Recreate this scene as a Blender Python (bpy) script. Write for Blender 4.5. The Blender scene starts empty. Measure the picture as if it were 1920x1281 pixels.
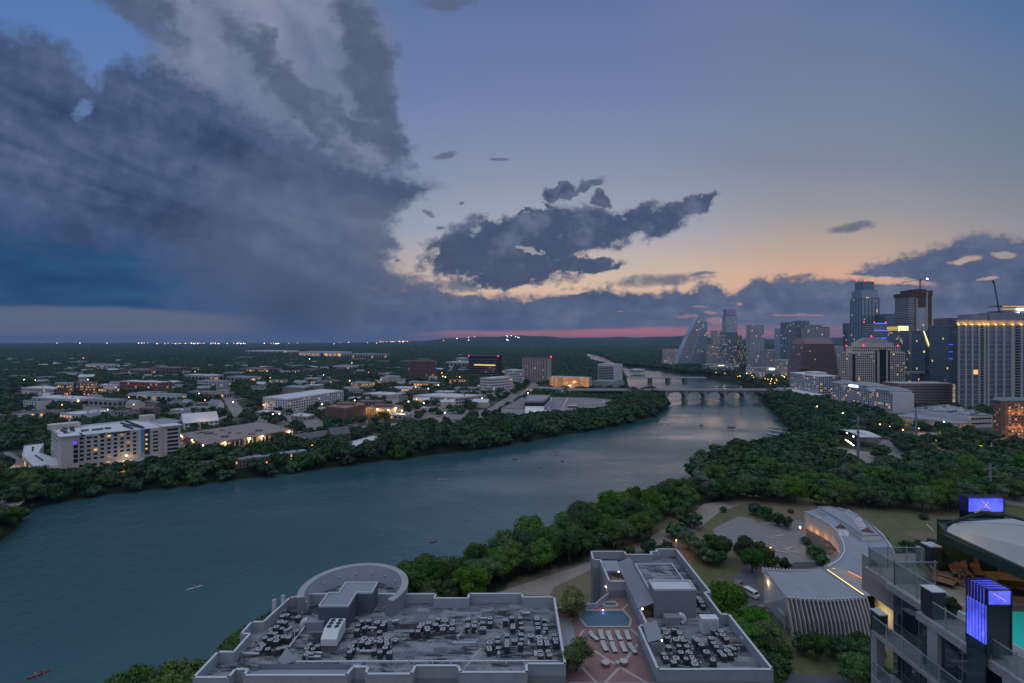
# ---------------------------------------------------------------- imports, camera, sky, sun, exposure
import bpy, math, random
import numpy as np
from mathutils import Vector
R = math.radians
random.seed(7)
SC = bpy.context.scene
COL = SC.collection
F = 960.0; CX = 960.0; CY = 640.5; H = 100.0        # focal length in photo pixels, centre, eye height above the lake

cam_d = bpy.data.cameras.new('camera'); cam = bpy.data.objects.new('camera', cam_d); COL.objects.link(cam)
cam.location = (0, 0, H); cam.rotation_euler = (R(90), 0, 0)
cam_d.sensor_width = 36; cam_d.lens = 18.0; cam_d.clip_start = 0.5; cam_d.clip_end = 120000
SC.camera = cam
SC.view_settings.view_transform = 'Standard'; SC.view_settings.look = 'None'
SC.view_settings.gamma = 1; SC.view_settings.exposure = 0.0
SC.cycles.max_bounces = 6; SC.cycles.diffuse_bounces = 1; SC.cycles.glossy_bounces = 3
SC.cycles.transmission_bounces = 5; SC.cycles.volume_bounces = 0; SC.cycles.transparent_max_bounces = 6
SC.cycles.sample_clamp_indirect = 2.0; SC.cycles.caustics_reflective = False; SC.cycles.caustics_refractive = False
SC.cycles.use_denoising = True
SUN_AZ = math.atan((1105 - CX) / F); SUN_EL = R(1.2)

def lin(c):
    return tuple((x / 255 / 12.92) if x / 255 <= 0.04045 else ((x / 255 + 0.055) / 1.055) ** 2.4 for x in c)

# ---- small expression helper for shader nodes
class E:
    nt = None
    def __init__(s, sock): s.s = sock
    def __add__(a, b): return M_('ADD', a, b)
    __radd__ = __add__
    def __sub__(a, b): return M_('SUBTRACT', a, b)
    def __rsub__(a, b): return M_('SUBTRACT', b, a)
    def __mul__(a, b): return M_('MULTIPLY', a, b)
    __rmul__ = __mul__
    def __truediv__(a, b): return M_('DIVIDE', a, b)
    def __neg__(a): return M_('MULTIPLY', a, -1.0)
def put(sock, v):
    if isinstance(v, E): E.nt.links.new(v.s, sock)
    else: sock.default_value = v
def M_(op, *a, clamp=False):
    n = E.nt.nodes.new('ShaderNodeMath'); n.operation = op; n.use_clamp = clamp
    for i, v in enumerate(a): put(n.inputs[i], v)
    return E(n.outputs[0])
def mn(a, b): return M_('MINIMUM', a, b)
def mx(a, b): return M_('MAXIMUM', a, b)
def sst(a, lo, hi):
    n = E.nt.nodes.new('ShaderNodeMapRange'); n.interpolation_type = 'SMOOTHSTEP'
    put(n.inputs[0], a); n.inputs[1].default_value = lo; n.inputs[2].default_value = hi
    return E(n.outputs[0])
def lstep(a, lo, hi, o0=0.0, o1=1.0):
    n = E.nt.nodes.new('ShaderNodeMapRange')
    put(n.inputs[0], a); n.inputs[1].default_value = lo; n.inputs[2].default_value = hi
    n.inputs[3].default_value = o0; n.inputs[4].default_value = o1
    return E(n.outputs[0])
def vec(x, y, z=0.0):
    n = E.nt.nodes.new('ShaderNodeCombineXYZ')
    put(n.inputs[0], x); put(n.inputs[1], y); put(n.inputs[2], z); return E(n.outputs[0])
def noise(v, scale, detail=4, rough=0.55, dist=0.0, col=False):
    n = E.nt.nodes.new('ShaderNodeTexNoise'); put(n.inputs['Vector'], v)
    n.inputs['Scale'].default_value = scale; n.inputs['Detail'].default_value = detail
    n.inputs['Roughness'].default_value = rough; n.inputs['Distortion'].default_value = dist
    return E(n.outputs[1 if col else 0])
def curve(x, pts, x0, x1, y0, y1):
    """a 1-D profile through pts (given in real units)"""
    n = E.nt.nodes.new('ShaderNodeFloatCurve')
    c = n.mapping.curves[0]
    P = [((a - x0) / (x1 - x0), (b - y0) / (y1 - y0)) for a, b in pts]
    while len(c.points) < len(P): c.points.new(0.5, 0.5)
    for p, q in zip(c.points, P):
        p.location = q; p.handle_type = 'AUTO_CLAMPED'
    n.mapping.use_clip = False; n.mapping.update()
    put(n.inputs['Value'], lstep(x, x0, x1)); n.inputs['Factor'].default_value = 1
    return E(n.outputs[0]) * (y1 - y0) + y0
def ramp(x, stops, x0, x1):
    n = E.nt.nodes.new('ShaderNodeValToRGB'); r = n.color_ramp; r.interpolation = 'EASE' if len(stops) < 3 else 'LINEAR'
    st = sorted(((a - x0) / (x1 - x0), c) for a, c in stops)
    while len(r.elements) < len(st): r.elements.new(0.5)
    for e, (p, c) in zip(r.elements, st):
        e.position = min(max(p, 0), 1); e.color = (*lin(c), 1)
    put(n.inputs[0], lstep(x, x0, x1)); return E(n.outputs[0])
def rgb(c):
    n = E.nt.nodes.new('ShaderNodeRGB'); n.outputs[0].default_value = (*lin(c), 1); return E(n.outputs[0])
def mixc(a, b, f, mode='MIX'):
    n = E.nt.nodes.new('ShaderNodeMix'); n.data_type = 'RGBA'; n.blend_type = mode; n.clamp_factor = True
    put(n.inputs[0], f); put(n.inputs[6], a); put(n.inputs[7], b); return E(n.outputs[2])

def build_sky():
    w = bpy.data.worlds.new('World'); SC.world = w; w.use_nodes = True
    nt = w.node_tree; nt.nodes.clear(); E.nt = nt
    tc = nt.nodes.new('ShaderNodeTexCoord'); sp = nt.nodes.new('ShaderNodeSeparateXYZ')
    nt.links.new(tc.outputs['Generated'], sp.inputs[0])
    x, y, z = (E(o) for o in sp.outputs)
    az = M_('ARCTAN2', x, y); azc = mx(mn(az, 1.05), -1.05)
    hd = M_('SQRT', x * x + y * y)
    X = M_('TANGENT', azc) * F + CX                       # direction -> bearing scale, degrees stretched as a tangent
    Y = CY - (z / mx(hd, 0.02)) / M_('COSINE', azc) * F   # direction -> height scale (640 = horizon, 0 = 33 degrees up)
    Y = mx(Y, -1500.0)
    g = vec(X * 0.01, Y * 0.01, 0.0)
    n_big = noise(g, 0.35, 5, 0.55) - 0.5
    n_mid = noise(vec(X * 0.01, Y * 0.01, 3.7), 1.6, 7, 0.6) - 0.5
    n_fin = noise(vec(X * 0.01, Y * 0.014, 9.1), 5.0, 6, 0.65) - 0.5
    # streaks that run down to the right, as the anvil's fibres do
    ca, sa = math.cos(R(50)), math.sin(R(50))
    u = X * (0.01 * ca) + Y * (0.01 * sa); v = Y * (0.01 * ca) - X * (0.01 * sa)
    n_str = noise(vec(u * 0.34, v * 0.9, 1.3), 1.3, 6, 0.5, 0.5) - 0.5
    cb, sb = math.cos(R(18)), math.sin(R(18))
    u2 = X * (0.01 * cb) + Y * (0.01 * sb); v2 = Y * (0.01 * cb) - X * (0.01 * sb)
    n_lay = noise(vec(u2 * 0.2, v2 * 1.0, 5.3), 1.1, 6, 0.5, 0.8) - 0.5
    n_hor = noise(vec(X * 0.002, Y * 0.016, 2.2), 2.0, 5, 0.55) - 0.5
    # coordinates pushed about by turbulence, for ragged cloud outlines
    wa = noise(vec(X * 0.01, Y * 0.013, 11.0), 1.9, 6, 0.54, col=True)
    sw = nt.nodes.new('ShaderNodeSeparateXYZ'); nt.links.new(wa.s, sw.inputs[0])
    XW = X + (E(sw.outputs[0]) - 0.5) * 110; YW = Y + (E(sw.outputs[1]) - 0.5) * 70
    XS = X + (E(sw.outputs[0]) - 0.5) * 34; YS = Y + (E(sw.outputs[1]) - 0.5) * 14
    n_puf = 1.0 - noise(vec(X * 0.01, Y * 0.013, 21.0), 3.0, 6, 0.6, 0.3) * 2.0       # rounded puffs
    # ---- clear sky
    cl = ramp(Y, [(-600, (92, 122, 175)), (0, (80, 112, 165)), (300, (98, 122, 165)), (640, (110, 125, 140))], -600, 640)
    cm = ramp(Y, [(-600, (95, 122, 178)), (0, (88, 108, 148)), (180, (106, 120, 156)), (330, (130, 138, 160)), (430, (154, 158, 172)),
                  (500, (190, 174, 160)), (540, (212, 182, 156)), (590, (190, 132, 130)), (640, (175, 105, 110))], -600, 640)
    cr = ramp(Y, [(-600, (90, 118, 172)), (0, (90, 111, 144)), (150, (106, 120, 146)), (300, (119, 126, 146)), (400, (144, 143, 146)),
                  (460, (174, 156, 144)), (520, (206, 164, 138)), (580, (190, 142, 130)), (640, (175, 112, 115))], -600, 640)
    cf = ramp(Y, [(-600, (90, 118, 172)), (0, (74, 104, 146)), (200, (98, 116, 138)), (330, (114, 122, 134)), (420, (134, 134, 140)),
                  (500, (150, 136, 136)), (640, (150, 120, 125))], -600, 640)
    base = mixc(cl, cm, sst(X, 250, 1000)); base = mixc(base, cr, sst(X, 1150, 1550)); base = mixc(base, cf, sst(X, 1600, 2000))
    pink = (sst(X, 1150, 1300) - sst(X, 1400, 1560)) * (1.0 - sst(Y, 40, 200)) * (n_big + 0.5)
    base = mixc(base, rgb((132, 118, 150)), pink * 0.35)
    # ---- pale anvil cloud, upper left
    a_l = curve(Y, [(-300, -100), (0, 230), (60, 250), (120, 255), (200, 330), (300, 430), (420, 560)], -300, 420, -200, 1000)
    a_r = curve(Y, [(-300, 560), (0, 700), (60, 735), (150, 745), (220, 740), (290, 765), (330, 740), (420, 700)], -300, 420, -200, 1000)
    anv = mn(sst(X - a_l + n_str * 160 + n_mid * 60, -20, 70), 1.0 - sst(X - a_r + n_str * 120 + n_mid * 80, -35, 25))
    anv = anv * sst(n_str + n_mid * 0.4 + 0.50, 0.0, 0.35)
    c_anv = ramp(n_str * 0.7 + n_big * 0.9 + n_mid * 0.35, [(-0.24, (90, 100, 126)), (-0.04, (106, 115, 140)), (0.08, (118, 125, 149)), (0.26, (134, 136, 158))], -0.24, 0.26)
    base = mixc(base, c_anv, anv * 0.92)
    # dark bars across the anvil
    def blob(cx, cy, rx, ry, rot=0.0, k=1.0, sm=False):
        c, s = math.cos(R(rot)), math.sin(R(rot))
        dx = (XS if sm else XW) - cx; dy = (YS if sm else YW) - cy
        p = dx * (c / rx) + dy * (s / rx); q = dy * (c / ry) - dx * (s / ry)
        return (1.0 - (p * p + q * q)) * k
    def union(bl, sm=False):
        f = blob(*bl[0], sm=sm)
        for b in bl[1:]: f = M_('SMOOTH_MAX', f, blob(*b, sm=sm), 0.35)
        return f
    bar = union([(470, 90, 150, 36, 52), (580, 215, 150, 34, 50), (690, 90, 120, 42, 68), (700, 180, 110, 40, 62), (660, 235, 130, 24, 35), (745, 272, 50, 14, 25), (260, 20, 110, 45, 35)])
    bar = sst(mx(bar, -1.8) + n_str * 3.2 + n_mid * 2.4 + n_fin * 1.2, -0.35, 0.95)
    base = mixc(base, mixc(rgb((62, 76, 100)), rgb((86, 96, 120)), n_mid * 2.0 + 0.5), bar * 0.9)
    # ---- great storm cloud
    top = curve(X, [(-400, -200), (0, 48), (60, 52), (120, 90), (165, 135), (185, 150), (205, 112), (260, 112), (340, 128), (400, 170), (460, 215), (530, 240),
                    (590, 262), (640, 305), (700, 312), (760, 322), (822, 338), (1200, 345)], -400, 1200, -300, 700)
    rgt = curve(Y, [(-300, 900), (300, 900), (330, 800), (348, 824), (362, 800), (384, 770), (402, 748), (440, 735), (470, 742), (510, 745), (540, 775), (590, 745), (640, 735), (700, 730)], -300, 700, 400, 1000)
    d_top = Y - top; d_rgt = rgt - X
    soft = sst(Y, 560, 610)
    dd = mn(d_top, d_rgt) + n_mid * 120 + n_fin * 60
    stm = mixf(sst(dd, -20, 34), sst(d_rgt + n_mid * 90, -70, 90), soft)
    stm = stm * (1.0 - sst(blob(155, 205, 17, 26, 20, sm=True) + n_fin * 3.0, -0.1, 1.0) * 0.8) * (1.0 - sst(blob(176, 140, 16, 30) + n_fin * 2.0, 0, 0.7) * 0.6)
    basey = curve(X, [(0, 568), (200, 573), (440, 590), (1000, 600)], 0, 1000, 500, 650)
    under = sst(Y - basey + n_hor * 22, -4, 10) * (1.0 - sst(X + (640.0 - Y) * 0.5 + n_mid * 30, 400, 560))
    stm = stm * (1.0 - under)
    t = n_lay * 1.25 + n_mid * 0.75 + n_big * 0.75 + n_fin * 0.15
    t = t - (1.0 - sst(X, 50, 600)) * 0.07
    c_st = ramp(t, [(-0.34, (46, 62, 90)), (-0.10, (60, 78, 108)), (0.08, (76, 90, 120)), (0.34, (104, 112, 138))], -0.34, 0.34)
    blue = sst(M_('DIVIDE', Y - 330.0, 190.0) - M_('DIVIDE', X, 900.0) + n_lay * 1.6, 0.12, 0.85) * (1.0 - sst(X, 420, 640)) 
    c_st = mixc(c_st, mixc(rgb((16, 52, 88)), rgb((40, 82, 118)), n_hor * 1.6 + n_lay + 0.45), blue * 0.95)
    mauve = sst(blob(560, 480, 330, 260, -30) + n_mid, -0.2, 1.0)
    c_st = mixc(c_st, rgb((84, 94, 120)), mauve * 0.5)
    c_st = mixc(c_st, rgb((98, 104, 124)), sst(X + n_mid * 90, 610, 745) * sst(Y, 370, 430) * (1.0 - sst(Y, 470, 560)) * 0.7)
    shaft = sst(X - (Y - 640.0) * -0.3, 380, 520) * sst(Y, 500, 590)
    c_st = mixc(c_st, mixc(rgb((54, 69, 94)), rgb((86, 91, 110)), sst(X + n_big * 160 + n_str * 60, 560, 730)), shaft * 0.85)
    # paler rims just inside the edge
    rim = (1.0 - sst(dd, 6, 40)) * sst(dd, -6, 4) * (1.0 - soft)
    c_st = mixc(c_st, rgb((72, 90, 118)), rim * 0.5)
    dark_nose = sst(blob(700, 345, 130, 45, 10) + n_mid * 1.2, -0.1, 0.9)
    c_st = mixc(c_st, rgb((66, 78, 104)), dark_nose * 0.7)
    hz = ramp(Y + n_hor * 40, [(560, (74, 92, 116)), (585, (88, 98, 116)), (622, (98, 98, 112)), (643, (76, 88, 106))], 560, 643)
    base = mixc(base, hz, (1.0 - sst(X, 480, 720)) * sst(Y, 540, 575))
    base = mixc(base, c_st, stm)
    # ---- cumulus band over the horizon
    btop = curve(X, [(600, 640), (680, 545), (740, 540), (790, 528), (830, 542), (900, 545), (980, 552), (1060, 548), (1120, 530), (1200, 545), (1280, 540), (1335, 528), (1370, 545),
                     (1400, 528), (1430, 514), (1470, 520), (1540, 516), (1570, 522), (1600, 505), (1640, 492), (1700, 478), (1760, 462), (1830, 440), (1900, 442), (2300, 430)], 600, 2300, 300, 700)
    bb = Y - btop + n_mid * 60 + n_fin * 44
    bank = sst(bb, -8, 14) * sst(X, 660, 700)
    holes = union([(1288, 538, 20, 15, -10), (1075, 548, 46, 5, -6), (870, 550, 30, 6, 0), (690, 548, 28, 7, 15), (1810, 487, 40, 7, -8), (1660, 526, 110, 9, 4), (1885, 478, 26, 8), (1290, 592, 24, 7), (1345, 600, 25, 8), (1500, 590, 60, 3, 0), (1390, 572, 8, 3), (1310, 575, 14, 2), (1850, 523, 26, 4, -4), (1165, 585, 7, 2), (1330, 585, 14, 3)], True)
    hol = sst(mx(holes, -1.2) + n_fin * 1.5 + n_mid * 1.2, 0.0, 0.9)
    hol = hol * (1.0 - sst(Y, 555, 580) * 0.6)
    c_bk = ramp(n_mid * 1.2 + n_hor * 0.9 + n_fin * 0.4, [(-0.3, (66, 80, 108)), (0.0, (80, 92, 118)), (0.3, (104, 108, 130))], -0.3, 0.3)
    c_bk = mixc(c_bk, rgb((112, 112, 130)), sst(Y + n_hor * 60, 575, 615) * sst(X, 1150, 1350) * 0.55)
    c_bk = mixc(c_bk, rgb((120, 112, 124)), (1.0 - sst(bb, 2, 12)) * 0.45)
    pb = curve(X, [(600, 640), (740, 624), (850, 619), (1000, 617), (1150, 615), (1260, 611), (1400, 606), (1560, 608), (1700, 600), (2000, 600)], 600, 2000, 560, 660)
    pk = sst(Y - pb + n_hor * 10 + n_mid * 6, -2, 5) * sst(X, 720, 860)
    c_pk = mixc(rgb((126, 104, 120)), rgb((206, 110, 104)), sst(n_hor * 1.6 + (Y - 610.0) * 0.03, -0.1, 0.6) * (1.0 - sst(X, 1350, 1750) * 0.8) * sst(X, 680, 1000))
    base = mixc(base, c_bk, bank * (1.0 - hol))
    lit = (1.0 - sst(X, 1250, 1500))
    base = mixc(base, rgb((158, 122, 134)), bank * hol * sst(Y, 556, 585) * 0.75)
    base = mixc(base, c_pk, pk * 0.9 * (1.0 - sst(X, 1560, 1800) * 0.75))
    base = mixc(base, rgb((214, 96, 108)), (sst(X, 1020, 1110) - sst(X, 1110, 1200)) * sst(Y, 622, 637) * 0.8)
    # ---- dark cumulus in the middle
    cum = union([(880, 470, 88, 52, -8), (1030, 462, 90, 34, 0), (1090, 450, 60, 26, -5), (920, 440, 60, 30, -15), (960, 500, 130, 42, 8), (1010, 425, 110, 36, -12), (1120, 425, 110, 38, -6), (1190, 420, 110, 34, -10), (1270, 395, 80, 22, -22), (1315, 375, 34, 14, -35),
                 (1080, 497, 84, 16, -2), (930, 527, 70, 18, 4), (1050, 362, 32, 14, -20), (1105, 345, 34, 10, -15), (1125, 375, 20, 14), (985, 397, 12, 7), (1015, 385, 14, 8)])
    cf_ = mx(cum, -1.5) + n_mid * 2.0 + n_fin * 1.5
    cm_ = sst(cf_, -0.34, 0.46)
    hol2 = sst(blob(995, 470, 20, 10, 20) + n_fin * 2.6 + n_mid * 1.2, 0.1, 0.6)
    cm_ = cm_ * (1.0 - hol2 * 0.6)
    c_cm = ramp(n_mid * 1.5 + n_fin * 0.6 + n_puf * 0.12 + lstep(Y, 380, 520, 0.12, -0.12), [(-0.3, (54, 70, 100)), (0.0, (60, 74, 101)), (0.3, (92, 100, 124))], -0.3, 0.3)
    c_cm = mixc(c_cm, rgb((120, 120, 138)), (1.0 - sst(cf_, 0.02, 0.4)) * 0.5)
    base = mixc(base, c_cm, cm_ * 0.97)
    # lower scud, lens cloud and scraps
    scud = union([(740, 530, 60, 24, 14), (860, 535, 60, 15, 4), (1230, 527, 110, 15, -4), (735, 462, 26, 14), (720, 480, 30, 10), (690, 390, 80, 25, 5), (835, 293, 30, 8, -8), (935, 298, 26, 4, -5), (803, 400, 14, 7, 40), (822, 427, 11, 5),
                  (865, 382, 5, 4, 0), (1595, 426, 56, 12, -7), (835, 5, 70, 16, 0), (745, 487, 9, 5), (1310, 515, 34, 4, -8), (1500, 520, 30, 8, -6)], True)
    sf = mx(scud, -1.2) + n_fin * 1.7 + n_mid * 1.0
    sm = sst(sf, -0.1, 1.0)
    base = mixc(base, mixc(rgb((74, 84, 108)), rgb((90, 98, 122)), n_mid + 0.5), sm * 0.85)
    # ---- air close to the horizon, everything under it
    below = sst(Y, 640, 660)
    base = mixc(base, rgb((52, 66, 88)), below)
    base = mixc(base, rgb((150, 152, 172)), sst(y * -1.0, -0.1, 0.6) * (1.0 - sst(z * -1.0, -0.02, 0.02)) * 0.9)   # the eastern twilight behind the viewer, brightened to light the facades
    # upper sky beyond the photograph: the physical twilight sky plus a flat fill added to brighten the ground
    sky = nt.nodes.new('ShaderNodeTexSky'); sky.sky_type = 'NISHITA'; sky.sun_disc = False
    sky.sun_elevation = SUN_EL; sky.sun_rotation = SUN_AZ; sky.altitude = 200; sky.air_density = 1.0; sky.dust_density = 1.0; sky.ozone_density = 3.0
    bg1 = nt.nodes.new('ShaderNodeBackground'); E.nt.links.new(base.s, bg1.inputs[0]); bg1.inputs[1].default_value = 1.18
    bg2 = nt.nodes.new('ShaderNodeBackground'); E.nt.links.new(sky.outputs[0], bg2.inputs[0]); bg2.inputs[1].default_value = 0.15
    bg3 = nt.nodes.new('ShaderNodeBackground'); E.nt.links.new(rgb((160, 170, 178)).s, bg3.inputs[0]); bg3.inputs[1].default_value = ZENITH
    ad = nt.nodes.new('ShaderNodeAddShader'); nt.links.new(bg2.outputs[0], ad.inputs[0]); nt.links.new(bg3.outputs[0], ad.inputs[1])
    m = nt.nodes.new('ShaderNodeMixShader')
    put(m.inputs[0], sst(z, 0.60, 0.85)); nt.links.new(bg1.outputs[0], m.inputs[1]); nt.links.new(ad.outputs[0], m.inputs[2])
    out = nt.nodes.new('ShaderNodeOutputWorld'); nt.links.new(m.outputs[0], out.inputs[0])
    w.cycles.sampling_method = 'MANUAL'; w.cycles.sample_map_resolution = 512
def mixf(a, b, f): return a * (1.0 - f) + b * f
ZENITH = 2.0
build_sky()

sun_d = bpy.data.lights.new('sun', 'SUN'); sun = bpy.data.objects.new('sun', sun_d); COL.objects.link(sun)
sun_d.energy = 0.05; sun_d.angle = R(30); sun_d.color = (1.0, 0.62, 0.5)
sun.rotation_euler = (R(90) - SUN_EL * 2, 0, math.pi - SUN_AZ)   # after sunset: a faint pink glow from the western horizon
# ---------------------------------------------------------------- helpers: points, meshes, materials, tags
def at(px, py, z=0.0):
    d = (H - z) * F / (py - CY); return ((px - CX) * d / F, d)
def hz(py, d): return H - (py - CY) * d / F
def wx(px, d): return (px - CX) * d / F
BASE = {}
def wloc(o): return BASE.get(o.name, (0.0, 0.0, 0.0))
class MB:
    def __init__(s): s.v = []; s.f = []; s.m = []; s.uv = []; s.mi = 0
    def face(s, pts, uv=None):
        b = len(s.v); s.v += [tuple(p) for p in pts]; s.f.append(tuple(range(b, b + len(pts)))); s.m.append(s.mi)
        if uv is None:
            a = Vector(pts[1]) - Vector(pts[0]); c = Vector(pts[-1]) - Vector(pts[0]); n = a.cross(c)
            if abs(n.z) > 0.7 * n.length or n.length == 0: uv = [(p[0], p[1]) for p in pts]
            else:
                t = Vector((-n.y, n.x, 0)).normalized(); uv = [(p[0] * t.x + p[1] * t.y, p[2]) for p in pts]
        s.uv.append(uv)
    def box(s, x0, x1, y0, y1, z0, z1):
        s.prism([(x0, y0), (x1, y0), (x1, y1), (x0, y1)], z0, z1)
    def prism(s, poly, z0, z1, bottom=False, top=True, taper=None):
        n = len(poly); ar = sum(poly[i][0] * poly[(i + 1) % n][1] - poly[(i + 1) % n][0] * poly[i][1] for i in range(n))
        if ar < 0: poly = poly[::-1]
        tp = poly
        if taper:
            cx = sum(p[0] for p in poly) / n; cy = sum(p[1] for p in poly) / n
            tp = [(cx + (p[0] - cx) * taper, cy + (p[1] - cy) * taper) for p in poly]
        for i in range(n):
            j = (i + 1) % n
            s.face([(*poly[i], z0), (*poly[j], z0), (*tp[j], z1), (*tp[i], z1)])
        if top: s.face([(*p, z1) for p in tp])
        if bottom: s.face([(*p, z0) for p in poly[::-1]])
    def obox(s, cx, cy, ux, uy, w, t, z0, z1):
        """box centred at cx,cy; w along unit vector u, t across it"""
        nx, ny = -uy, ux
        s.prism([(cx - ux * w / 2 - nx * t / 2, cy - uy * w / 2 - ny * t / 2), (cx + ux * w / 2 - nx * t / 2, cy + uy * w / 2 - ny * t / 2),
                 (cx + ux * w / 2 + nx * t / 2, cy + uy * w / 2 + ny * t / 2), (cx - ux * w / 2 + nx * t / 2, cy - uy * w / 2 + ny * t / 2)], z0, z1, bottom=True)
    def cyl(s, cx, cy, r, z0, z1, n=12, r1=None, top=True, rx=1.0, ry=1.0):
        r1 = r if r1 is None else r1
        a = [(math.cos(2 * math.pi * i / n), math.sin(2 * math.pi * i / n)) for i in range(n)]
        for i in range(n):
            p, q = a[i], a[(i + 1) % n]
            s.face([(cx + p[0] * r * rx, cy + p[1] * r * ry, z0), (cx + q[0] * r * rx, cy + q[1] * r * ry, z0), (cx + q[0] * r1 * rx, cy + q[1] * r1 * ry, z1), (cx + p[0] * r1 * rx, cy + p[1] * r1 * ry, z1)])
        if top and r1 > 0: s.face([(cx + p[0] * r1 * rx, cy + p[1] * r1 * ry, z1) for p in a])
    def tube(s, pts, r, n=6):
        for a, b in zip(pts[:-1], pts[1:]):
            a = Vector(a); b = Vector(b); d = (b - a)
            if d.length < 1e-6: continue
            d.normalize(); u = d.orthogonal().normalized(); w = d.cross(u)
            ra, rb = (r if not isinstance(r, tuple) else r)[0:2] if isinstance(r, tuple) else (r, r)
            ring = lambda c, q: [c + (u * math.cos(2 * math.pi * i / n) + w * math.sin(2 * math.pi * i / n)) * q for i in range(n)]
            A, B = ring(a, ra), ring(b, rb)
            for i in range(n): s.face([A[i], A[(i + 1) % n], B[(i + 1) % n], B[i]])
            s.face(A[::-1]); s.face(B)
    def ball(s, c, r, n=8, m=5, sq=(1, 1, 1)):
        P = lambda i, j: (c[0] + r * sq[0] * math.sin(math.pi * j / m) * math.cos(2 * math.pi * i / n), c[1] + r * sq[1] * math.sin(math.pi * j / m) * math.sin(2 * math.pi * i / n), c[2] - r * sq[2] * math.cos(math.pi * j / m))
        for i in range(n):
            for j in range(m):
                q = [P(i, j), P(i + 1, j), P(i + 1, j + 1), P(i, j + 1)]
                if j == 0: q = [q[0], q[2], q[3]]
                elif j == m - 1: q = q[:3]
                s.face(q)
    def mesh(s, name, mats, off=(0, 0, 0), smooth=False):
        me = bpy.data.meshes.new(name)
        V = [(a - off[0], b - off[1], c - off[2]) for a, b, c in s.v]
        me.from_pydata(V, [], s.f)
        uvl = me.uv_layers.new(name='UVMap'); flat = [c for f in s.uv for p in f for c in p]
        uvl.data.foreach_set('uv', flat)
        for m in (mats if isinstance(mats, (list, tuple)) else [mats]): me.materials.append(m)
        if any(s.m): me.polygons.foreach_set('material_index', s.m)
        if smooth: me.polygons.foreach_set('use_smooth', [True] * len(s.f))
        me.update(); return me
    def build(s, name, mats, parent=None, smooth=False, kind=None):
        off = wloc(parent) if parent else (0, 0, 0)
        o = bpy.data.objects.new(name, s.mesh(name, mats, off, smooth)); COL.objects.link(o)
        BASE[o.name] = off
        if parent: o.parent = parent
        if kind: o['kind'] = kind
        return o
def tag(o, label, cat, group=None):
    o['label'] = label; o['category'] = cat
    if group: o['group'] = group
    return o
def root(name, loc, label, cat, group=None, rz=0.0):
    o = bpy.data.objects.new(name, None); COL.objects.link(o); o.location = loc; o.rotation_euler = (0, 0, rz)
    o.empty_display_size = 0.5; BASE[o.name] = tuple(loc)
    return tag(o, label, cat, group)
def struct(o): o['kind'] = 'structure'; return o
def copy_tree(o, loc=None, rz=None, sc=None, label=None, group=None):
    r = o.copy(); COL.objects.link(r)
    if loc is not None: r.location = loc
    if rz is not None: r.rotation_euler = (0, 0, rz)
    if sc is not None: r.scale = sc
    if label: r['label'] = label
    if group: r['group'] = group
    for ch in KIDS[o.name]:
        c = ch.copy(); COL.objects.link(c); c.parent = r
        for g in KIDS.get(ch.name, []):
            d = g.copy(); COL.objects.link(d); d.parent = c
    return r
KIDS = {}
def kids(o, *ch): KIDS[o.name] = list(ch)

MATS = {}
def pmat(name, col, rough=0.7, metal=0.0, var=0.12, scale=0.5, bump=0.0, bscale=4.0, emit=None, estr=0.0, col2=None, spec=0.5, detail=5, stretch=None, objvar=0.0, coat=0.0):
    if name in MATS: return MATS[name]
    m = bpy.data.materials.new(name); m.use_nodes = True; nt = m.node_tree; E.nt = nt
    b = nt.nodes['Principled BSDF']; MATS[name] = m
    c = col if max(col) <= 1.0 else lin(col)
    tc = nt.nodes.new('ShaderNodeTexCoord'); v = E(tc.outputs['Object'])
    if stretch:
        mp = nt.nodes.new('ShaderNodeMapping'); mp.inputs['Scale'].default_value = stretch; nt.links.new(tc.outputs['Object'], mp.inputs[0]); v = E(mp.outputs[0])
    n = noise(v, scale, detail, 0.6)
    rc = nt.nodes.new('ShaderNodeRGB'); rc.outputs[0].default_value = (*c, 1)
    if col2 is not None:
        c2 = col2 if max(col2) <= 1.0 else lin(col2)
        rd = nt.nodes.new('ShaderNodeRGB'); rd.outputs[0].default_value = (*c2, 1)
        base = mixc(E(rc.outputs[0]), E(rd.outputs[0]), sst(n, 0.38, 0.62))
    else: base = E(rc.outputs[0])
    n2 = noise(v, scale * 5.3, 3, 0.6)
    k = (n - 0.5) * (2 * var * 1.6) + (n2 - 0.5) * var + 1.0
    if objvar:
        oi = nt.nodes.new('ShaderNodeObjectInfo'); k = k + (E(oi.outputs['Random']) - 0.5) * objvar
    hs = nt.nodes.new('ShaderNodeHueSaturation'); nt.links.new(base.s, hs.inputs['Color']); put(hs.inputs['Value'], k)
    nt.links.new(hs.outputs[0], b.inputs['Base Color'])
    b.inputs['Roughness'].default_value = rough; b.inputs['Metallic'].default_value = metal
    b.inputs['Specular IOR Level'].default_value = spec
    if coat: b.inputs['Coat Weight'].default_value = coat
    if bump:
        bn = nt.nodes.new('ShaderNodeBump'); bn.inputs['Strength'].default_value = bump; bn.inputs['Distance'].default_value = 0.1
        nt.links.new(noise(v, bscale, 4).s, bn.inputs['Height']); nt.links.new(bn.outputs[0], b.inputs['Normal'])
    if emit:
        b.inputs['Emission Color'].default_value = (*(emit if max(emit) <= 1.0 else lin(emit)), 1); b.inputs['Emission Strength'].default_value = estr
    return m
def emat(name, col, strg): return pmat(name, (0.02, 0.02, 0.02), 0.6, emit=col, estr=strg)

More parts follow.
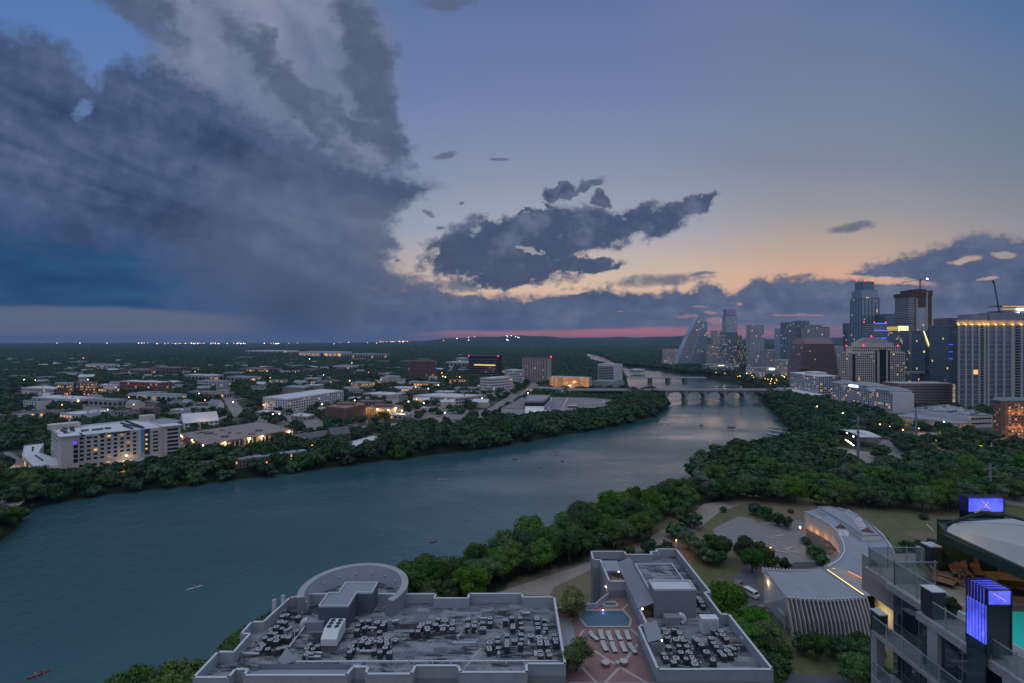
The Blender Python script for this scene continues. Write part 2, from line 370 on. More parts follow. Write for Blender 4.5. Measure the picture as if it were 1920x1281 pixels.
# ---------------------------------------------------------------- the lake and the ground
near_sh = [(-500, 1560), (150, 1440), (290, 1365), (370, 1378), (385, 1340), (430, 1296), (490, 1236), (535, 1216), (640, 1168), (740, 1138), (790, 1112), (850, 1118), (900, 1090), (960, 1072), (1010, 1063),
           (1030, 1040), (1060, 1014), (1110, 1002), (1140, 978), (1180, 972), (1230, 960), (1280, 952), (1296, 932), (1288, 906), (1300, 886), (1340, 870), (1400, 862), (1470, 850), (1496, 838), (1486, 815), (1466, 792), (1452, 774), (1430, 757),
           (1420, 741), (1400, 728), (1372, 718), (1330, 711), (1300, 704), (1262, 701), (1235, 695), (1205, 691.5), (1178, 689), (1158, 684.5), (1150, 679.5), (1142, 674), (1125, 668), (1112, 664), (1100, 662)]
far_sh = [(1096, 664.5), (1100, 672), (1108, 679), (1128, 684), (1148, 688.5), (1160, 693), (1170, 702), (1176, 712), (1178, 725), (1184, 736), (1236, 742), (1246, 752), (1250, 764), (1232, 780), (1180, 794), (1100, 808), (1000, 827),
          (900, 842), (800, 855), (700, 866), (600, 880), (500, 893), (400, 905), (300, 916), (200, 928), (120, 940), (70, 952), (50, 968), (38, 990), (0, 1018), (-200, 1100), (-700, 1250)]
LAKE = np.array([at(*p) for p in near_sh + far_sh])
def sdist(P, poly):
    """signed distance (negative inside)"""
    P = np.asarray(P, float); A = poly; B = np.roll(poly, -1, 0)
    best = np.full(len(P), 1e18); ins = np.zeros(len(P), bool)
    for a, b in zip(A, B):
        ab = b - a; L = max((ab ** 2).sum(), 1e-9)
        t = np.clip(((P - a) @ ab) / L, 0, 1); q = P - (a + t[:, None] * ab)
        best = np.minimum(best, (q ** 2).sum(1))
        c = ((a[1] > P[:, 1]) != (b[1] > P[:, 1])) & (P[:, 0] < (b[0] - a[0]) * (P[:, 1] - a[1]) / (b[1] - a[1] + 1e-12) + a[0]); ins ^= c
    d = np.sqrt(best); return np.where(ins, -d, d)
def ss(a, lo, hi):
    t = np.clip((a - lo) / (hi - lo), 0, 1); return t * t * (3 - 2 * t)
def gheight(P):
    P = np.asarray(P, float).reshape(-1, 2); x, y = P[:, 0], P[:, 1]
    r = np.hypot(x, y); k = x / np.maximum(y, 1.0)
    d = sdist(P, LAKE)
    north = np.maximum(ss(k, 0.30, 0.42), (1 - ss(y, 300, 420)) * ss(x, -150, -60))
    base = 6 + 4 * north
    s = 6 * (0.5 + 0.5 * ss(r, 0, 800)); 
    z = -3 + (base + 3) * ss(d, -4, 9)
    # hills far away, higher to the west
    kk = np.clip(k, -1.4, 1.4)
    rid = 0.62 + 0.16 * np.sin(kk * 7.0 + 1.0) + 0.10 * np.sin(kk * 17.0 + 2.1) + 0.05 * np.sin(kk * 41.0) + 0.03 * np.sin(kk * 93.0 + 1)
    amp = ss(kk, -0.42, 0.0) * 0.85 + 0.15
    z += 235 * amp * rid * ss(r, 7000, 12500)
    rid2 = 0.5 + 0.3 * np.sin(kk * 9.0 + 4.0) + 0.12 * np.sin(kk * 23.0 + r * 0.0006)
    z += 60 * amp * rid2 * ss(r, 4200, 6500) * (1 - ss(r, 6500, 9000) * 0.5)
    return z
def gz(x, y): return float(gheight([[x, y]])[0])

def build_ground():
    fine = np.radians(np.arange(-56, 56.01, 0.28)); coarse = np.radians(np.arange(60, 301, 6.0))
    azs = np.concatenate([fine, coarse]); rad = [4.0]
    while rad[-1] < 42000: rad.append(rad[-1] * (1.016 if rad[-1] > 60 else 1.08))
    rad = np.array(rad); A, Rr = np.meshgrid(azs, rad); X = (np.sin(A) * Rr).ravel(); Yv = (np.cos(A) * Rr).ravel()
    Z = gheight(np.stack([X, Yv], 1)); V = np.stack([X, Yv, Z], 1)
    na, nr = len(azs), len(rad)
    i, j = np.meshgrid(np.arange(nr - 1), np.arange(na), indexing='ij'); j2 = (j + 1) % na
    q = np.stack([i * na + j, (i + 1) * na + j, (i + 1) * na + j2, i * na + j2], -1).reshape(-1, 4)[:, ::-1]
    me = bpy.data.meshes.new('ground'); me.vertices.add(len(V)); me.vertices.foreach_set('co', V.ravel())
    me.loops.add(q.size); me.loops.foreach_set('vertex_index', q.ravel().astype(np.int32)); me.polygons.add(len(q))
    me.polygons.foreach_set('loop_start', np.arange(0, q.size, 4, dtype=np.int32)); me.polygons.foreach_set('use_smooth', np.ones(len(q), bool))
    me.update(calc_edges=True); me.validate()
    at_ = me.attributes.new('weeds', 'FLOAT', 'POINT'); at_.data.foreach_set('value', (1 - ss(sdist(V[:, :2], LAKE), 14, 34)).astype(np.float32))
    m = bpy.data.materials.new('ground_cover'); m.use_nodes = True; nt = m.node_tree; E.nt = nt
    b = nt.nodes['Principled BSDF']; b.inputs['Roughness'].default_value = 0.95; b.inputs['Specular IOR Level'].default_value = 0.1
    geo = nt.nodes.new('ShaderNodeNewGeometry'); P = E(geo.outputs['Position'])
    ln = nt.nodes.new('ShaderNodeVectorMath'); ln.operation = 'LENGTH'; nt.links.new(geo.outputs['Position'], ln.inputs[0]); r = E(ln.outputs['Value'])
    n1 = noise(P, 0.02, 6, 0.6); n2 = noise(P, 0.25, 5, 0.65); n3 = noise(P, 0.0022, 8, 0.7); n4 = noise(P, 2.0, 4, 0.7)
    near = mixc(rgb((118, 106, 90)), rgb((92, 96, 66)), sst(n1 + (n2 - 0.5) * 0.5, 0.46, 0.62))
    near = mixc(near, rgb((140, 128, 112)), sst(n2 + (n4 - 0.5) * 0.4, 0.56, 0.72) * 0.6)
    far = mixc(rgb((16, 32, 26)), rgb((30, 46, 34)), sst(n3, 0.4, 0.6)); far = mixc(far, rgb((96, 96, 96)), sst(noise(P, 0.012, 6, 0.75), 0.66, 0.74) * 0.55)
    c = mixc(near, mixc(rgb((60, 66, 50)), rgb((92, 90, 80)), sst(n1, 0.5, 0.6)), sst(r, 420, 560)); c = mixc(c, far, sst(r, 1500, 3500))
    aw = nt.nodes.new('ShaderNodeAttribute'); aw.attribute_name = 'weeds'; c = mixc(c, mixc(rgb((26, 38, 22)), rgb((48, 56, 34)), n2), sst(E(aw.outputs['Fac']) + (n2 - 0.5) * 0.8, 0.3, 0.6))
    nt.links.new(c.s, b.inputs['Base Color'])
    bn = nt.nodes.new('ShaderNodeBump'); bn.inputs['Strength'].default_value = 0.4; bn.inputs['Distance'].default_value = 0.3; nt.links.new(n4.s, bn.inputs['Height']); nt.links.new(bn.outputs[0], b.inputs['Normal'])
    me.materials.append(m); o = bpy.data.objects.new('ground', me); COL.objects.link(o); struct(o)
build_ground()

def build_water():
    m = bpy.data.materials.new('lake_water'); m.use_nodes = True; nt = m.node_tree; E.nt = nt; b = nt.nodes['Principled BSDF']
    geo = nt.nodes.new('ShaderNodeNewGeometry'); P = E(geo.outputs['Position'])
    sp = nt.nodes.new('ShaderNodeSeparateXYZ'); nt.links.new(P.s, sp.inputs[0]); x, y = E(sp.outputs[0]), E(sp.outputs[1])
    n1 = noise(P, 0.006, 4, 0.5)
    c = mixc(rgb((42, 80, 86)), rgb((58, 92, 98)), sst(n1, 0.35, 0.65))
    nt.links.new(c.s, b.inputs['Base Color']); b.inputs['Roughness'].default_value = 0.12; b.inputs['IOR'].default_value = 1.42
    b.inputs['Specular IOR Level'].default_value = 0.5
    w1 = noise(vec(x * 0.9 + y * 0.25, y * 0.55 - x * 0.15, 0.0), 0.75, 5, 0.6, 0.4)
    w2 = noise(vec(x * 0.25 + y * 0.1, y * 0.22, 4.0), 0.5, 3, 0.5, 0.3)
    gust = sst(noise(vec(x * 0.5, y * 1.0, 1.0), 0.012, 4, 0.55), 0.34, 0.66)
    bn = nt.nodes.new('ShaderNodeBump'); bn.inputs['Distance'].default_value = 1.0
    put(bn.inputs['Strength'], lstep(gust, 0, 1, 0.25, 1.5)); put(b.inputs['Roughness'], lstep(gust, 0, 1, 0.07, 0.2)); nt.links.new((w1 * 0.35 + w2 * 0.5).s, bn.inputs['Height']); nt.links.new(bn.outputs[0], b.inputs['Normal'])
    mb = MB(); mb.face([(-3000, -600, 0), (3500, -600, 0), (3500, 9000, 0), (-3000, 9000, 0)])
    struct(mb.build('water', m))
build_water()

def sheet(name, px, z, mat, kind='structure', h=0.0):
    """flat patch on the ground; outline in photo pixels projected on height z"""
    mb = MB(); P = [at(a, b, z) for a, b in px]
    n = len(P); ar = sum(P[i][0] * P[(i + 1) % n][1] - P[(i + 1) % n][0] * P[i][1] for i in range(n))
    if ar < 0: P = P[::-1]
    mb.face([(x, y, z) for x, y in P]); o = mb.build(name, mat); o['kind'] = kind; return o
# ---------------------------------------------------------------- materials
roofing_plain = pmat('roof_membrane', (0.34, 0.34, 0.37), 0.9, var=0.6, scale=0.3, bump=0.3, bscale=1.2, col2=(0.17, 0.175, 0.21), detail=8, stretch=(1, 2.2, 1))
def roof_mat():
    m = bpy.data.materials.new('weathered_roof'); m.use_nodes = True; nt = m.node_tree; E.nt = nt; b = nt.nodes['Principled BSDF']; b.inputs['Roughness'].default_value = 0.85
    tc = nt.nodes.new('ShaderNodeTexCoord'); sp = nt.nodes.new('ShaderNodeSeparateXYZ'); nt.links.new(tc.outputs['Object'], sp.inputs[0]); x, y = E(sp.outputs[0]), E(sp.outputs[1])
    big = noise(vec(x * 0.5, y, 0.0), 0.16, 6, 0.65); st = noise(vec(x * 0.35, y * 1.6, 3.0), 0.9, 6, 0.7); fin = noise(vec(x, y, 7.0), 3.5, 5, 0.7)
    wn = nt.nodes.new('ShaderNodeTexWhiteNoise'); put(wn.inputs['Vector'], vec(M_('FLOOR', x / 2.6 + big * 1.5), M_('FLOOR', y / 1.3 + st * 0.5), 0.0)); pt = E(wn.outputs['Value'])
    c = mixc(rgb((138, 139, 146)), rgb((104, 105, 115)), sst(pt + (fin - 0.5), 0.35, 0.75)); c = mixc(c, rgb((66, 66, 76)), sst(st + (big - 0.5) * 1.1 + (fin - 0.5) * 0.4, 0.46, 0.64) * 0.9)
    c = mixc(c, rgb((30, 30, 38)), sst(st * 0.5 + big * 0.7 + fin * 0.15, 0.68, 0.76) * 0.9); c = mixc(c, rgb((90, 72, 58)), sst(noise(vec(x, y, 12.0), 0.35, 4), 0.66, 0.72) * 0.5)
    seam = mx(M_('LESS_THAN', M_('FRACT', y / 1.3), 0.035), M_('LESS_THAN', M_('FRACT', x / 7.0 + M_('FLOOR', y / 1.3) * 0.37), 0.008)); c = mixc(c, rgb((84, 84, 94)), seam * 0.6)
    nt.links.new(c.s, b.inputs['Base Color']); bn = nt.nodes.new('ShaderNodeBump'); bn.inputs['Strength'].default_value = 0.3; bn.inputs['Distance'].default_value = 0.05; nt.links.new(st.s, bn.inputs['Height']); nt.links.new(bn.outputs[0], b.inputs['Normal']); return m
roofing = roof_mat()
parapet = pmat('painted_parapet', (0.34, 0.37, 0.42), 0.8, var=0.14, scale=0.8, stretch=(1, 1, 0.3))
coping = pmat('pale_coping', (0.52, 0.54, 0.60), 0.7, var=0.1)
stucco = pmat('grey_stucco', (0.23, 0.245, 0.275), 0.85, var=0.12, scale=0.4)
stucco_d = pmat('dark_metal_siding', (0.10, 0.12, 0.15), 0.6, var=0.1)
white_wall = pmat('white_render', (0.62, 0.62, 0.66), 0.8, var=0.08, scale=0.2)
white_roof = pmat('white_membrane', (0.58, 0.58, 0.63), 0.85, var=0.16, scale=0.1)
cream = pmat('cream_panel', (0.54, 0.50, 0.46), 0.8, var=0.1, scale=0.1)
beige = pmat('beige_limestone', (0.60, 0.53, 0.47), 0.8, var=0.08, scale=0.05)
conc = pmat('concrete', (0.34, 0.34, 0.36), 0.85, var=0.15, scale=0.3)
conc_l = pmat('pale_concrete', (0.46, 0.45, 0.45), 0.85, var=0.12, scale=0.05)
conc_d = pmat('dark_concrete', (0.17, 0.17, 0.19), 0.85, var=0.15, scale=0.2)
brown_w = pmat('brown_concrete', (0.22, 0.15, 0.125), 0.85, var=0.12, scale=0.1)
brown_d = pmat('brown_granite', (0.20, 0.135, 0.13), 0.5, var=0.12, scale=0.1)
red_trim = pmat('rust_red_trim', (0.36, 0.14, 0.11), 0.8, var=0.1)
brick = pmat('orange_brick', (0.30, 0.16, 0.12), 0.85, var=0.15, scale=0.3)
tan_roof = pmat('tan_gravel_roof', (0.30, 0.25, 0.24), 0.95, var=0.25, scale=0.08, col2=(0.22, 0.18, 0.18))
brown_roof = pmat('brown_roof', (0.22, 0.185, 0.20), 0.9, var=0.2, scale=0.06)
grey_roof = pmat('grey_roof', (0.26, 0.27, 0.32), 0.85, var=0.2, scale=0.07)
shingle = pmat('grey_shingles', (0.13, 0.12, 0.13), 0.95, var=0.2, scale=0.4)
metal_g = pmat('galvanised_metal', (0.42, 0.45, 0.50), 0.45, 0.4, var=0.15, scale=1.0)
metal_w = pmat('white_enamel', (0.62, 0.64, 0.66), 0.5, var=0.1, scale=1.0)
cab_m = pmat('dark_cabinet', (0.055, 0.06, 0.07), 0.6, var=0.2, scale=2)
metal_d = pmat('dark_metal', (0.05, 0.055, 0.065), 0.5, 0.3, var=0.1)
black = pmat('black_opening', (0.012, 0.012, 0.015), 0.6, var=0.0)
glass_d = pmat('dark_window_glass', (0.02, 0.025, 0.035), 0.08, var=0.05, spec=0.8)
glass_b = pmat('blue_window_glass', (0.05, 0.09, 0.13), 0.1, var=0.1, spec=0.9)
lit_warm = emat('lit_window_warm', (255, 190, 110), 0.9)
lit_soft = emat('lit_window_soft', (255, 200, 140), 0.35)
lit_cool = emat('lit_window_cool', (215, 230, 255), 0.9)
lamp_w = emat('lamp_white', (255, 236, 205), 12.0)
lamp_o = emat('lamp_orange', (255, 160, 80), 9.0)
lamp_r = emat('lamp_red', (255, 40, 60), 6.0)
lamp_c = emat('lamp_cool_white', (225, 238, 255), 13.0)
strip_y = emat('strip_light_yellow', (255, 225, 150), 2.2)
strip_b = emat('strip_light_blue', (60, 90, 255), 2.5)
asphalt = pmat('asphalt', (0.10, 0.10, 0.115), 0.95, var=0.15, scale=0.2)
paving = pmat('pale_paving', (0.22, 0.20, 0.20), 0.9, var=0.15, scale=0.3)
gravel_p = pmat('gravel_path', (0.27, 0.23, 0.20), 0.95, var=0.2, scale=0.4)
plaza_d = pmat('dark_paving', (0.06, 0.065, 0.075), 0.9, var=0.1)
trunk_m = pmat('bark', (0.07, 0.055, 0.045), 0.95, var=0.2)

def leafmat(name, col, ov=0.5):
    m = bpy.data.materials.new(name); m.use_nodes = True; nt = m.node_tree; E.nt = nt; b = nt.nodes['Principled BSDF']
    oi = nt.nodes.new('ShaderNodeObjectInfo'); geo = nt.nodes.new('ShaderNodeNewGeometry')
    r1 = E(oi.outputs['Random']); r2 = E(geo.outputs['Random Per Island'])
    tc = nt.nodes.new('ShaderNodeTexCoord'); n = noise(E(tc.outputs['Object']), 0.35, 3)
    h = nt.nodes.new('ShaderNodeHueSaturation'); h.inputs['Color'].default_value = (*col, 1)
    put(h.inputs['Hue'], (r1 - 0.5) * 0.06 + 0.5); put(h.inputs['Saturation'], M_('FRACT', r1 * 7.3) * 0.45 + 0.72)
    put(h.inputs['Value'], M_('FRACT', r1 * 13.7) * ov + (1.0 - ov / 2) + (r2 - 0.5) * 0.9 + (n - 0.5) * 1.3)
    nt.links.new(h.outputs[0], b.inputs['Base Color']); b.inputs['Roughness'].default_value = 0.75; b.inputs['Specular IOR Level'].default_value = 0.25
    return m
leaf_a = leafmat('leaves_oak', (0.040, 0.088, 0.020)); leaf_b = leafmat('leaves_elm', (0.070, 0.140, 0.022)); leaf_g = leafmat('leaves_grey', (0.10, 0.15, 0.085))
leaf_y = leafmat('leaves_yellow', (0.16, 0.17, 0.05), 0.2); leaf_f = leafmat('leaves_far', (0.034, 0.078, 0.030), 0.9)

def facade_glass(name, tint, mull, fw, fh, lit=0.05, litcol=(255, 200, 120), rough=0.12, mw=0.08, mh=0.12, lits=1.0, vfin=0.0, tint2=None):
    """glazed facade: mullion and slab grid with single lit rooms, laid out in metres along the wall"""
    m = bpy.data.materials.new(name); m.use_nodes = True; nt = m.node_tree; E.nt = nt; b = nt.nodes['Principled BSDF']
    uv = nt.nodes.new('ShaderNodeUVMap'); sp = nt.nodes.new('ShaderNodeSeparateXYZ'); nt.links.new(uv.outputs[0], sp.inputs[0])
    u = E(sp.outputs[0]) / fw; v = E(sp.outputs[1]) / fh
    fu = M_('FRACT', u); fv = M_('FRACT', v); cu = M_('FLOOR', u); cv = M_('FLOOR', v)
    wn = nt.nodes.new('ShaderNodeTexWhiteNoise'); wn.noise_dimensions = '3D'; put(wn.inputs['Vector'], vec(cu, cv, 0.5)); r = E(wn.outputs['Value'])
    wr = nt.nodes.new('ShaderNodeTexWhiteNoise'); wr.noise_dimensions = '3D'; put(wr.inputs['Vector'], vec(M_('FLOOR', cu / 4.0), cv, 7.5)); rr = E(wr.outputs['Value'])
    frame = mx(M_('LESS_THAN', fu, mw), M_('LESS_THAN', fv, mh))
    def c_(c): 
        n = nt.nodes.new('ShaderNodeRGB'); n.outputs[0].default_value = (*c, 1); return E(n.outputs[0])
    g = mixc(c_(tint), c_(tint2 or tuple(t * 1.9 for t in tint)), r * 0.6 + rr * 0.4)
    base = mixc(g, c_(mull), frame); nt.links.new(base.s, b.inputs['Base Color'])
    put(b.inputs['Roughness'], frame * 0.5 + rough); b.inputs['Specular IOR Level'].default_value = 0.8; b.inputs['IOR'].default_value = 1.8
    on = M_('GREATER_THAN', r * 0.6 + rr * 0.4, 1.0 - lit * 1.6) * (1.0 - frame)
    b.inputs['Emission Color'].default_value = (*lin(litcol), 1); put(b.inputs['Emission Strength'], on * (r * 0.9 + 0.25) * lits)
    return m
# ---------------------------------------------------------------- trees
def crown_mesh(name, seed, rx, rz, nl, nleaf, leaf, mat, cz, lobe=(0.36, 0.5), flat=0.0, core=0.82):
    """lobes of leaf-sized faces around an uneven crown; cz = height of the crown's centre"""
    rg = random.Random(seed); V = []; Fc = []
    L = []
    for i in range(nl):
        a = rg.uniform(0, 2 * math.pi); t = rg.uniform(-0.85, 1.0); q = math.sqrt(max(0.0, 1 - t * t)) * rg.uniform(0.45, 1.05)
        L.append((Vector((math.cos(a) * q * rx * 0.8, math.sin(a) * q * rx * 0.8, cz + t * rz * 0.62)), rx * rg.uniform(*lobe)))
    L.append((Vector((0, 0, cz)), rx * 0.55))
    def add(p, n, s):
        u = n.orthogonal().normalized(); w = n.cross(u); an = rg.uniform(0, 6.28); u2 = u * math.cos(an) + w * math.sin(an); w2 = n.cross(u2)
        b = len(V); k = rg.uniform(0.6, 1.25) * s; e = rg.uniform(0.5, 0.9)
        V.extend([p - u2 * k, p - w2 * k * e, p + u2 * k, p + w2 * k * e]); Fc.append((b, b + 1, b + 2, b + 3))
    tot = sum(r * r for _, r in L)
    for c, r in L:
        for k in range(int(nleaf * r * r / tot)):
            d = Vector((rg.gauss(0, 1), rg.gauss(0, 1), rg.gauss(0.25, 1))).normalized()
            n = (d + Vector((rg.gauss(0, .45), rg.gauss(0, .45), rg.gauss(0.1, .45)))).normalized()
            dd = Vector((d.x, d.y, d.z * (rz / rx) * (1 - flat)))
            add(c + dd * r * rg.uniform(0.80, 1.12), n, leaf)
        if core:        # the dense inside of each clump: a hull added to stop light passing through
            n_, m_ = 6, 4; b0 = len(V)
            for j in range(m_ + 1):
                for i in range(n_):
                    th = math.pi * j / m_; ph = 2 * math.pi * i / n_
                    k = r * core * rg.uniform(0.85, 1.0)
                    V.append(c + Vector((math.sin(th) * math.cos(ph) * k, math.sin(th) * math.sin(ph) * k, -math.cos(th) * k * (rz / rx) * (1 - flat))))
            for j in range(m_):
                for i in range(n_):
                    Fc.append((b0 + j * n_ + i, b0 + j * n_ + (i + 1) % n_, b0 + (j + 1) * n_ + (i + 1) % n_, b0 + (j + 1) * n_ + i))
    me = bpy.data.meshes.new(name); me.from_pydata([tuple(v) for v in V], [], Fc); me.materials.append(mat); me.update(); return me
def trunk_mesh(seed, h, r, spread):
    rg = random.Random(seed); mb = MB()
    mb.tube([(0, 0, -0.6), (0.1, 0, h * 0.45)], (r * 1.25, r * 0.85), 8)
    for i in range(5):
        a = i * 1.26 + rg.uniform(-0.3, 0.3); q = spread * rg.uniform(0.45, 0.7)
        m = (math.cos(a) * q * 0.45, math.sin(a) * q * 0.45, h * rg.uniform(0.62, 0.72)); e = (math.cos(a) * q, math.sin(a) * q, h * rg.uniform(0.9, 1.1))
        mb.tube([(0.1, 0, h * 0.42), m], (r * 0.6, r * 0.38), 6); mb.tube([m, e], (r * 0.38, r * 0.12), 5)
    return mb.mesh('trunk', trunk_m)
TREE = []   # (crown mesh, trunk mesh)
spec = [  # seed rx rz lobes leaves size material centre
    (1, 5.4, 4.4, 38, 6400, 0.27, leaf_a, 6.4), (2, 6.0, 4.4, 44, 6800, 0.28, leaf_b, 6.8), (3, 4.8, 5.0, 34, 5800, 0.26, leaf_a, 7.0),
    (4, 6.6, 3.9, 46, 7000, 0.28, leaf_a, 6.0), (5, 5.0, 4.1, 34, 5600, 0.26, leaf_g, 5.8), (6, 5.7, 5.2, 42, 6600, 0.28, leaf_b, 7.4)]
for sd, rx, rz, nl, n, sz, mt, cz in spec:
    TREE.append((crown_mesh('crown', sd, rx, rz, nl, n, sz, mt, cz, lobe=(0.2, 0.36), core=0.74), trunk_mesh(sd, cz, 0.32, rx)))
YEL = (crown_mesh('crown', 31, 3.2, 2.9, 18, 5000, 0.15, leaf_y, 3.9, core=0.7), trunk_mesh(31, 3.6, 0.16, 2.6))
BUSH = (crown_mesh('crown', 41, 2.2, 1.5, 12, 1500, 0.2, leaf_a, 1.4), None)
BUSHG = (crown_mesh('crown', 42, 2.4, 1.8, 12, 1600, 0.2, leaf_g, 1.7), None)
# the same kinds, simplified, for trees that are only a few pixels wide
FAR_COL = bpy.data.collections.new('woodland_kinds')
for k, (sd, rx, rz, nl, n, sz, mt, cz) in enumerate([(51, 5.4, 3.8, 9, 260, 0.95, leaf_f, 5.2), (52, 6.0, 3.6, 10, 280, 1.0, leaf_f, 5.4), (53, 4.8, 4.2, 8, 240, 0.9, leaf_f, 5.8), (54, 5.6, 3.6, 9, 260, 0.95, leaf_a, 5.2)]):
    o = bpy.data.objects.new('woodland_kind', crown_mesh('far_crown', sd, rx, rz, nl, n, sz, mt, cz, core=0.9)); FAR_COL.objects.link(o)

NTREE = 0
def tree(kind, x, y, z, s, rz, label, group, cat='tree', name='tree', sz=None):
    global NTREE
    NTREE += 1
    o = bpy.data.objects.new(name, None); COL.objects.link(o); o.location = (x, y, z); o.rotation_euler = (0, 0, rz); o.scale = (s, s, sz or s)
    o.empty_display_size = 1; tag(o, label, cat, group)
    c = bpy.data.objects.new('crown' if kind[1] else 'foliage', kind[0]); COL.objects.link(c); c.parent = o
    if kind[1]:
        t = bpy.data.objects.new('trunk', kind[1]); COL.objects.link(t); t.parent = o
    return o
def in_poly(P, poly): return sdist(P, np.array(poly, float)) < 0
EXCL = []      # footprints (world polygons) that stay free of trees
def blocked(P, m=2.0):
    bad = np.zeros(len(P), bool)
    for poly in EXCL:
        A = np.array(poly, float); lo = A.min(0) - m; hi = A.max(0) + m
        c = (P[:, 0] > lo[0]) & (P[:, 0] < hi[0]) & (P[:, 1] > lo[1]) & (P[:, 1] < hi[1]) & ~bad
        idx = np.nonzero(c)[0]
        if len(idx): bad[idx] = sdist(P[idx], A) < m
    return bad
# ---------------------------------------------------------------- building helper
class Bld:
    def __init__(s, name, loc, label, cat='building', group=None):
        s.r = root(name, loc, label, cat, group); s.w = []; s.big = 0
    def part(s, name, mb, mat, smooth=False, kind=None, label=None, parent=None):
        o = mb.build(name, mat, parent or s.r, smooth, kind)
        if label: o['label'] = label
        return o
    def windows(s, p0, p1, z0, z1, nx, nz, wf=0.6, hf=0.55, lit=0.08, litm=None, glass=None, frame=None, skip=None, seed=0):
        """rows of windows on the wall from p0 to p1 (seen from outside, left to right)"""
        rg = random.Random(int(p0[0] * 7 + z0 * 3) + seed); L = math.hypot(p1[0] - p0[0], p1[1] - p0[1]); ux, uy = (p1[0] - p0[0]) / L, (p1[1] - p0[1]) / L
        cw, ch = L / nx, (z1 - z0) / nz; rz = math.atan2(uy, ux)
        for i in range(nx):
            for j in range(nz):
                if skip and skip(i, j): continue
                t = (i + 0.5) * cw; x, y, z = p0[0] + ux * t, p0[1] + uy * t, z0 + (j + 0.5) * ch
                g = (litm or lit_soft) if rg.random() < lit else (glass or glass_d)
                if g in (lit_soft,) and rg.random() < 0.3: g = lit_warm
                s.w.append((x, y, z, rz, round(cw * wf, 2), round(ch * hf, 2), g, frame or conc_d))
    def done(s, maxw=100):
        s.w.sort(key=lambda a: a[0] ** 2 + a[1] ** 2 - 200 * a[4] * a[5])
        cache = {}; b = wloc(s.r)
        for k, (x, y, z, rz, w, h, g, fr) in enumerate(s.w[:maxw]):
            key = (w, h, g.name, fr.name)
            if key not in cache:
                mb = MB(); f = 0.05
                mb.box(-w / 2 - f, w / 2 + f, -0.05, 0.02, -h / 2 - f, h / 2 + f); mb.mi = 1; mb.box(-w / 2, w / 2, -0.09, -0.05, -h / 2, h / 2)
                cache[key] = mb.mesh('window', [fr, g])
            o = bpy.data.objects.new('window', cache[key]); COL.objects.link(o); o.parent = s.r
            o.location = (x - b[0], y - b[1], z - b[2]); o.rotation_euler = (0, 0, rz)
        rest = s.w[maxw:]
        if rest:
            ml = []; mb = MB()
            for x, y, z, rz, w, h, g, fr in rest:
                if g not in ml: ml.append(g)
                mb.mi = ml.index(g); mb.obox(x + math.sin(rz) * 0.03, y - math.cos(rz) * 0.03, math.cos(rz), math.sin(rz), w, 0.12, z - h / 2, z + h / 2)
            mb.build('window', ml, s.r, kind='stuff')
        return s.r
def lerp(a, b, t): return tuple(p + (q - p) * t for p, q in zip(a, b))
def inset_ring(mb, poly, z0, z1, t):
    """a wall of thickness t standing inside the outline"""
    n = len(poly); ar = sum(poly[i][0] * poly[(i + 1) % n][1] - poly[(i + 1) % n][0] * poly[i][1] for i in range(n))
    if ar < 0: poly = poly[::-1]
    inn = []
    for i in range(n):
        a, b, c = Vector(poly[i - 1]), Vector(poly[i]), Vector(poly[(i + 1) % n])
        d1 = (b - a).normalized(); d2 = (c - b).normalized(); n1 = Vector((-d1.y, d1.x)); n2 = Vector((-d2.y, d2.x)); m = n1 + n2
        m = m / max(m.dot(n1), 0.25); inn.append((b.x + m.x * t, b.y + m.y * t))
    for i in range(n):
        j = (i + 1) % n
        mb.face([(*poly[i], z0), (*poly[j], z0), (*poly[j], z1), (*poly[i], z1)])
        mb.face([(*inn[j], z0), (*inn[i], z0), (*inn[i], z1), (*inn[j], z1)])
        mb.face([(*poly[i], z1), (*poly[j], z1), (*inn[j], z1), (*inn[i], z1)])
    return inn
def lamp_light(x, y, z, col, e, r=0.15):
    l = bpy.data.lights.new('lamp_light', 'POINT'); l.energy = e; l.color = lin(col) if max(col) > 1 else col; l.shadow_soft_size = r
    o = bpy.data.objects.new('lamp_light', l); COL.objects.link(o); o.location = (x, y, z); return o

# ---------------------------------------------------------------- the condominium block below the camera
ZR, ZP = 47.2, 49.0
outl = [(-48.4, 62), (-48.4, 84.2), (-45.8, 84.2), (-45.8, 89.2), (-47.4, 89.2), (-47.4, 93.2), (-45.3, 93.2), (-44.3, 101.9), (-40.5, 103.5), (-15.3, 103.5), (-15.3, 101.8), (-8.8, 101.8), (-8.8, 103.6), (2.2, 103.6), (2.2, 102.2), (8.5, 102.2),
        (8.5, 80.9), (2.4, 80.9), (2.4, 78.8), (-8.0, 78.8), (-8.6, 80.4), (-15.1, 80.4), (-15.3, 78.4), (-22.5, 78.4), (-22.7, 80.1), (-24.8, 80.1), (-25.2, 78.1), (-41.0, 78.1), (-41.2, 79.5), (-42.9, 79.5), (-42.9, 77.6), (-48.4, 77.6)][1:]
outl = [(-48.4, 77.6)] + outl[:-1]
east = [(22.6, 79.5), (40.6, 79.5), (40.6, 95.8), (39.2, 95.8), (39.2, 103.9), (40.4, 103.9), (40.4, 125.8), (35.2, 125.8), (35.2, 124.4), (33.4, 124.4), (33.4, 122.6), (27.4, 122.6), (27.4, 124.4), (19.1, 124.4), (18.9, 119.4), (20.5, 119.4), (20.6, 108.7), (24.2, 108.7), (24.2, 92), (22.6, 92)]
ml = Bld('condominium_block', (-4, 90, 10), 'grey flat-roofed condominium block with rooftop machinery and a round ring wall, below the viewer')
mb = MB(); mb.prism(outl, 9, ZR, top=False); mb.prism(east, 9, ZR, top=False)
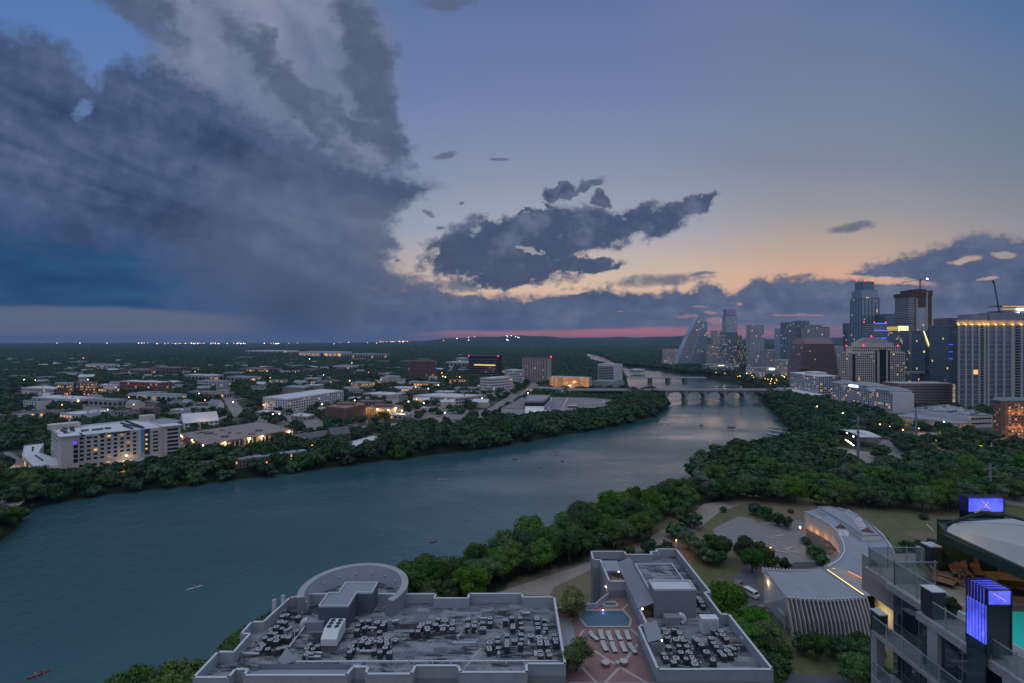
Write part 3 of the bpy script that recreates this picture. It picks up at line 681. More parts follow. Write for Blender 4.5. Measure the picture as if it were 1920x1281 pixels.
deck = [(8.5, 79.5), (22.6, 79.5), (22.6, 92), (24.2, 92), (24.2, 108.7), (20.6, 108.7), (16.9, 104.1), (11.6, 103.5), (8.5, 102.2)]
mb.prism(deck, 9, 45.6, top=False); ml.part('wall', mb, stucco)
mb = MB(); mb.face([(*p, ZR) for p in outl[::-1]]); mb.face([(*p, ZR) for p in east]); ml.part('roof', mb, roofing)
for pl in (outl, east): mb = MB(); inset_ring(mb, pl, ZR, ZP, 0.28); ml.part('parapet', mb, parapet)
for pl in (outl, east):
    mb = MB()
    n = len(pl)
    for a, b in zip(pl, pl[1:] + pl[:1]):
        L = math.hypot(b[0] - a[0], b[1] - a[1]); u = ((b[0] - a[0]) / L, (b[1] - a[1]) / L); s_ = -1 if pl is outl else 1
        nx, ny = -u[1] * s_, u[0] * s_
        mb.obox((a[0] + b[0]) / 2 + nx * 0.12, (a[1] + b[1]) / 2 + ny * 0.12, u[0], u[1], L + 0.12, 0.42, ZP + 0.003, ZP + 0.10)
    ml.part('coping', mb, coping)
# windows on the walls that face the viewer
for (xa, xb, y) in ((-15.0, -8.7, 80.4), (2.5, 8.4, 80.9), (-8, 2.3, 78.8)):
    ml.windows((xa, y), (xb, y), 41.0, 46.6, max(2, int((xb - xa) / 2.6)), 2, 0.55, 0.55, 0.25, frame=coping)
ml.windows((23.5, 79.5), (40, 79.5), 38, 46.6, 6, 2, 0.4, 0.45, 0.1, frame=coping); ml.windows((9, 79.5), (22, 79.5), 36, 44.4, 5, 2, 0.4, 0.45, 0.2, frame=coping)
ml.done(40)
# ring wall
mb = MB(); cx, cy, Ro, Ri, Rf = -31.9, 103.6, 10.6, 9.4, 8.6; a0, a1, N = R(-32), R(206), 56
def ring(a, r, z): return (cx + math.cos(a) * r, cy + math.sin(a) * r * 1.03, z)
for i in range(N):
    p = a0 + (a1 - a0) * i / N; q = a0 + (a1 - a0) * (i + 1) / N
    mb.mi = 0; mb.face([ring(p, Ro, 30), ring(q, Ro, 30), ring(q, Ro, 50.4), ring(p, Ro, 50.4)][::1])
    mb.mi = 1; mb.face([ring(q, Rf, ZR - 0.3), ring(p, Rf, ZR - 0.3), ring(p, Ri, 50.4), ring(q, Ri, 50.4)])
    mb.mi = 2; mb.face([ring(p, Ro + 0.1, 50.45), ring(q, Ro + 0.1, 50.45), ring(q, Ri - 0.05, 50.45), ring(p, Ri - 0.05, 50.45)])
    mb.face([ring(p, Ro + 0.1, 50.2), ring(q, Ro + 0.1, 50.2), ring(q, Ro + 0.1, 50.45), ring(p, Ro + 0.1, 50.45)])
for a in (a0, a1): mb.mi = 0; mb.face([ring(a, Rf, ZR), ring(a, Ro, ZR), ring(a, Ro, 50.4), ring(a, Ri, 50.4)])
ml.part('ring_wall', mb, [stucco, parapet, conc])
mb = MB(); mb.face([ring(a0 + (a1 - a0) * i / N, Ro - 0.3, ZR + 0.02) for i in range(N + 1)]); ml.part('roof_terrace', mb, roofing)
# L-shaped lift house
mb = MB(); hh = 51.4
mb.prism([(-35.7, 94.3), (-30.1, 94.3), (-30.1, 99.3), (-27.1, 99.3), (-27.1, 103.6), (-33.7, 103.6), (-33.7, 99.4), (-35.7, 99.4)], ZR, hh - 0.35, top=False); lw = ml.part('lift_house', mb, stucco_d)
mb = MB(); pl = [(-35.7, 94.3), (-30.1, 94.3), (-30.1, 99.3), (-27.1, 99.3), (-27.1, 103.6), (-33.7, 103.6), (-33.7, 99.4), (-35.7, 99.4)]
inset_ring(mb, [(x * 1.0, y) for x, y in pl], hh - 0.35, hh, 0.22); mb.mi = 1; mb.face([(*p, hh - 0.3) for p in pl]); ml.part('roof', mb, [coping, grey_roof], parent=lw)
# pipe rail, vents, walkway pads on the roof
mb = MB(); mb.tube([(8.0, 84.0, 47.62), (-37.6, 83.8, 47.62), (-38.4, 84.6, 47.62), (-38.0, 94.6, 47.7)], 0.13, 8)
for x in np.arange(-37, 8, 3.0): mb.box(x - 0.12, x + 0.12, 83.7, 84.1, ZR, 47.5)
ml.part('roof_pipe', mb, metal_w)
for px, py, w, d in ((660, 1245, 3.2, 1.8), (640, 1256, 3.4, 1.4), (1010, 1225, 1.6, 1.5), (870, 1205, 4.0, 0.5), (745, 1128, 1.3, 0.9), (920, 1124, 1.3, 0.8)):
    x, y = at(px, py, ZR + .1); mb = MB(); mb.box(x - w / 2, x + w / 2, y - d / 2, y + d / 2, ZR + 0.02, ZR + 0.14); ml.part('roof_pad', mb, metal_g)
mb = MB(); mb.prism([(-40.6, 78.5), (-25.6, 78.5), (-25.6, 82.2), (-40.6, 82.2)], ZR, 48.2, top=False)
mb.face([(-41.0, 78.4, 48.9), (-25.2, 78.4, 48.9), (-25.6, 82.4, ZR + .1), (-40.6, 82.4, ZR + .1)]); ml.part('sloping_roof', mb, grey_roof)
mb = MB(); mb.cyl(-36.8, 84.9 - 1.2, 1.5, 47.9, 50.0, 4, 0.05); ml.part('roof_peak', mb, parapet)
# clubhouse on the east wing
cb = Bld('rooftop_clubhouse', (31, 105, 45.6), 'grey rooftop clubhouse with a long metal shed roof beside the pool deck')
mb = MB(); mb.box(27.1, 35.2, 97.8, 101.6, ZR, 52.4); cb.part('lift_tower', mb, stucco)
mb = MB(); inset_ring(mb, [(27.1, 97.8), (35.2, 97.8), (35.2, 101.6), (27.1, 101.6)], 52.4, 52.75, 0.2); mb.mi = 1; mb.face([(27.1, 97.8, 52.42), (35.2, 97.8, 52.42), (35.2, 101.6, 52.42), (27.1, 101.6, 52.42)]); cb.part('tower_roof', mb, [coping, white_roof])
mb = MB(); mb.box(27.1, 35.4, 101.6, 113.2, ZR, 50.6); cb.part('wall', mb, stucco)
mb = MB(); inset_ring(mb, [(27.1, 101.65), (35.4, 101.65), (35.4, 113.2), (27.1, 113.2)], 50.6, 51.0, 0.2); mb.mi = 1; mb.face([(27.1, 101.6, 50.62), (35.4, 101.6, 50.62), (35.4, 113.2, 50.62), (27.1, 113.2, 50.62)]); cb.part('flat_roof', mb, [coping, roofing])
mb = MB(); n = 40
for i in range(n):
    y0 = 97.3 + 20.2 * i / n; y1 = 97.3 + 20.2 * (i + 1) / n; ym = (y0 + y1) / 2; e = 0.03
    mb.face([(24.0, y0, 49.2), (24.0, y1, 49.2), (27.05, y1, 50.4), (27.05, y0, 50.4)][::-1]); mb.box(24.0, 24.06, y0, y0 + 0.05, 49.2, 49.3)
    mb.tube([(24.0, y0, 49.24), (27.05, y0, 50.44)], 0.03, 4)
mb.face([(24.0, 97.3, 49.1), (24.0, 117.5, 49.1), (27.05, 117.5, 50.3), (27.05, 97.3, 50.3)]); cb.part('shed_roof', mb, grey_roof)
for yy in (98, 102, 106, 110, 114):
    mb = MB(); mb.cyl(24.5, yy, 0.12, 45.6, 49.3, 8); cb.part('post', mb, metal_d)
mb = MB(); mb.box(26.9, 27.08, 98, 117, 45.7, 49.8); cb.part('dark_glazing', mb, glass_d)
mb = MB(); mb.face([(20.9, 113.6, 49.1), (24.0, 113.6, 49.1), (24.2, 117.6, 49.7), (20.6, 117.6, 49.7)]); mb.face([(20.9, 113.6, 49.0), (20.6, 117.6, 49.6), (24.2, 117.6, 49.6), (24.0, 113.6, 49.0)]); cb.part('grill_canopy', mb, grey_roof)
mb = MB(); mb.face([(22.9, 86.1, 49.4), (25.4, 86.3, 49.9), (25.9, 91.9, 49.9), (23.4, 91.9, 49.4)]); mb.face([(22.9, 86.1, 49.3), (23.4, 91.9, 49.3), (25.9, 91.9, 49.8), (25.4, 86.3, 49.8)]); cb.part('small_canopy', mb, grey_roof)
mb = MB(); mb.box(23.2, 25.3, 86.0, 87.2, ZR, 49.3); cb.part('stair_wall', mb, stucco); cb.done()
# pool deck
dk = Bld('pool_deck', (15, 92, 45.6), 'red paved roof terrace with pale diagonal bands around a lit pool', 'terrace')
terr = pmat('terracotta_paving', (0.25, 0.15, 0.14), 0.85, var=0.25, scale=0.8, bump=0.2, bscale=6)
band = pmat('pale_paving_band', (0.42, 0.36, 0.34), 0.85, var=0.1); zd = 45.62
mb = MB(); mb.face([(*p, zd) for p in deck]); dk.part('paving', mb, terr)
mb = MB(); mb.face([(8.8, 91, zd + .006), (11.6, 91, zd + .006), (11.6, 100.5, zd + .006), (8.8, 100.5, zd + .006)]); dk.part('grey_walk', mb, grey_roof)
pool = [(14.0, 103.4), (22.4, 103.4), (23.2, 100.3), (22.3, 97.6), (14.3, 97.6), (13.3, 100.6)]
spa = [(18.6, 105.8), (19.2, 106.9), (21.4, 106.9), (22.0, 105.9), (21.5, 105.0), (19.2, 105.0)]
def band_line(a, b, w=0.45, z=zd + 0.012):
    mb = MB()
    L = math.hypot(b[0] - a[0], b[1] - a[1]); u = ((b[0] - a[0]) / L, (b[1] - a[1]) / L); nx, ny = -u[1] * w / 2, u[0] * w / 2
    mb.face([(a[0] - nx, a[1] - ny, z), (b[0] - nx, b[1] - ny, z), (b[0] + nx, b[1] + ny, z), (a[0] + nx, a[1] + ny, z)]); dk.part('paving_band', mb, band)
for a, b in (((13.4, 96.4), (10.0, 89)), ((10.0, 89.0), (14, 80.5)), ((14, 80.5), (18, 85.5)), ((14.5, 90), (18, 85.5)), ((22.6, 92), (18, 85.5)), ((12.2, 101), (9, 97.5)), ((22.4, 97), (23.8, 93.5)), ((18, 85.5), (22.4, 80.5)), ((13.5, 104), (10, 103)), ((22.5, 104), (24, 106)), ((10, 89), (8.8, 86))): band_line(a, b, z=zd + 0.012 + 0.003 * random.random())
def rimwater(p, nm):
    c = (sum(q[0] for q in p) / len(p), sum(q[1] for q in p) / len(p)); big = [(c[0] + (q[0] - c[0]) * 1.07, c[1] + (q[1] - c[1]) * 1.12) for q in p]
    m2 = MB(); m2.prism(big, zd, zd + 0.09, top=False); inset_ring(m2, big, zd, zd + 0.10, 0.48); dk.part(nm + '_coping', m2, band)
    return big
b1 = rimwater(pool, 'pool'); b2 = rimwater(spa, 'spa')
pw = bpy.data.materials.new('pool_water'); pw.use_nodes = True; nt = pw.node_tree; E.nt = nt; b = nt.nodes['Principled BSDF']
b.inputs['Base Color'].default_value = (*lin((74, 104, 118)), 1); b.inputs['Roughness'].default_value = 0.06
tc = nt.nodes.new('ShaderNodeTexCoord'); bn = nt.nodes.new('ShaderNodeBump'); bn.inputs['Strength'].default_value = 0.25; nt.links.new(noise(E(tc.outputs['Object']), 1.6, 3).s, bn.inputs['Height']); nt.links.new(bn.outputs[0], b.inputs['Normal'])
mb = MB(); mb.face([(*p, zd + 0.045) for p in pool]); dk.part('pool_water', mb, pw)
mb = MB(); mb.face([(*p, zd + 0.045) for p in spa]); dk.part('spa_water', mb, pw)
mb = MB(); x_, y_ = at(1130, 1144, zd); mb.ball((x_, y_ - 0.25, zd + 0.10), 0.13, 8, 5); dk.part('pool_lamp', mb, emat('pool_lamp_violet', (235, 150, 255), 14.0)); lamp_light(x_, y_ - 0.5, zd + 0.5, (190, 100, 255), 14)
for a, b in (((8.75, 102), (11.6, 103.4)), ((11.6, 103.4), (16.9, 104.0)), ((16.9, 104.0), (20.5, 108.5)), ((9, 79.7), (22.4, 79.7))):
    L = math.hypot(b[0] - a[0], b[1] - a[1]); mb = MB(); mb.obox((a[0] + b[0]) / 2, (a[1] + b[1]) / 2, (b[0] - a[0]) / L, (b[1] - a[1]) / L, L, 0.3, 45.6, 46.8); dk.part('deck_parapet', mb, parapet)
dk.done()
# loungers
def make_lounger():
    o = root('sun_lounger', (0, 0, 0), 'x', 'sun lounger')
    mb = MB(); mb.box(-0.33, 0.33, -0.95, 0.35, 0.28, 0.36); s1 = mb.build('seat', conc_l, o)
    mb = MB(); mb.face([(-0.33, 0.35, 0.36), (0.33, 0.35, 0.36), (0.33, 0.95, 0.72), (-0.33, 0.95, 0.72)]); mb.face([(-0.33, 0.35, 0.28), (-0.33, 0.95, 0.64), (0.33, 0.95, 0.64), (0.33, 0.35, 0.28)])
    mb.face([(-0.33, 0.95, 0.64), (-0.33, 0.95, 0.72), (0.33, 0.95, 0.72), (0.33, 0.95, 0.64)]); s2 = mb.build('backrest', conc_l, o)
    mb = MB()
    for sx in (-0.3, 0.3):
        for sy in (-0.85, 0.3): mb.box(sx - 0.03, sx + 0.03, sy - 0.03, sy + 0.03, 0.0, 0.28)
        mb.box(sx - 0.03, sx + 0.03, -0.95, 0.5, 0.22, 0.28)
    s3 = mb.build('frame', metal_d, o); kids(o, s1, s2, s3); return o
LG = make_lounger(); first = True
for i, (zx, zy, rr) in enumerate([(245, 842, 0.5), (311, 832, 0.05), (380, 843, 0.1), (459, 836, 0.1), (535, 836, 0.0), (336, 928, 0.15), (415, 938, 0.1), (498, 936, 0.1), (577, 948, 0.25)]):
    x, y = at(1060 + zx / 4.571, 1010 + zy / 4.571, zd + 0.3); lb = 'grey sun lounger in the %s row on the red roof terrace' % ('near' if i > 4 else 'far, poolside')
    if first: LG.location = (x, y, zd + .02); LG.rotation_euler = (0, 0, rr); LG['label'] = lb; LG['group'] = 'sun loungers on the roof terrace'; LG.scale = (1.25, 1.25, 1.1); first = False
    else: copy_tree(LG, (x, y, zd + .02), rr, label=lb)
x, y = at(1060 + 425 / 4.571, 1010 + 395 / 4.571, zd + 0.7)
t = root('picnic_table', (x, y, zd), 'pale rectangular table with benches at the far end of the roof terrace', 'table')
mb = MB(); mb.box(x - .5, x + .5, y - 1.2, y + 1.2, zd + .72, zd + .8); mb.build('table_top', coping, t)
mb = MB(); mb.box(x - .4, x - .3, y - 1, y + 1, zd, zd + .72); mb.box(x + .3, x + .4, y - 1, y + 1, zd, zd + .72); mb.build('leg', metal_d, t)
for a in (-1, .7): mb = MB(); mb.box(x + a, x + a + .3, y - 1.1, y + 1.1, zd + .4, zd + .47); mb.build('bench', metal_d, t)
for k, (zx, zy, r_) in enumerate(((345, 1075, 0.75), (500, 1065, 0.75), (447, 1078, 0.4))):
    x, y = at(1060 + zx / 4.571, 1010 + zy / 4.571, zd + .3); t = root('planter', (x, y, zd), ['terracotta planter under a pale lid beside the near terrace wall', 'terracotta planter with a round white top, nearest the terrace corner', 'small pale pot between the two terracotta planters'][k], 'planter')
    mb = MB(); mb.cyl(x, y, r_ * .8, zd, zd + .65, 16, r_); mb.build('pot', terr if k < 2 else conc, t); mb = MB(); mb.cyl(x, y, r_ * 0.97, zd + .653, zd + .76, 16, r_ * .8); mb.build('lid', conc_l, t)
for k, (zx, zy, zz) in enumerate(((577, 438, 48.2), (618, 520, 48.2), (660, 603, 48.2), (457, 282, 48.8), (347, 412, 46.4), (825, 872, 49.0))):
    x, y = at(1060 + zx / 4.571, 1010 + zy / 4.571, zz); t = root('terrace_lamp', (x, y, zd), 'small warm lamp glowing on its post along the roof terrace', 'lamp', 'warm lamps on the roof terrace')
    mb = MB(); mb.cyl(x, y, 0.05, zd, zz - .1, 6); mb.build('post', metal_d, t); mb = MB(); mb.ball((x, y, zz), 0.16, 8, 5); mb.build('globe', lamp_w, t); lamp_light(x - .2, y - .3, zz - 0.2, (255, 190, 120), 16)
# terrace trees
tree(YEL, *at(1072, 1158, zd), zd - 1.0, 1.0, 0.5, 'yellow-green lit tree at the far corner of the roof terrace', None)
tree((crown_mesh('crown', 33, 3.0, 2.6, 16, 5000, 0.15, leaf_b, 3.0, core=0.75), trunk_mesh(33, 3.0, .15, 2)), 10.6, 84.5, zd, 0.95, 0.5, 'round olive-green tree in the near corner of the roof terrace', None)
x_, y_ = at(1053, 1140, zd); lamp_light(x_, y_ - 1.0, zd + 0.4, (255, 225, 140), 60)
# air conditioners
def make_ac(k):
    o = root('air_conditioner', (0, 0, 0), 'x', 'air conditioner'); w, h = ((0.40, 0.85), (0.46, 0.72), (0.38, 1.0))[k]
    mb = MB(); mb.box(-w, w, -w, w, 0.10, h); mb.mi = 1; mb.box(-w * 1.08, w * 1.08, -w * 1.08, w * 1.08, 0, 0.10)
    for i in range(7): z = 0.18 + i * (h - 0.28) / 7; mb.box(-w - 0.012, w + 0.012, -w - 0.012, w + 0.012, z, z + 0.03)
    a = mb.build('cabinet', [(cab_m, conc_d, cab_m)[k], metal_d], o)
    mb = MB(); n = 16
    for i in range(n):
        p, q = 2 * math.pi * i / n, 2 * math.pi * (i + 1) / n; f = lambda t, r, z: (math.cos(t) * r, math.sin(t) * r, z)
        mb.face([f(p, w * .62, h + .07), f(p, w * .9, h + .07), f(q, w * .9, h + .07), f(q, w * .62, h + .07)]); mb.face([f(p, w * .9, h + .004), f(q, w * .9, h + .004), f(q, w * .9, h + .07), f(p, w * .9, h + .07)])
    mb.mi = 2; mb.box(-w, w, -w, w, h + .001, h + .02); mb.mi = 1; mb.cyl(0, 0, w * .64, h + .02, h + .03, 14)
    for i in range(4):
        t = i * 1.57; mb.mi = 2; mb.face([f(t, .05, h + .04), f(t + .5, w * .55, h + .04), f(t + .9, w * .55, h + .04)])
    mb.mi = 0; mb.cyl(0, 0, 0.07, h + .03, h + .06, 8)
    b_ = mb.build('fan_grille', [metal_w, black, conc_d], o); kids(o, a, b_); return o
ACS = [make_ac(k) for k in range(3)]; used = [False] * 3
ac1 = [(550, 855), (620, 855), (660, 855), (710, 855), (760, 845), (565, 810), (600, 770), (640, 795), (690, 795), (730, 795), (640, 760), (690, 765), (750, 760), (790, 770), (640, 725), (680, 730), (710, 730), (650, 690), (690, 690), (735, 685), (760, 650), (800, 640), (850, 720), (820, 730), (870, 600), (840, 605), (740, 600), (720, 630), (770, 580), (925, 625), (600, 800), (580, 830), (940, 850), (960, 820), (985, 800), (990, 860), (1010, 870), (1030, 840), (935, 890), (980, 890), (1390, 630), (1445, 625), (1360, 670), (1410, 690), (1350, 715), (1535, 715), (1560, 670), (1515, 635), (1575, 640), (1410, 770), (1465, 775), (1535, 765), (1595, 765), (1665, 775), (1590, 800), (1660, 795), (1595, 825), (1440, 815), (1390, 810), (1580, 860), (1615, 900), (1300, 830), (1330, 800), (1490, 865), (1310, 860), (1540, 880), (1540, 800), (1800, 710), (1850, 720), (1860, 680), (1880, 655), (1290, 890)]
ac2 = [(115, 810), (125, 765), (145, 740), (200, 765), (205, 800), (215, 715), (280, 745), (295, 725), (300, 695), (345, 775), (360, 745), (365, 700), (430, 770), (435, 740), (440, 700), (570, 765), (575, 735), (575, 680), (635, 765), (640, 715), (640, 695), (710, 710), (720, 690), (715, 770), (780, 725), (780, 685), (920, 710), (935, 690), (980, 685), (990, 735), (990, 770), (1055, 685), (1065, 735), (1070, 770), (1205, 665), (1210, 700), (1215, 730), (1220, 775), (1280, 700), (1285, 740), (1290, 775), (935, 835), (850, 865), (850, 905), (855, 950), (775, 900), (770, 940), (775, 970), (935, 880), (935, 910), (935, 945), (1005, 875), (1065, 845), (1070, 880), (1060, 930), (1090, 900), (1155, 840), (1230, 850), (1235, 880), (1240, 910), (1290, 860), (1300, 895), (1305, 930), (1370, 840), (1380, 880), (1385, 910), (1240, 980), (1245, 1020), (1315, 985), (1325, 1020), (1045, 945)]
ac3 = [(845, 780), (860, 810), (880, 800), (900, 820), (870, 850), (910, 850), (950, 860), (930, 780), (955, 790), (980, 810), (990, 840), (1010, 880), (885, 915), (975, 920), (1000, 945), (990, 975), (1040, 920), (1060, 945), (1070, 975), (1010, 1000), (1035, 1030), (950, 1020), (1085, 1010), (1100, 1040), (930, 1070), (1110, 1070), (840, 980), (860, 1010), (850, 1030), (890, 1060), (1110, 850), (1130, 880), (1165, 910), (1145, 900), (1190, 935), (1210, 965), (1240, 980), (1265, 1050), (1250, 855), (1270, 890), (1295, 930), (1325, 965), (1355, 1000), (1330, 795), (1350, 820), (1380, 855), (1300, 780), (1410, 920), (1385, 960), (1415, 990), (1445, 950), (1430, 930), (1270, 780), (1150, 520), (1165, 545), (1180, 570), (1140, 500)]
placed = []; rg = random.Random(5)
for lst, fx, ox, oy, lb in ((ac1, 4.364, 360, 1020, 'grey fan-topped air conditioner on the west roof, near the ring wall'), (ac2, 4.908, 760, 1020, 'grey fan-topped air conditioner on the middle of the long roof'), (ac3, 4.571, 1060, 1010, 'grey fan-topped air conditioner on the east wing roof')):
    for zx, zy in lst:
        x, y = at(ox + zx / fx, oy + zy / fx, 48.15)
        if any((x - a) ** 2 + (y - b) ** 2 < 0.86 ** 2 for a, b in placed): continue
        placed.append((x, y)); k = rg.choice([0, 0, 1, 2]); gr = 'air conditioners in rows, ' + lb[34:]; rz = rg.choice([0, 1.57]) + rg.uniform(-.06, .06)
        s_ = rg.uniform(0.95, 1.2)
        if not used[k]: o = ACS[k]; o.location = (x, y, ZR + .02); o.rotation_euler = (0, 0, rz); o.scale = (s_,) * 3; o['label'] = lb; o['group'] = gr; used[k] = True
        else: copy_tree(ACS[k], (x, y, ZR + .02), rz, (s_,) * 3, lb, gr)
# refrigerant lines, ducts and clutter between the units
def clutter(i, x, y):
    global used_v
    t = root('vent_pipe', (x, y, ZR), 'short grey vent pipe with a cap among the air conditioners', 'vent', 'vent pipes among the air conditioners')
    h = rg.uniform(0.5, 1.0); mb = MB(); mb.cyl(x, y, 0.1, ZR, ZR + h, 8); mb.build('pipe', metal_g, t); mb = MB(); mb.cyl(x, y, 0.2, ZR + h, ZR + h + 0.12, 8, 0.16); mb.build('cap', metal_g, t)
for i in range(60):
    a = placed[rg.randrange(len(placed))]; x, y = a[0] + rg.uniform(-2.2, 2.2), a[1] + rg.uniform(-2.2, 2.2)
    if all((x - p) ** 2 + (y - q) ** 2 > .8 for p, q in placed) and (-44 < x < 7.5 and 85 < y < 101 or 26 < x < 39 and 81 < y < 94): clutter(i, x, y)
for i in range(110):
    a = placed[rg.randrange(len(placed))]; cand = [p for p in placed if 0.5 < math.hypot(p[0] - a[0], p[1] - a[1]) < 3.0]
    if not cand: continue
    b_ = cand[rg.randrange(len(cand))]; mb = MB(); o_ = rg.uniform(-.55, .55)
    mb.tube([(a[0] + o_, a[1] - .5, ZR + .12), ((a[0] + b_[0]) / 2 + o_, (a[1] + b_[1]) / 2 - .6, ZR + .1), (b_[0] + o_, b_[1] - .55, ZR + .12)], 0.05, 5)
    tag(mb.build('refrigerant_pipe', black if i % 2 else metal_g), 'thin pipe lying on the roof between neighbouring air conditioners', 'pipe', 'thin pipes between the air conditioners')
ducts = [(360 + 480 / 4.364, 1020 + 900 / 4.364, 3, 0), (360 + 1420 / 4.364, 1020 + 880 / 4.364, 2.6, 0), (360 + 1470 / 4.364, 1020 + 690 / 4.364, 1.8, 0), (360 + 1000 / 4.364, 1020 + 925 / 4.364, 2.2, 0), (360 + 790 / 4.364, 1020 + 700 / 4.364, 1.6, 1.2), (760 + 860 / 4.908, 1020 + 1000 / 4.908, 1.5, 1.57), (760 + 1135 / 4.908, 1020 + 915 / 4.908, 1.4, 1.57), (830, 1175, 2.4, 0), (862, 1192, 1.2, 1.2), (700, 1205, 2.0, .6), (905, 1160, 1.6, 0), (985, 1150, 1.8, 0), (1020, 1185, 1.2, 1.57), (590, 1225, 2.6, 0), (1290, 1222, 1.6, 1.0), (1345, 1190, 2.6, -1.0), (1370, 1222, 2.0, -1.0), (1250, 1195, 1.3, 0), (740, 1165, 1.5, .3)]
for px, py, L, a in ducts:
    x, y = at(px, py, ZR + .4); t = root('air_duct', (x, y, ZR), 'galvanised elbow duct rising from the roof among the air conditioners', 'duct', 'galvanised ducts on the roof')
    mb = MB(); u = (math.cos(a), math.sin(a)); mb.tube([(x - u[0] * L / 2, y - u[1] * L / 2, ZR + .45), (x + u[0] * L / 2, y + u[1] * L / 2, ZR + .45)], 0.24, 10); mb.build('duct', metal_g, t, True)
    mb = MB(); mb.tube([(x - u[0] * L / 2, y - u[1] * L / 2, ZR), (x - u[0] * L / 2, y - u[1] * L / 2, ZR + .8)], 0.3, 10); mb.build('elbow', metal_g, t, True)
# big cooling unit
t = root('cooling_unit', (-31.2, 89.5, ZR), 'large white chiller with six round black fans beside the dark lift house', 'chiller')
mb = MB(); x0, x1 = -32.55, -29.85; mb.box(x0 + .2, x1 - .2, 87.4, 91.7, ZR, 48.2); mb.build('base', conc_d, t)
mb = MB(); pr = [(87.1, 48.2), (91.9, 48.2), (91.9, 50.3), (88.7, 50.3), (87.1, 49.3)]
for i in range(5):
    (ya, za), (yb, zb) = pr[i], pr[(i + 1) % 5]; mb.face([(x0, ya, za), (x0, yb, zb), (x1, yb, zb), (x1, ya, za)])
mb.face([(x0, a, b) for a, b in pr]); mb.face([(x1, a, b) for a, b in pr[::-1]]); mb.build('casing', metal_w, t)
for i in range(3):
    for j in range(2):
        mb = MB(); cx_, cy_ = x0 + .7 + j * 1.3, 89.2 + i * 1.0; mb.cyl(cx_, cy_, 0.46, 50.31, 50.40, 16); mb.mi = 1; mb.cyl(cx_, cy_, 0.40, 50.40, 50.42, 16); mb.build('fan', [metal_g, black], t)
# ducts: S-shaped exhausts, dishes, davits, masts
for k, (px, py, z_, lb) in enumerate(((577, 1178, ZR, 'curved grey exhaust housing west of the white chiller'), (1273, 1168, ZR, 'curved white exhaust housing at the foot of the clubhouse tower'))):
    x, y = at(px, py, z_); t = root('exhaust_housing', (x, y, ZR), lb, 'exhaust duct')
    mb = MB(); mb.box(x, x + 3.2, y - .8, y + .8, ZR, ZR + 1.5) if k == 0 else mb.box(x - 2.8, x, y - .8, y + .8, ZR, ZR + 1.4); mb.build('housing', grey_roof, t)
    mb = MB(); sgn = -1 if k == 0 else 1; pts = [(x + sgn * 0.9 * math.sin(a) * 1.0, y, ZR + .7 + .75 * math.cos(a)) for a in np.linspace(0, 2.6, 8)]; mb.tube(pts, 0.55, 10); mb.build('outlet', metal_w, t, True)
for k, (px, py, lb) in enumerate(((1321, 1183, 'left'), (1337, 1183, 'right'))):
    x, y = at(px, py, ZR); t = root('packaged_unit', (x, y, ZR), 'tall white cabinet unit %s the clubhouse, one of a pair' % ('close beside' if k == 0 else 'farther from'), 'rooftop unit')
    mb = MB(); mb.box(x - .75, x + .75, y - .8, y + .8, ZR, ZR + 2.6); mb.build('casing', metal_w, t)
    mb = MB()
    for i in range(6): mb.box(x - .6, x + .6, y - .84, y - .8, ZR + .5 + i * .3, ZR + .6 + i * .3)
    mb.build('louvre', metal_g, t)
for px, py in ((514, 1155), (530.5, 1147)):
    x, y = at(px, py, ZR); t = root('flue', (x, y, ZR), 'fat white flue pipe standing by the west parapet', 'flue', 'pair of white flues by the west parapet')
    mb = MB(); mb.cyl(x, y, .36, ZR, ZR + 3.0, 14); mb.build('pipe', metal_w, t, True); mb = MB(); mb.cyl(x, y, .42, ZR + 3.0, ZR + 3.15, 14, .38); mb.build('rim', metal_g, t)
def mast(px, py, h, lean, lb):
    x, y = at(px, py, ZR); t = root('window_washing_davit', (x, y, ZR), lb, 'davit')
    mb = MB(); mb.tube([(x, y, ZR), (x + lean[0], y + lean[1], ZR + h)], .09, 8); mb.build('arm', metal_w, t); mb = MB(); mb.cyl(x, y, .3, ZR, ZR + .25, 8); mb.build('foot', metal_g, t)
    mb = MB(); e = (x + lean[0], y + lean[1], ZR + h); 
    for a in range(6): mb.tube([e, (e[0] + .5 * math.cos(a * 1.05), e[1] + .5 * math.sin(a * 1.05), e[2] + (-.1 if a % 2 else .25))], .05, 4)
    mb.build('bracket', pmat('rusty_bracket', (.22, .18, .12), .9), t)
mast(765.5, 1265, 2.7, (0, .2), 'white upright davit arm with rusty bracket, left one by the near edge'); mast(861, 1266, 3.4, (3.4, 1.6), 'long slanting white davit arm resting above the near edge'); mast(552, 1200, 2.2, (0, 0), 'slim white upright pole west of the chiller')
for i, (px, py) in enumerate(((745, 1126), (929, 1126), (1138, 1046), (1232, 1045), (1395, 1206), (1363, 1163))):
    x, y = at(px, py, ZR); t = root('floodlight_box', (x, y, ZR), 'pale square equipment box on the roof beside the parapet', 'equipment box', 'pale boxes beside the parapet')
    mb = MB(); mb.box(x - .5, x + .5, y - .25, y + .25, ZR + .35, ZR + 1.05); mb.build('box', metal_w, t); mb = MB(); mb.box(x - .35, x - .27, y - .1, y + .1, ZR, ZR + .35); mb.box(x + .27, x + .35, y - .1, y + .1, ZR, ZR + .35); mb.build('leg', metal_g, t)
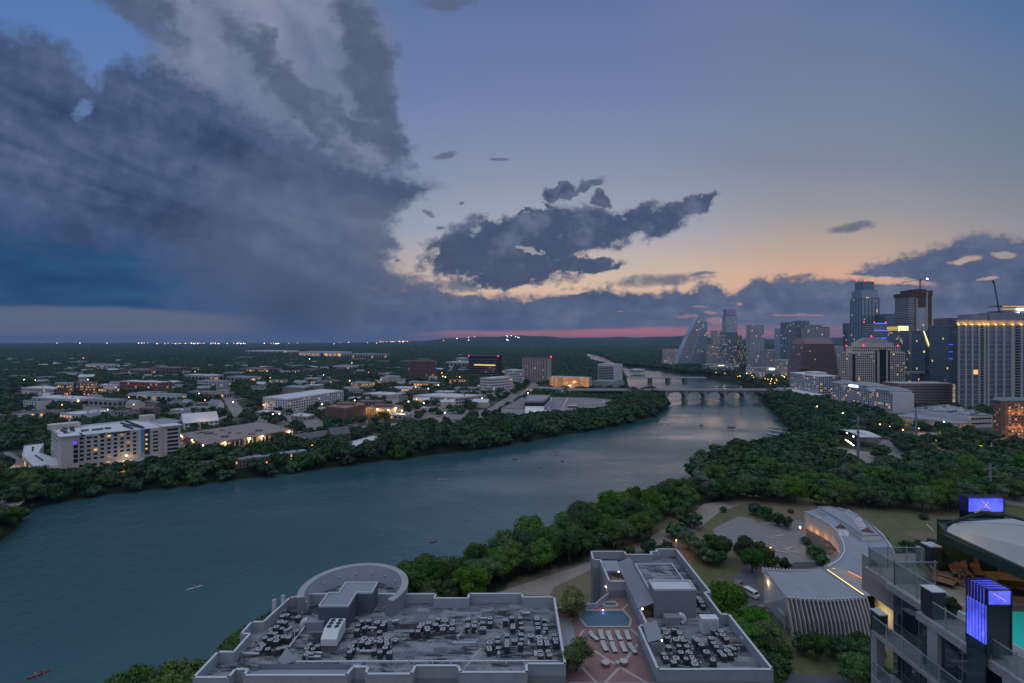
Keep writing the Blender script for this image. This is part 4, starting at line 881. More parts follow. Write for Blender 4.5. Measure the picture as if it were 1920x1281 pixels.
for i, (ang) in enumerate((200, 182, 150, 128, 105, 84, 62, 40, 20)):
    a = R(ang); x, y = cx + math.cos(a) * 9.05, cy + math.sin(a) * 9.05 * 1.03; t = root('ring_spotlight', (x, y, 48.9), 'small round spotlight on the inner face of the ring wall', 'spotlight', 'round spotlights inside the ring wall')
    mb = MB(); mb.ball((x - math.cos(a) * .1, y - math.sin(a) * .1, 48.9), .2, 10, 6); mb.build('housing', metal_w, t); mb = MB(); mb.ball((x - math.cos(a) * .24, y - math.sin(a) * .24, 48.93), .1, 8, 5); mb.build('lens', black, t)
EXCL += [outl, east, deck]
# ---------------------------------------------------------------- white ribbed cultural centre
ZG = 10.0
cc = Bld('cultural_centre', (100, 175, ZG), 'white cultural centre: ribbed block, long curved wing and round tower in the park')
mw = pmat('museum_white', (0.62, 0.61, 0.60), 0.8, var=0.08, scale=0.3, stretch=(1, 1, .3)); mr = pmat('museum_roof', (0.27, 0.28, 0.33), 0.8, var=0.15, scale=0.2)
zr = 21.6
blk = [(83.7, 156.2), (95.5, 154.8), (108.4, 156.4), (107.1, 177.8), (101, 175.2), (94, 174.4), (86.6, 175.5)]
mb = MB(); base = [(87.5, 158.5), (97, 157), (109, 158.5), (108, 176), (86.6, 174.5)]; mb.prism(base, ZG, zr - 0.4, top=False); cc.part('hall_wall', mb, stucco)
mb = MB(); mb.face([(*p, zr) for p in blk]); inset_ring(mb, blk, zr - .4, zr + .25, .3); cc.part('hall_roof', mb, [mr])
mb = MB(); mb.face([(86.4, 161.5, ZG), (86.4, 175.6, ZG), (86.4, 175.6, zr), (83.7, 156.2, zr)][::-1]); mb.face([(86.3, 161.5, ZG), (88, 158.5, ZG), (83.7, 156.2, zr)]); cc.part('side_wall', mb, mw)
A0, A1, n = Vector((83.7, 156.2, zr)), Vector((108.4, 156.4, zr)), 21
for i in range(n):
    t = i / (n - 1); bul = math.sin(t * math.pi) * 1.5
    tp = Vector((83.9 + 24.4 * t, 156.2 - bul, zr + .1)); bt = Vector((85.8 + 25.4 * t, 155.6 - bul * 0.7, ZG - .2)); md = tp.lerp(bt, .5) + Vector((0, -.3 - .4 * math.sin(t * 3.1), 0))
    mb = MB(); w = .17
    for a, b in ((tp, md), (md, bt)):
        for s_ in (-1, 1):
            mb.face([(a.x + s_ * w, a.y, a.z), (b.x + s_ * w, b.y, b.z), (b.x + s_ * w, b.y + 1.5, b.z), (a.x + s_ * w, a.y + 1.5, a.z)])
        mb.face([(a.x - w, a.y, a.z), (b.x - w, b.y, b.z), (b.x + w, b.y, b.z), (a.x + w, a.y, a.z)])
    mb.face([(tp.x - w, tp.y, tp.z), (tp.x + w, tp.y, tp.z), (tp.x + w, tp.y + 1.5, tp.z), (tp.x - w, tp.y + 1.5, tp.z)]); cc.part('rib', mb, mw)
mb = MB()
for i in range(15):     # saw-tooth fins on the rear edge, and down the inner side of the wing
    t = i / 14; x = 86.6 + 15.5 * t; y = 175.5 - math.sin(t * 1.9) * 1.4 + 0.3; mb.box(x, x + .25, y - .2, y + 1.5, zr - 1.4, zr + .35)
cc.part('rear_fin', mb, mw, kind='stuff')
zc = 18.0
def Q(px, py, z=zc): return at(px, py, z)
inn = [Q(1552, 1063.7), Q(1574.7, 1049.7), Q(1584, 1034), Q(1581, 1016), Q(1571, 999), Q(1557.8, 984.8), Q(1545, 977), Q(1532.5, 970.7), Q(1520, 964.5), Q(1508.5, 959.5)]
out = [Q(1655, 1112), Q(1684, 1080), Q(1681, 1052), Q(1676, 1036), Q(1669, 1022), Q(1653.7, 1001.7), Q(1634, 984.8), Q(1597, 962), Q(1575, 953.5), Q(1545, 952)]
mb = MB()
for i in range(9):
    for a, b in ((inn[i], inn[i + 1]), (out[i + 1], out[i])): mb.face([(*a, ZG), (*b, ZG), (*b, zc), (*a, zc)])
mb.face([(*out[9], ZG), (*inn[9], ZG), (*inn[9], zc), (*out[9], zc)]); cc.part('wing_wall', mb, mw)
mb = MB()
for i in range(9): mb.face([(*inn[i], zc - .15), (*out[i], zc - .15), (*out[i + 1], zc - .15), (*inn[i + 1], zc - .15)])
cc.part('wing_roof', mb, mr)
mb = MB()
for s_ in (inn, out):
    for a, b in zip(s_[:-1], s_[1:]):
        L = math.hypot(b[0] - a[0], b[1] - a[1]); mb.obox((a[0] + b[0]) / 2, (a[1] + b[1]) / 2, (b[0] - a[0]) / L, (b[1] - a[1]) / L, L, .5, zc - .1, zc + .3)
cc.part('wing_coping', mb, coping)
mb = MB()
for i in range(4):
    for j in range(5):
        t = j / 5; a = lerp(inn[i], inn[i + 1], t); o_ = lerp(out[i], out[i + 1], t); d = Vector((a[0] - o_[0], a[1] - o_[1])).normalized()
        mb.obox(a[0] + d.x * .8, a[1] + d.y * .8, d.x, d.y, 1.6, .2, zc - 2.2, zc + .15)
cc.part('wing_fin', mb, mw, kind='stuff')
sp = [Q(1532.5, 951, 20), Q(1556.4, 949.6, 20), Q(1597, 961, 20), Q(1634, 983, 20), Q(1652.5, 1003, 20), Q(1617, 1005.5, 20), Q(1600, 992, 20), Q(1570, 972, 20)]
mb = MB(); mb.prism(sp, zc - .14, 20, top=False); cc.part('upper_storey_wall', mb, mw)
mb = MB(); mb.face([(*p, 19.8) for p in sp] if (lambda p: sum(p[i][0] * p[(i + 1) % 8][1] - p[(i + 1) % 8][0] * p[i][1] for i in range(8)))(sp) > 0 else [(*p, 19.8) for p in sp[::-1]]); inset_ring(mb, sp, 19.8, 20.25, .3); cc.part('upper_roof', mb, mr)
sky_g = facade_glass('skylight_glass', (.22, .24, .28), (.45, .45, .47), 1.1, 20, 0.0, mw=.12, mh=0.0)
for a, b, w, z in ((Q(1612, 975, 20), Q(1626, 997, 20), 2.6, 19.9), (Q(1590, 962, 20), Q(1611, 974, 20), 2.6, 19.9), (Q(1572, 1000, 18), Q(1591, 1003, 18), 2.4, 17.95), (Q(1552, 972), Q(1576, 990), 2.4, 17.95)):
    v = Vector((b[0] - a[0], b[1] - a[1])); L = v.length; u = v / L; nn = Vector((-u.y, u.x)) * w
    A, B = Vector(a), Vector(b); mb = MB(); h = 1.9
    mb.face([(*(A - nn), z), (*(B - nn), z), (*B, z + h), (*A, z + h)]); mb.face([(*(B + nn), z), (*(A + nn), z), (*A, z + h), (*B, z + h)]); mb.mi = 1
    mb.face([(*(A + nn), z), (*(A - nn), z), (*A, z + h)]); mb.face([(*(B - nn), z), (*(B + nn), z), (*B, z + h)]); cc.part('skylight', mb, [sky_g, brown_w])
cn = facade_glass('canopy_glass', (.16, .15, .13), (.34, .34, .36), 1.5, 1.5, 0.10, (255, 225, 160), mw=.14, mh=.14, lits=.7)
mb = MB(); cp = [(*at(1547, 1066, 20.6), 20.6), (*at(1622, 1119, 20.6), 20.6), (*at(1656, 1111.5, 19.2), 19.2), (*at(1582, 1065, 19.2), 19.2)]; mb.face(cp, [(p[0], p[1]) for p in cp]); mb.face([(p[0], p[1], p[2] - .3) for p in cp[::-1]]); cc.part('glass_canopy', mb, cn)
mb = MB(); a, b = at(1551, 1067.5, 20.8), at(1619, 1114, 20.8); L = math.dist(a, b); mb.obox((a[0] + b[0]) / 2, (a[1] + b[1]) / 2, (b[0] - a[0]) / L, (b[1] - a[1]) / L, L, .18, 20.62, 20.72); cc.part('light_strip', mb, strip_y)
a, b = at(1590, 1072, 19.7), at(1622, 1089, 19.5); L = math.dist(a, b); mb = MB(); mb.obox((a[0] + b[0]) / 2, (a[1] + b[1]) / 2, (b[0] - a[0]) / L, (b[1] - a[1]) / L, L, .3, 19.75, 19.9); cc.part('lit_slot', mb, emat('lit_slot_orange', (255, 150, 90), 1.2))
mb = MB(); mb.cyl(119.8, 162.9, 3.6, ZG, 29.3, 36, top=False); cc.part('round_tower', mb, mw, True)
mb = MB(); n = 36
for i in range(n):
    p, q = 2 * math.pi * i / n, 2 * math.pi * (i + 1) / n; f = lambda t, r, z: (119.8 + math.cos(t) * r, 162.9 + math.sin(t) * r, z)
    mb.face([f(p, 3.3, 29.35), f(p, 3.65, 29.35), f(q, 3.65, 29.35), f(q, 3.3, 29.35)]); mb.face([f(q, 3.3, 28.2), f(p, 3.3, 28.2), f(p, 3.3, 29.35), f(q, 3.3, 29.35)])
mb.mi = 1; mb.cyl(119.8, 162.9, 3.3, 28.1, 28.2, 30); cc.part('tower_rim', mb, [mw, mr])
mb = MB(); mb.box(84.6, 86.2, 159.3, 162.5, 14.4, 14.6); mb.box(84.5, 84.7, 159.3, 162.5, 14.6, 15.5); mb.box(84.9, 85.1, 159.6, 159.8, ZG, 14.4); cc.part('balcony', mb, mw)
for zz, yy in ((19.2, 171.5), (16.2, 164.0)):
    mb = MB(); mb.ball((86.15, yy, zz), .3, 8, 5); cc.part('wall_lamp', mb, lamp_w); lamp_light(85.2, yy, zz, (255, 200, 130), 140)
cc.done(); EXCL += [base, [inn[0], inn[4], inn[9], out[9], out[6], out[3], out[0]]]
lamp_light(115.0, 158.5, 14, (255, 205, 90), 420, .5); lamp_light(112.5, 161.5, 13, (255, 205, 90), 260, .5); lamp_light(122.5, 158.0, 12.2, (255, 205, 90), 220, .4)
for px, py in ((1522, 997), (1536, 1003), (1548, 1012), (1558, 1022), (1566, 1034)): x, y = at(px, py, ZG); lamp_light(x - 1.5, y, 11.0, (255, 170, 60), 130, 1.2)
# plaza, paths, parking
zs = ZG + .05
sheet('plaza', [(1395, 985), (1470, 975), (1500, 975), (1545, 1000), (1590, 1040), (1560, 1066), (1480, 1066), (1440, 1050), (1400, 1020)], zs, paving)
sheet('plaza', [(1336, 992), (1385, 968), (1415, 974), (1425, 1000), (1395, 1012), (1375, 1030), (1345, 1020)], zs + .004, paving)
sheet('path', [(1320, 945), (1380, 938), (1400, 942), (1350, 960), (1318, 985), (1300, 1000), (1255, 1015), (1200, 1035), (1175, 1030), (1230, 1000), (1290, 970)], zs + .008, gravel_p)
sheet('path', [(930, 1112), (1010, 1085), (1075, 1065), (1110, 1052), (1112, 1066), (1075, 1085), (1040, 1100), (1030, 1118)], zs + .012, gravel_p)
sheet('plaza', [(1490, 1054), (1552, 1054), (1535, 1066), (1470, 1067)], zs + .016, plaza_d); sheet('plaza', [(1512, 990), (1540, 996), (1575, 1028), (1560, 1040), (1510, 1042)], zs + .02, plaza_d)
sheet('road', [(1372, 1085), (1400, 1060), (1425, 1060), (1420, 1090), (1440, 1140), (1474, 1178), (1440, 1170), (1400, 1130)], zs + .024, asphalt)
sheet('road', [(1450, 1255), (1540, 1268), (1640, 1262), (1640, 1300), (1450, 1310)], zs + .028, asphalt)
sheet('road', [(1840, 905), (1930, 902), (1930, 950), (1880, 945)], zs + .02, paving)
# MACC lawn marks (two white lines) and benches
for k, (a, b) in enumerate((((1737, 983), (1750, 996)), ((1784, 984), (1802, 998)))):
    A, B = at(*a, ZG), at(*b, ZG); L = math.dist(A, B); t = root('kerb_strip', (*A, ZG), 'white line of kerb lying on the dry lawn, the %s of two' % ('nearer the curved wing' if k == 0 else 'nearer the lit glass box'), 'kerb')
    mb = MB(); mb.obox((A[0] + B[0]) / 2, (A[1] + B[1]) / 2, (B[0] - A[0]) / L, (B[1] - A[1]) / L, L, .35, ZG, ZG + .2); mb.build('strip', coping, t)
for k, (px, py, a) in enumerate(((1478, 1030, .5), (1464, 1036, -.6), (1485, 1036, -.5), (1462, 1006, .3), (1448, 1010, -.4))):
    x, y = at(px, py, ZG); t = root('plaza_bench', (x, y, ZG), 'low white concrete bench wall on the plaza', 'bench', 'concrete bench walls on the plaza')
    mb = MB(); mb.obox(x, y, math.cos(a), math.sin(a), 5, .6, ZG, ZG + .5); mb.build('seat', conc_l, t)
# street lamps with light
def street_lamp(px, py_top, py_base, z0, lb, mat=lamp_o, e=300, col=(255, 170, 90), grp=None, r=.35):
    x, y = at(px, py_base, z0); h = hz(py_top, y)
    t = root('street_lamp', (x, y, z0), lb, 'street lamp', grp); mb = MB(); mb.cyl(x, y, .12, z0, h, 8, .07); mb.build('pole', metal_g, t)
    mb = MB(); mb.ball((x, y, h), r, 8, 6); mb.build('lantern', mat, t)
    if e: lamp_light(x - .3, y - .6, h - .3, col, e, r)
street_lamp(1500, 988.5, 1030, ZG, 'lit street lamp with an orange glow on the plaza, nearest the curved wing', lamp_w, 500)
street_lamp(1445, 1028, 1058, ZG, 'lit orange street lamp at the edge of the plaza trees', lamp_o, 700, (255, 130, 50))
street_lamp(1268, 1013, 1040, ZG, 'small lit orange lamp by the path among the park trees', lamp_o, 700, (255, 140, 70), r=.25)
# van and pink car
def vehicle(px, py, z0, rz, L, W, Hh, body, lb, cat, van=False, name='parked_car'):
    x, y = at(px, py, z0); o = root(name, (0, 0, 0), lb, cat)
    mb = MB(); pr = [(-L / 2, .35), (L / 2, .35), (L / 2, Hh * .55), (L * .42, Hh * .62)] + ([(L * .34, Hh), (-L * .48, Hh), (-L / 2, Hh * .9)] if van else [(L * .18, Hh * .66), (L * .02, Hh), (-L * .28, Hh), (-L * .42, Hh * .66), (-L / 2, Hh * .6)])
    m = len(pr)
    for i in range(m):
        (a, b), (c, d) = pr[i], pr[(i + 1) % m]; mb.face([(a, -W / 2, b), (a, W / 2, b), (c, W / 2, d), (c, -W / 2, d)])
    mb.face([(a, -W / 2, b) for a, b in pr]); mb.face([(a, W / 2, b) for a, b in pr[::-1]]); mb.build('body', body, o)
    mb = MB()
    for s_ in (-1, 1):
        y_ = s_ * (W / 2 + .01); x0_, x1_ = (-L * .42, L * .34) if van else (-L * .34, L * .14); mb.face([(x0_, y_, Hh * .66), (x1_, y_, Hh * .66), (x1_ - .35, y_, Hh * .92), (x0_ + .25, y_, Hh * .92)])
    mb.face([(L * .415, -W * .42, Hh * .65), (L * .415, W * .42, Hh * .65), (L * .36, W * .4, Hh * .95), (L * .36, -W * .4, Hh * .95)] if van else [(L * .17, -W * .42, Hh * .69), (L * .17, W * .42, Hh * .69), (L * .05, W * .38, Hh * .97), (L * .05, -W * .38, Hh * .97)]); mb.build('window', glass_d, o)
    for sx in (-.3, .31):
        for sy in (-1, 1):
            mb = MB(); mb.tube([(L * sx, sy * W * .5 - .1, .33), (L * sx, sy * W * .5 + .1, .33)], .33, 12); mb.build('wheel', black, o)
    o.location = (x, y, z0); o.rotation_euler = (0, 0, rz); return o
pink = pmat('pink_car_paint', (.55, .16, .30), .35, var=.05, coat=.5)
vehicle(1409, 1118, zs, -1.2, 5.6, 2.1, 2.4, metal_w, 'white van parked beside the big green tree and the museum', 'van', True, 'parked_van')
vehicle(1430, 1146, zs, -1.25, 4.6, 1.9, 1.5, pink, 'pink car parked by the side wall of the white ribbed building', 'car')

# ---------------------------------------------------------------- glass condominium tower with roof pool, lower right
ZD = 82.0
sk = Bld('glass_condominium', (40, 30, 40), 'glass and concrete condominium with roof pool at the lower right')
gl = facade_glass('condo_glass', (.012, .022, .030), (.16, .18, .20), 1.55, 3.3, 0.035, rough=.03, mw=.04, mh=.02, lits=.3)
mb = MB(); mb.prism([(28.3, 34.4), (28.3, 38.0), (60, 38), (60, 14), (27.25, 14), (27.25, 34.0), (28.3, 34.0)], 30, ZD - .5, top=False); sk.part('glazing', mb, gl)
slab_m = pmat('rough_concrete_slab', (.33, .33, .34), .9, var=.3, scale=1.4, bump=.2)
for k in range(5):
    z = ZD - .5 - k * 3.3; mb = MB()
    if k == 0:
        mb.prism([(28.0, 34.2), (28.0, 38.4), (60, 38.4), (60, 34.2)], z, z + .48, bottom=True); mb.box(26.95, 29.72, 14, 34.2, z, z + .482)
    else: mb.box(26.65, 28.6, 14, 38.0, z + .15, z + .4)
    sk.part('floor_slab', mb, slab_m)
mb = MB(); mb.prism([(29.7, 8), (29.7, 28), (60, 28), (60, 8)], ZD - .5, ZD - .02); mb.box(29.72, 60, 35.1, 43.5, 79, ZD - .01); mb.box(52, 60, 28, 35.2, ZD - .5, ZD - .03)
deckm = pmat('pool_deck_paving', (.36, .32, .29), .85, var=.1, scale=.6); sk.part('deck_floor', mb, deckm)
mb = MB(); mb.box(29.72, 52, 28.0, 35.1, ZD - 1.6, ZD - 1.5); sk.part('pool_floor', mb, pmat('pool_tiles', (.10, .42, .42), .5, var=.1))
pt = bpy.data.materials.new('lit_pool_water'); pt.use_nodes = True; nt = pt.node_tree; E.nt = nt; b = nt.nodes['Principled BSDF']; b.inputs['Base Color'].default_value = (.04, .42, .42, 1); b.inputs['Roughness'].default_value = .08
b.inputs['Emission Color'].default_value = (*lin((40, 200, 190)), 1); b.inputs['Emission Strength'].default_value = .28
tc = nt.nodes.new('ShaderNodeTexCoord'); bn = nt.nodes.new('ShaderNodeBump'); bn.inputs['Strength'].default_value = .3; nt.links.new(noise(E(tc.outputs['Object']), 2.5, 3).s, bn.inputs['Height']); nt.links.new(bn.outputs[0], b.inputs['Normal'])
mb = MB(); mb.prism([(29.95, 28.2), (29.95, 34.6), (30.2, 34.9), (52, 34.9), (52, 28.0), (30.4, 28.0)], ZD - 1.4, ZD - .06); sk.part('pool_water', mb, pt)
mb = MB(); mb.box(29.72, 29.94, 28, 35.1, ZD - .3, ZD + .02); mb.box(29.94, 52, 34.92, 35.12, ZD - .3, ZD + .02); sk.part('pool_edge', mb, coping)
# piers with dark caps
for (x, y, w, h0, h1, cx_, cw) in ((28.1, 33.6, .6, 60, 83.4, 27.17, .9), (32.4, 40.4, .7, ZD, 83.6, 32.6, .9), (27.0, 37.9, .6, 40, 79.6, 26.85, .62)):
    mb = MB(); mb.box(x, x + w, y, y + w, h0, h1); sk.part('pier', mb, conc)
    mb = MB(); mb.box(cx_, cx_ + cw, y - .5, y + .45, h1 - 1.3, h1 + .35); mb.mi = 1; mb.box(cx_ - .02, cx_ + .02 + cw, y - .52, y + .47, h1 + .352, h1 + .42); sk.part('dark_cap', mb, [metal_d, coping])
for y in (20, 24.5, 27.2): mb = MB(); mb.box(26.9, 27.5, y, y + .9, 40, ZD - .5); sk.part('column', mb, conc)
mb = MB(); mb.box(27.0, 27.6, 32.5, 33.3, 50, 81.5); sk.part('column', mb, conc)
def rail(pts, z, hgt=1.25, nm='glass_railing'):
    clear = MATS.get('clear_glass')
    if not clear:
        clear = bpy.data.materials.new('clear_glass'); clear.use_nodes = True; b = clear.node_tree.nodes['Principled BSDF']; b.inputs['Base Color'].default_value = (.10, .20, .20, 1); b.inputs['Roughness'].default_value = .02; b.inputs['Alpha'].default_value = .28; MATS['clear_glass'] = clear
    mb = MB(); m2 = MB()
    for a, b in zip(pts[:-1], pts[1:]):
        L = math.dist(a, b); u = ((b[0] - a[0]) / L, (b[1] - a[1]) / L); mb.obox((a[0] + b[0]) / 2, (a[1] + b[1]) / 2, u[0], u[1], L, .03, z + .08, z + hgt - .05)
        m2.obox((a[0] + b[0]) / 2, (a[1] + b[1]) / 2, u[0], u[1], L, .05, z + hgt - .05, z + hgt)
        for i in range(int(L / 1.5) + 1): q = lerp(a, b, i * 1.5 / L); m2.cyl(q[0], q[1], .045, z, z + hgt + .1, 6)
    o = sk.part(nm, mb, clear); sk.part('rail_post', m2, metal_g, kind='stuff' if len(m2.f) > 800 else None); return o
rail([(29.6, 20), (27.1, 20), (27.1, 33.0)], ZD - .01); rail([(28.3, 34.3), (28.3, 37.9), (31.5, 37.9)], ZD - .01, 1.7); rail([(28.3, 40.6), (34.3, 40.6)], ZD - .01, 1.7); rail([(28.3, 37.9), (28.3, 40.6)], ZD - .01, 1.7)
rail([(26.7, 20), (26.7, 37.9)], ZD - 3.38, 1.1, 'balcony_railing'); rail([(26.7, 18), (26.7, 37.9)], ZD - 6.68, 1.1, 'balcony_railing')
mb = MB(); mb.box(28.2, 34.6, 38.0, 41.0, ZD - .5, ZD - .015); sk.part('terrace_floor', mb, deckm)
# clubhouse under a curved white roof
mb = MB(); mb.box(33.6, 62, 40.2, 40.5, ZD, 86); sk.part('club_wall', mb, pmat('green_wall', (.018, .05, .032), .6, var=.1))
for x in (36.2, 38.0): mb = MB(); mb.box(x, x + .2, 40.0, 40.2, ZD, 85.6); sk.part('door_frame', mb, pmat('bronze_frame', (.3, .2, .1), .5))
mb = MB(); mb.box(36.5, 38.0, 40.1, 40.19, ZD, 85.4); mb.box(38.3, 41.2, 40.1, 40.19, ZD, 84.8); sk.part('glass_door', mb, glass_d)
mb = MB(); mb.box(38.7, 41.0, 38.6, 40.1, ZD, 83.7); sk.part('bar_counter', mb, metal_d)
wr = pmat('standing_seam_white', (.44, .43, .42), .6, var=.06)
mb = MB(); n = 14; prev = None
for i in range(n + 1):
    t = i / n; y = 39.5 - 16 * t; e = (31.9 - .8 * t, 37.5 - 18 * t, 86.0); up = math.sin(min(1, t * 2.2) * math.pi / 2)
    ridge = (33.4 + .8 * t + .8 * up, 38.6 - 17 * t, 86.4 + 1.55 * up); mid = (32.3 - .3 * t + .3 * up, 38.0 - 17.5 * t, 86.1 + .95 * up); far = (62, 42 - 17 * t, 86.6 + 1.6 * up)
    if prev:
        for a, b, c, d in zip(prev[:-1], cur_ := (e, mid, ridge, far), prev[1:], (mid, ridge, far)): mb.face([a, b, d, c][::-1])
    prev = (e, mid, ridge, far)
sk.part('curved_roof', mb, wr)
mb = MB(); mb.tube([(33.0, 38.9, 86.1), (33.6, 38.0, 86.9), (34.2, 37.2, 87.6), (34.5, 36, 87.85), (34.6, 34, 88.0)], .13, 6); mb.tube([(31.9, 37.6, 85.95), (31.1, 19.5, 85.95)], .12, 6); sk.part('roof_edge', mb, metal_d)
mb = MB(); mb.face([(31.95, 37.5, 85.8), (31.15, 19.5, 85.8), (62, 19.5, 85.8), (62, 40.4, 85.8), (33.5, 40.4, 85.8)][::-1]); mb.box(31.5, 31.9, 22, 37.5, 85.3, 85.9); sk.part('soffit', mb, MATS['green_wall'])
mb = MB(); 
for x, y in ((33.2, 36.2), (34.2, 33.4)): mb.tube([(x - .5, y, 87.9), (x, y - .2, 88.25), (x + .5, y - .1, 88.1)], .06, 5)
sk.part('roof_antenna', mb, metal_g)
for x, y, e in ((34.6, 38.6, 60), (38.8, 38.0, 110), (43, 37.5, 120)): lamp_light(x, y, 85.3, (255, 200, 110), e * .5, .3)
lamp_light(31.2, 36.4, 86.6, (255, 210, 60), 9, .1)
sk.done()
# glowing blue glass boxes
bl = bpy.data.materials.new('blue_lit_glass'); bl.use_nodes = True; nt = bl.node_tree; E.nt = nt; b = nt.nodes['Principled BSDF']; b.inputs['Base Color'].default_value = (.03, .05, .3, 1); b.inputs['Roughness'].default_value = .15
tc = nt.nodes.new('ShaderNodeTexCoord'); n_ = noise(E(tc.outputs['Object']), .6, 3); b.inputs['Emission Color'].default_value = (*lin((88, 98, 255)), 1); put(b.inputs['Emission Strength'], sst(n_, .25, .7) * 1.1 + .45)
dg = pmat('teal_dark_glass', (.015, .045, .05), .06, var=.05, spec=.9)
def lantern(x0, x1, y0, y1, z0, z1, zl, lb, nf, depth=True):
    t = root('glass_lantern', (x0, y0, z0), lb, 'glass light box')
    mb = MB(); mb.box(x0 + .06, x1 - .04, y0 + .06, y1 - .06, zl, z1 - .05); mb.build('lit_panel', bl, t)
    mb = MB(); mb.box(x0 + .06, x1 - .04, y0 + .06, y1 - .06, z0, zl - .02); mb.build('dark_panel', dg, t)
    mb = MB(); mb.box(x0, x1, y0, y0 + .05, z1 - .08, z1); mb.box(x0, x1, y0, y0 + .05, zl - .07, zl + .03); mb.box(x0, x0 + .06, y0, y0 + .05, z0, z1); mb.box(x1 - .06, x1, y0, y0 + .05, z0, z1); mb.build('frame', metal_d, t)
    for i in range(nf):
        y = y0 + .1 + (y1 - y0 - .1) * i / (nf - 1); mb = MB(); mb.box(x0 - .07, x0 + .05, y, y + .02, z0, z1 + .02); mb.box(x0 - .07, x1, y, y + .03, z1, z1 + .05); mb.build('fin', metal_d, t)
    mb = MB(); xx = (x0 + x1) / 2; mb.tube([(xx - .35, y0 + .02, z1 - .25), (xx + .35, y0 + .02, zl + .25)], .012, 5); mb.tube([(xx + .2, y0 + .02, z1 - .35), (xx - .2, y0 + .02, zl + .3)], .010, 5) if nf < 7 else None; mb.build('cross_and_glint', emat('cross_glint_pink', (240, 150, 255), 1.5), t)  # pink cross; on the near box the lone diagonal is a painted reflection
    return t
t1 = lantern(26.75, 28.15, 28.8, 30.1, 82.3, 86.05, 85.15, 'tall blue glowing glass light box standing beside the roof pool', 7)
mb = MB(); mb.box(26.70, 26.80, 28.9, 30.05, 82.9, 85.1); mb.build('glowing_side', bl, t1); mb = MB(); mb.box(26.68, 26.80, 28.88, 30.06, 70, 82.88); mb.build('dark_side', dg, t1)
lamp_light(26.3, 29.4, 83.2, (90, 100, 255), 12)
lantern(37.4, 40.4, 42.0, 42.7, 82, 87.2, 86.0, 'smaller blue lit glass box rising behind the curved white roof', 5)
# deck furniture
wood = pmat('teak', (.30, .17, .09), .7, var=.15)
for i, (zx, zy, a) in enumerate(((425, 620, .7), (470, 620, .7), (510, 575, -.5), (570, 580, -.5), (650, 580, -.5), (430, 640, .7))):
    x, y = at(1640 + zx / 3.361, 900 + zy / 3.361, ZD + .3); o = root('teak_lounger', (x, y, ZD), 'brown wooden lounger with raised back on the glass tower roof deck', 'sun lounger', 'wooden loungers on the tower roof deck')
    c, s_ = math.cos(a - 1.57), math.sin(a - 1.57); mb = MB(); mb.obox(x, y, c, s_, 1.3, .62, ZD + .3, ZD + .36); mb.build('seat', wood, o)
    mb = MB(); e = Vector((x - c * .65, y - s_ * .65, ZD + .36)); f = e + Vector((-c * .5, -s_ * .5, .5)); nn = Vector((-s_, c, 0)) * .31; mb.face([e - nn, e + nn, f + nn, f - nn]); mb.face([f - nn + Vector((0, 0, .05)), f + nn + Vector((0, 0, .05)), e + nn + Vector((0, 0, .05)), e - nn + Vector((0, 0, .05))]); mb.build('backrest', wood, o)
    mb = MB()
    for k in (-.5, .5): mb.obox(x + c * k, y + s_ * k, c, s_, .06, .5, ZD, ZD + .3)
    mb.build('frame', metal_d, o)
for k in range(2):
    x, y = at(1903 - k * 8, 1104 - k * 9, ZD + .3); o = root('daybed', (x, y, ZD), 'long black daybed at the right edge of the roof deck', 'daybed', 'black daybeds at the deck edge')
    mb = MB(); mb.obox(x + 1, y - .2, .97, -.24, 3.2, .7, ZD + .12, ZD + .4); mb.build('mattress', black, o); mb = MB(); mb.obox(x + 1, y - .2, .97, -.24, 3.3, .8, ZD, ZD + .12); mb.build('frame', metal_d, o)
x, y = at(1782, 1156, ZD); o = tree(BUSH, x, y, ZD + .5, .27, 0, 'round potted shrub beside the corner of the roof pool', None, 'potted plant', 'potted_shrub'); mb = MB(); mb.cyl(0, 0, 1.1, -1.9, .6, 12, 1.5); pot = mb.build('pot', metal_d); pot.parent = o
x, y = at(1765, 1066, ZD); o = tree(BUSH, x, y, ZD + .9, .3, 0, 'dark potted shrub beside the pier at the far railing', None, 'potted plant', 'potted_shrub'); mb = MB(); mb.cyl(0, 0, 1.2, -3, .5, 12, 1.7); pot = mb.build('pot', metal_d); pot.parent = o
# a sunbather in a dark top on one lounger
def sitter(x, y, z, a):
    me = bpy.data.meshes.new('person'); c, s_ = math.cos(a), math.sin(a)
    J = [(0, 0, .12), (-.28, 0, .26), (-.48, 0, .42), (-.56, 0, .55), (-.62, 0, .68), (.22, .12, .16), (.48, .14, .34), (.85, .13, .08), (.95, .13, .16), (.22, -.12, .16), (.46, -.13, .26), (.88, -.13, .06), (.98, -.13, .14), (-.45, .22, .38), (-.22, .3, .2), (.02, .22, .2), (-.45, -.22, .38), (-.24, -.3, .2), (0, -.2, .2)]
    Ed = [(0, 1), (1, 2), (2, 3), (3, 4), (0, 5), (5, 6), (6, 7), (7, 8), (0, 9), (9, 10), (10, 11), (11, 12), (2, 13), (13, 14), (14, 15), (2, 16), (16, 17), (17, 18)]
    rad = [.14, .14, .15, .055, .105, .085, .065, .04, .035, .085, .065, .04, .035, .06, .042, .035, .06, .042, .035]
    me.from_pydata([(p[0] * c - p[1] * s_, p[0] * s_ + p[1] * c, p[2]) for p in J], Ed, []); o = bpy.data.objects.new('person', me); COL.objects.link(o); o.location = (x, y, z)
    sm = o.modifiers.new('skin', 'SKIN'); 
    for v, r_ in zip(me.skin_vertices[0].data if me.skin_vertices else [], rad): v.radius = (r_, r_)
    return o, me, rad
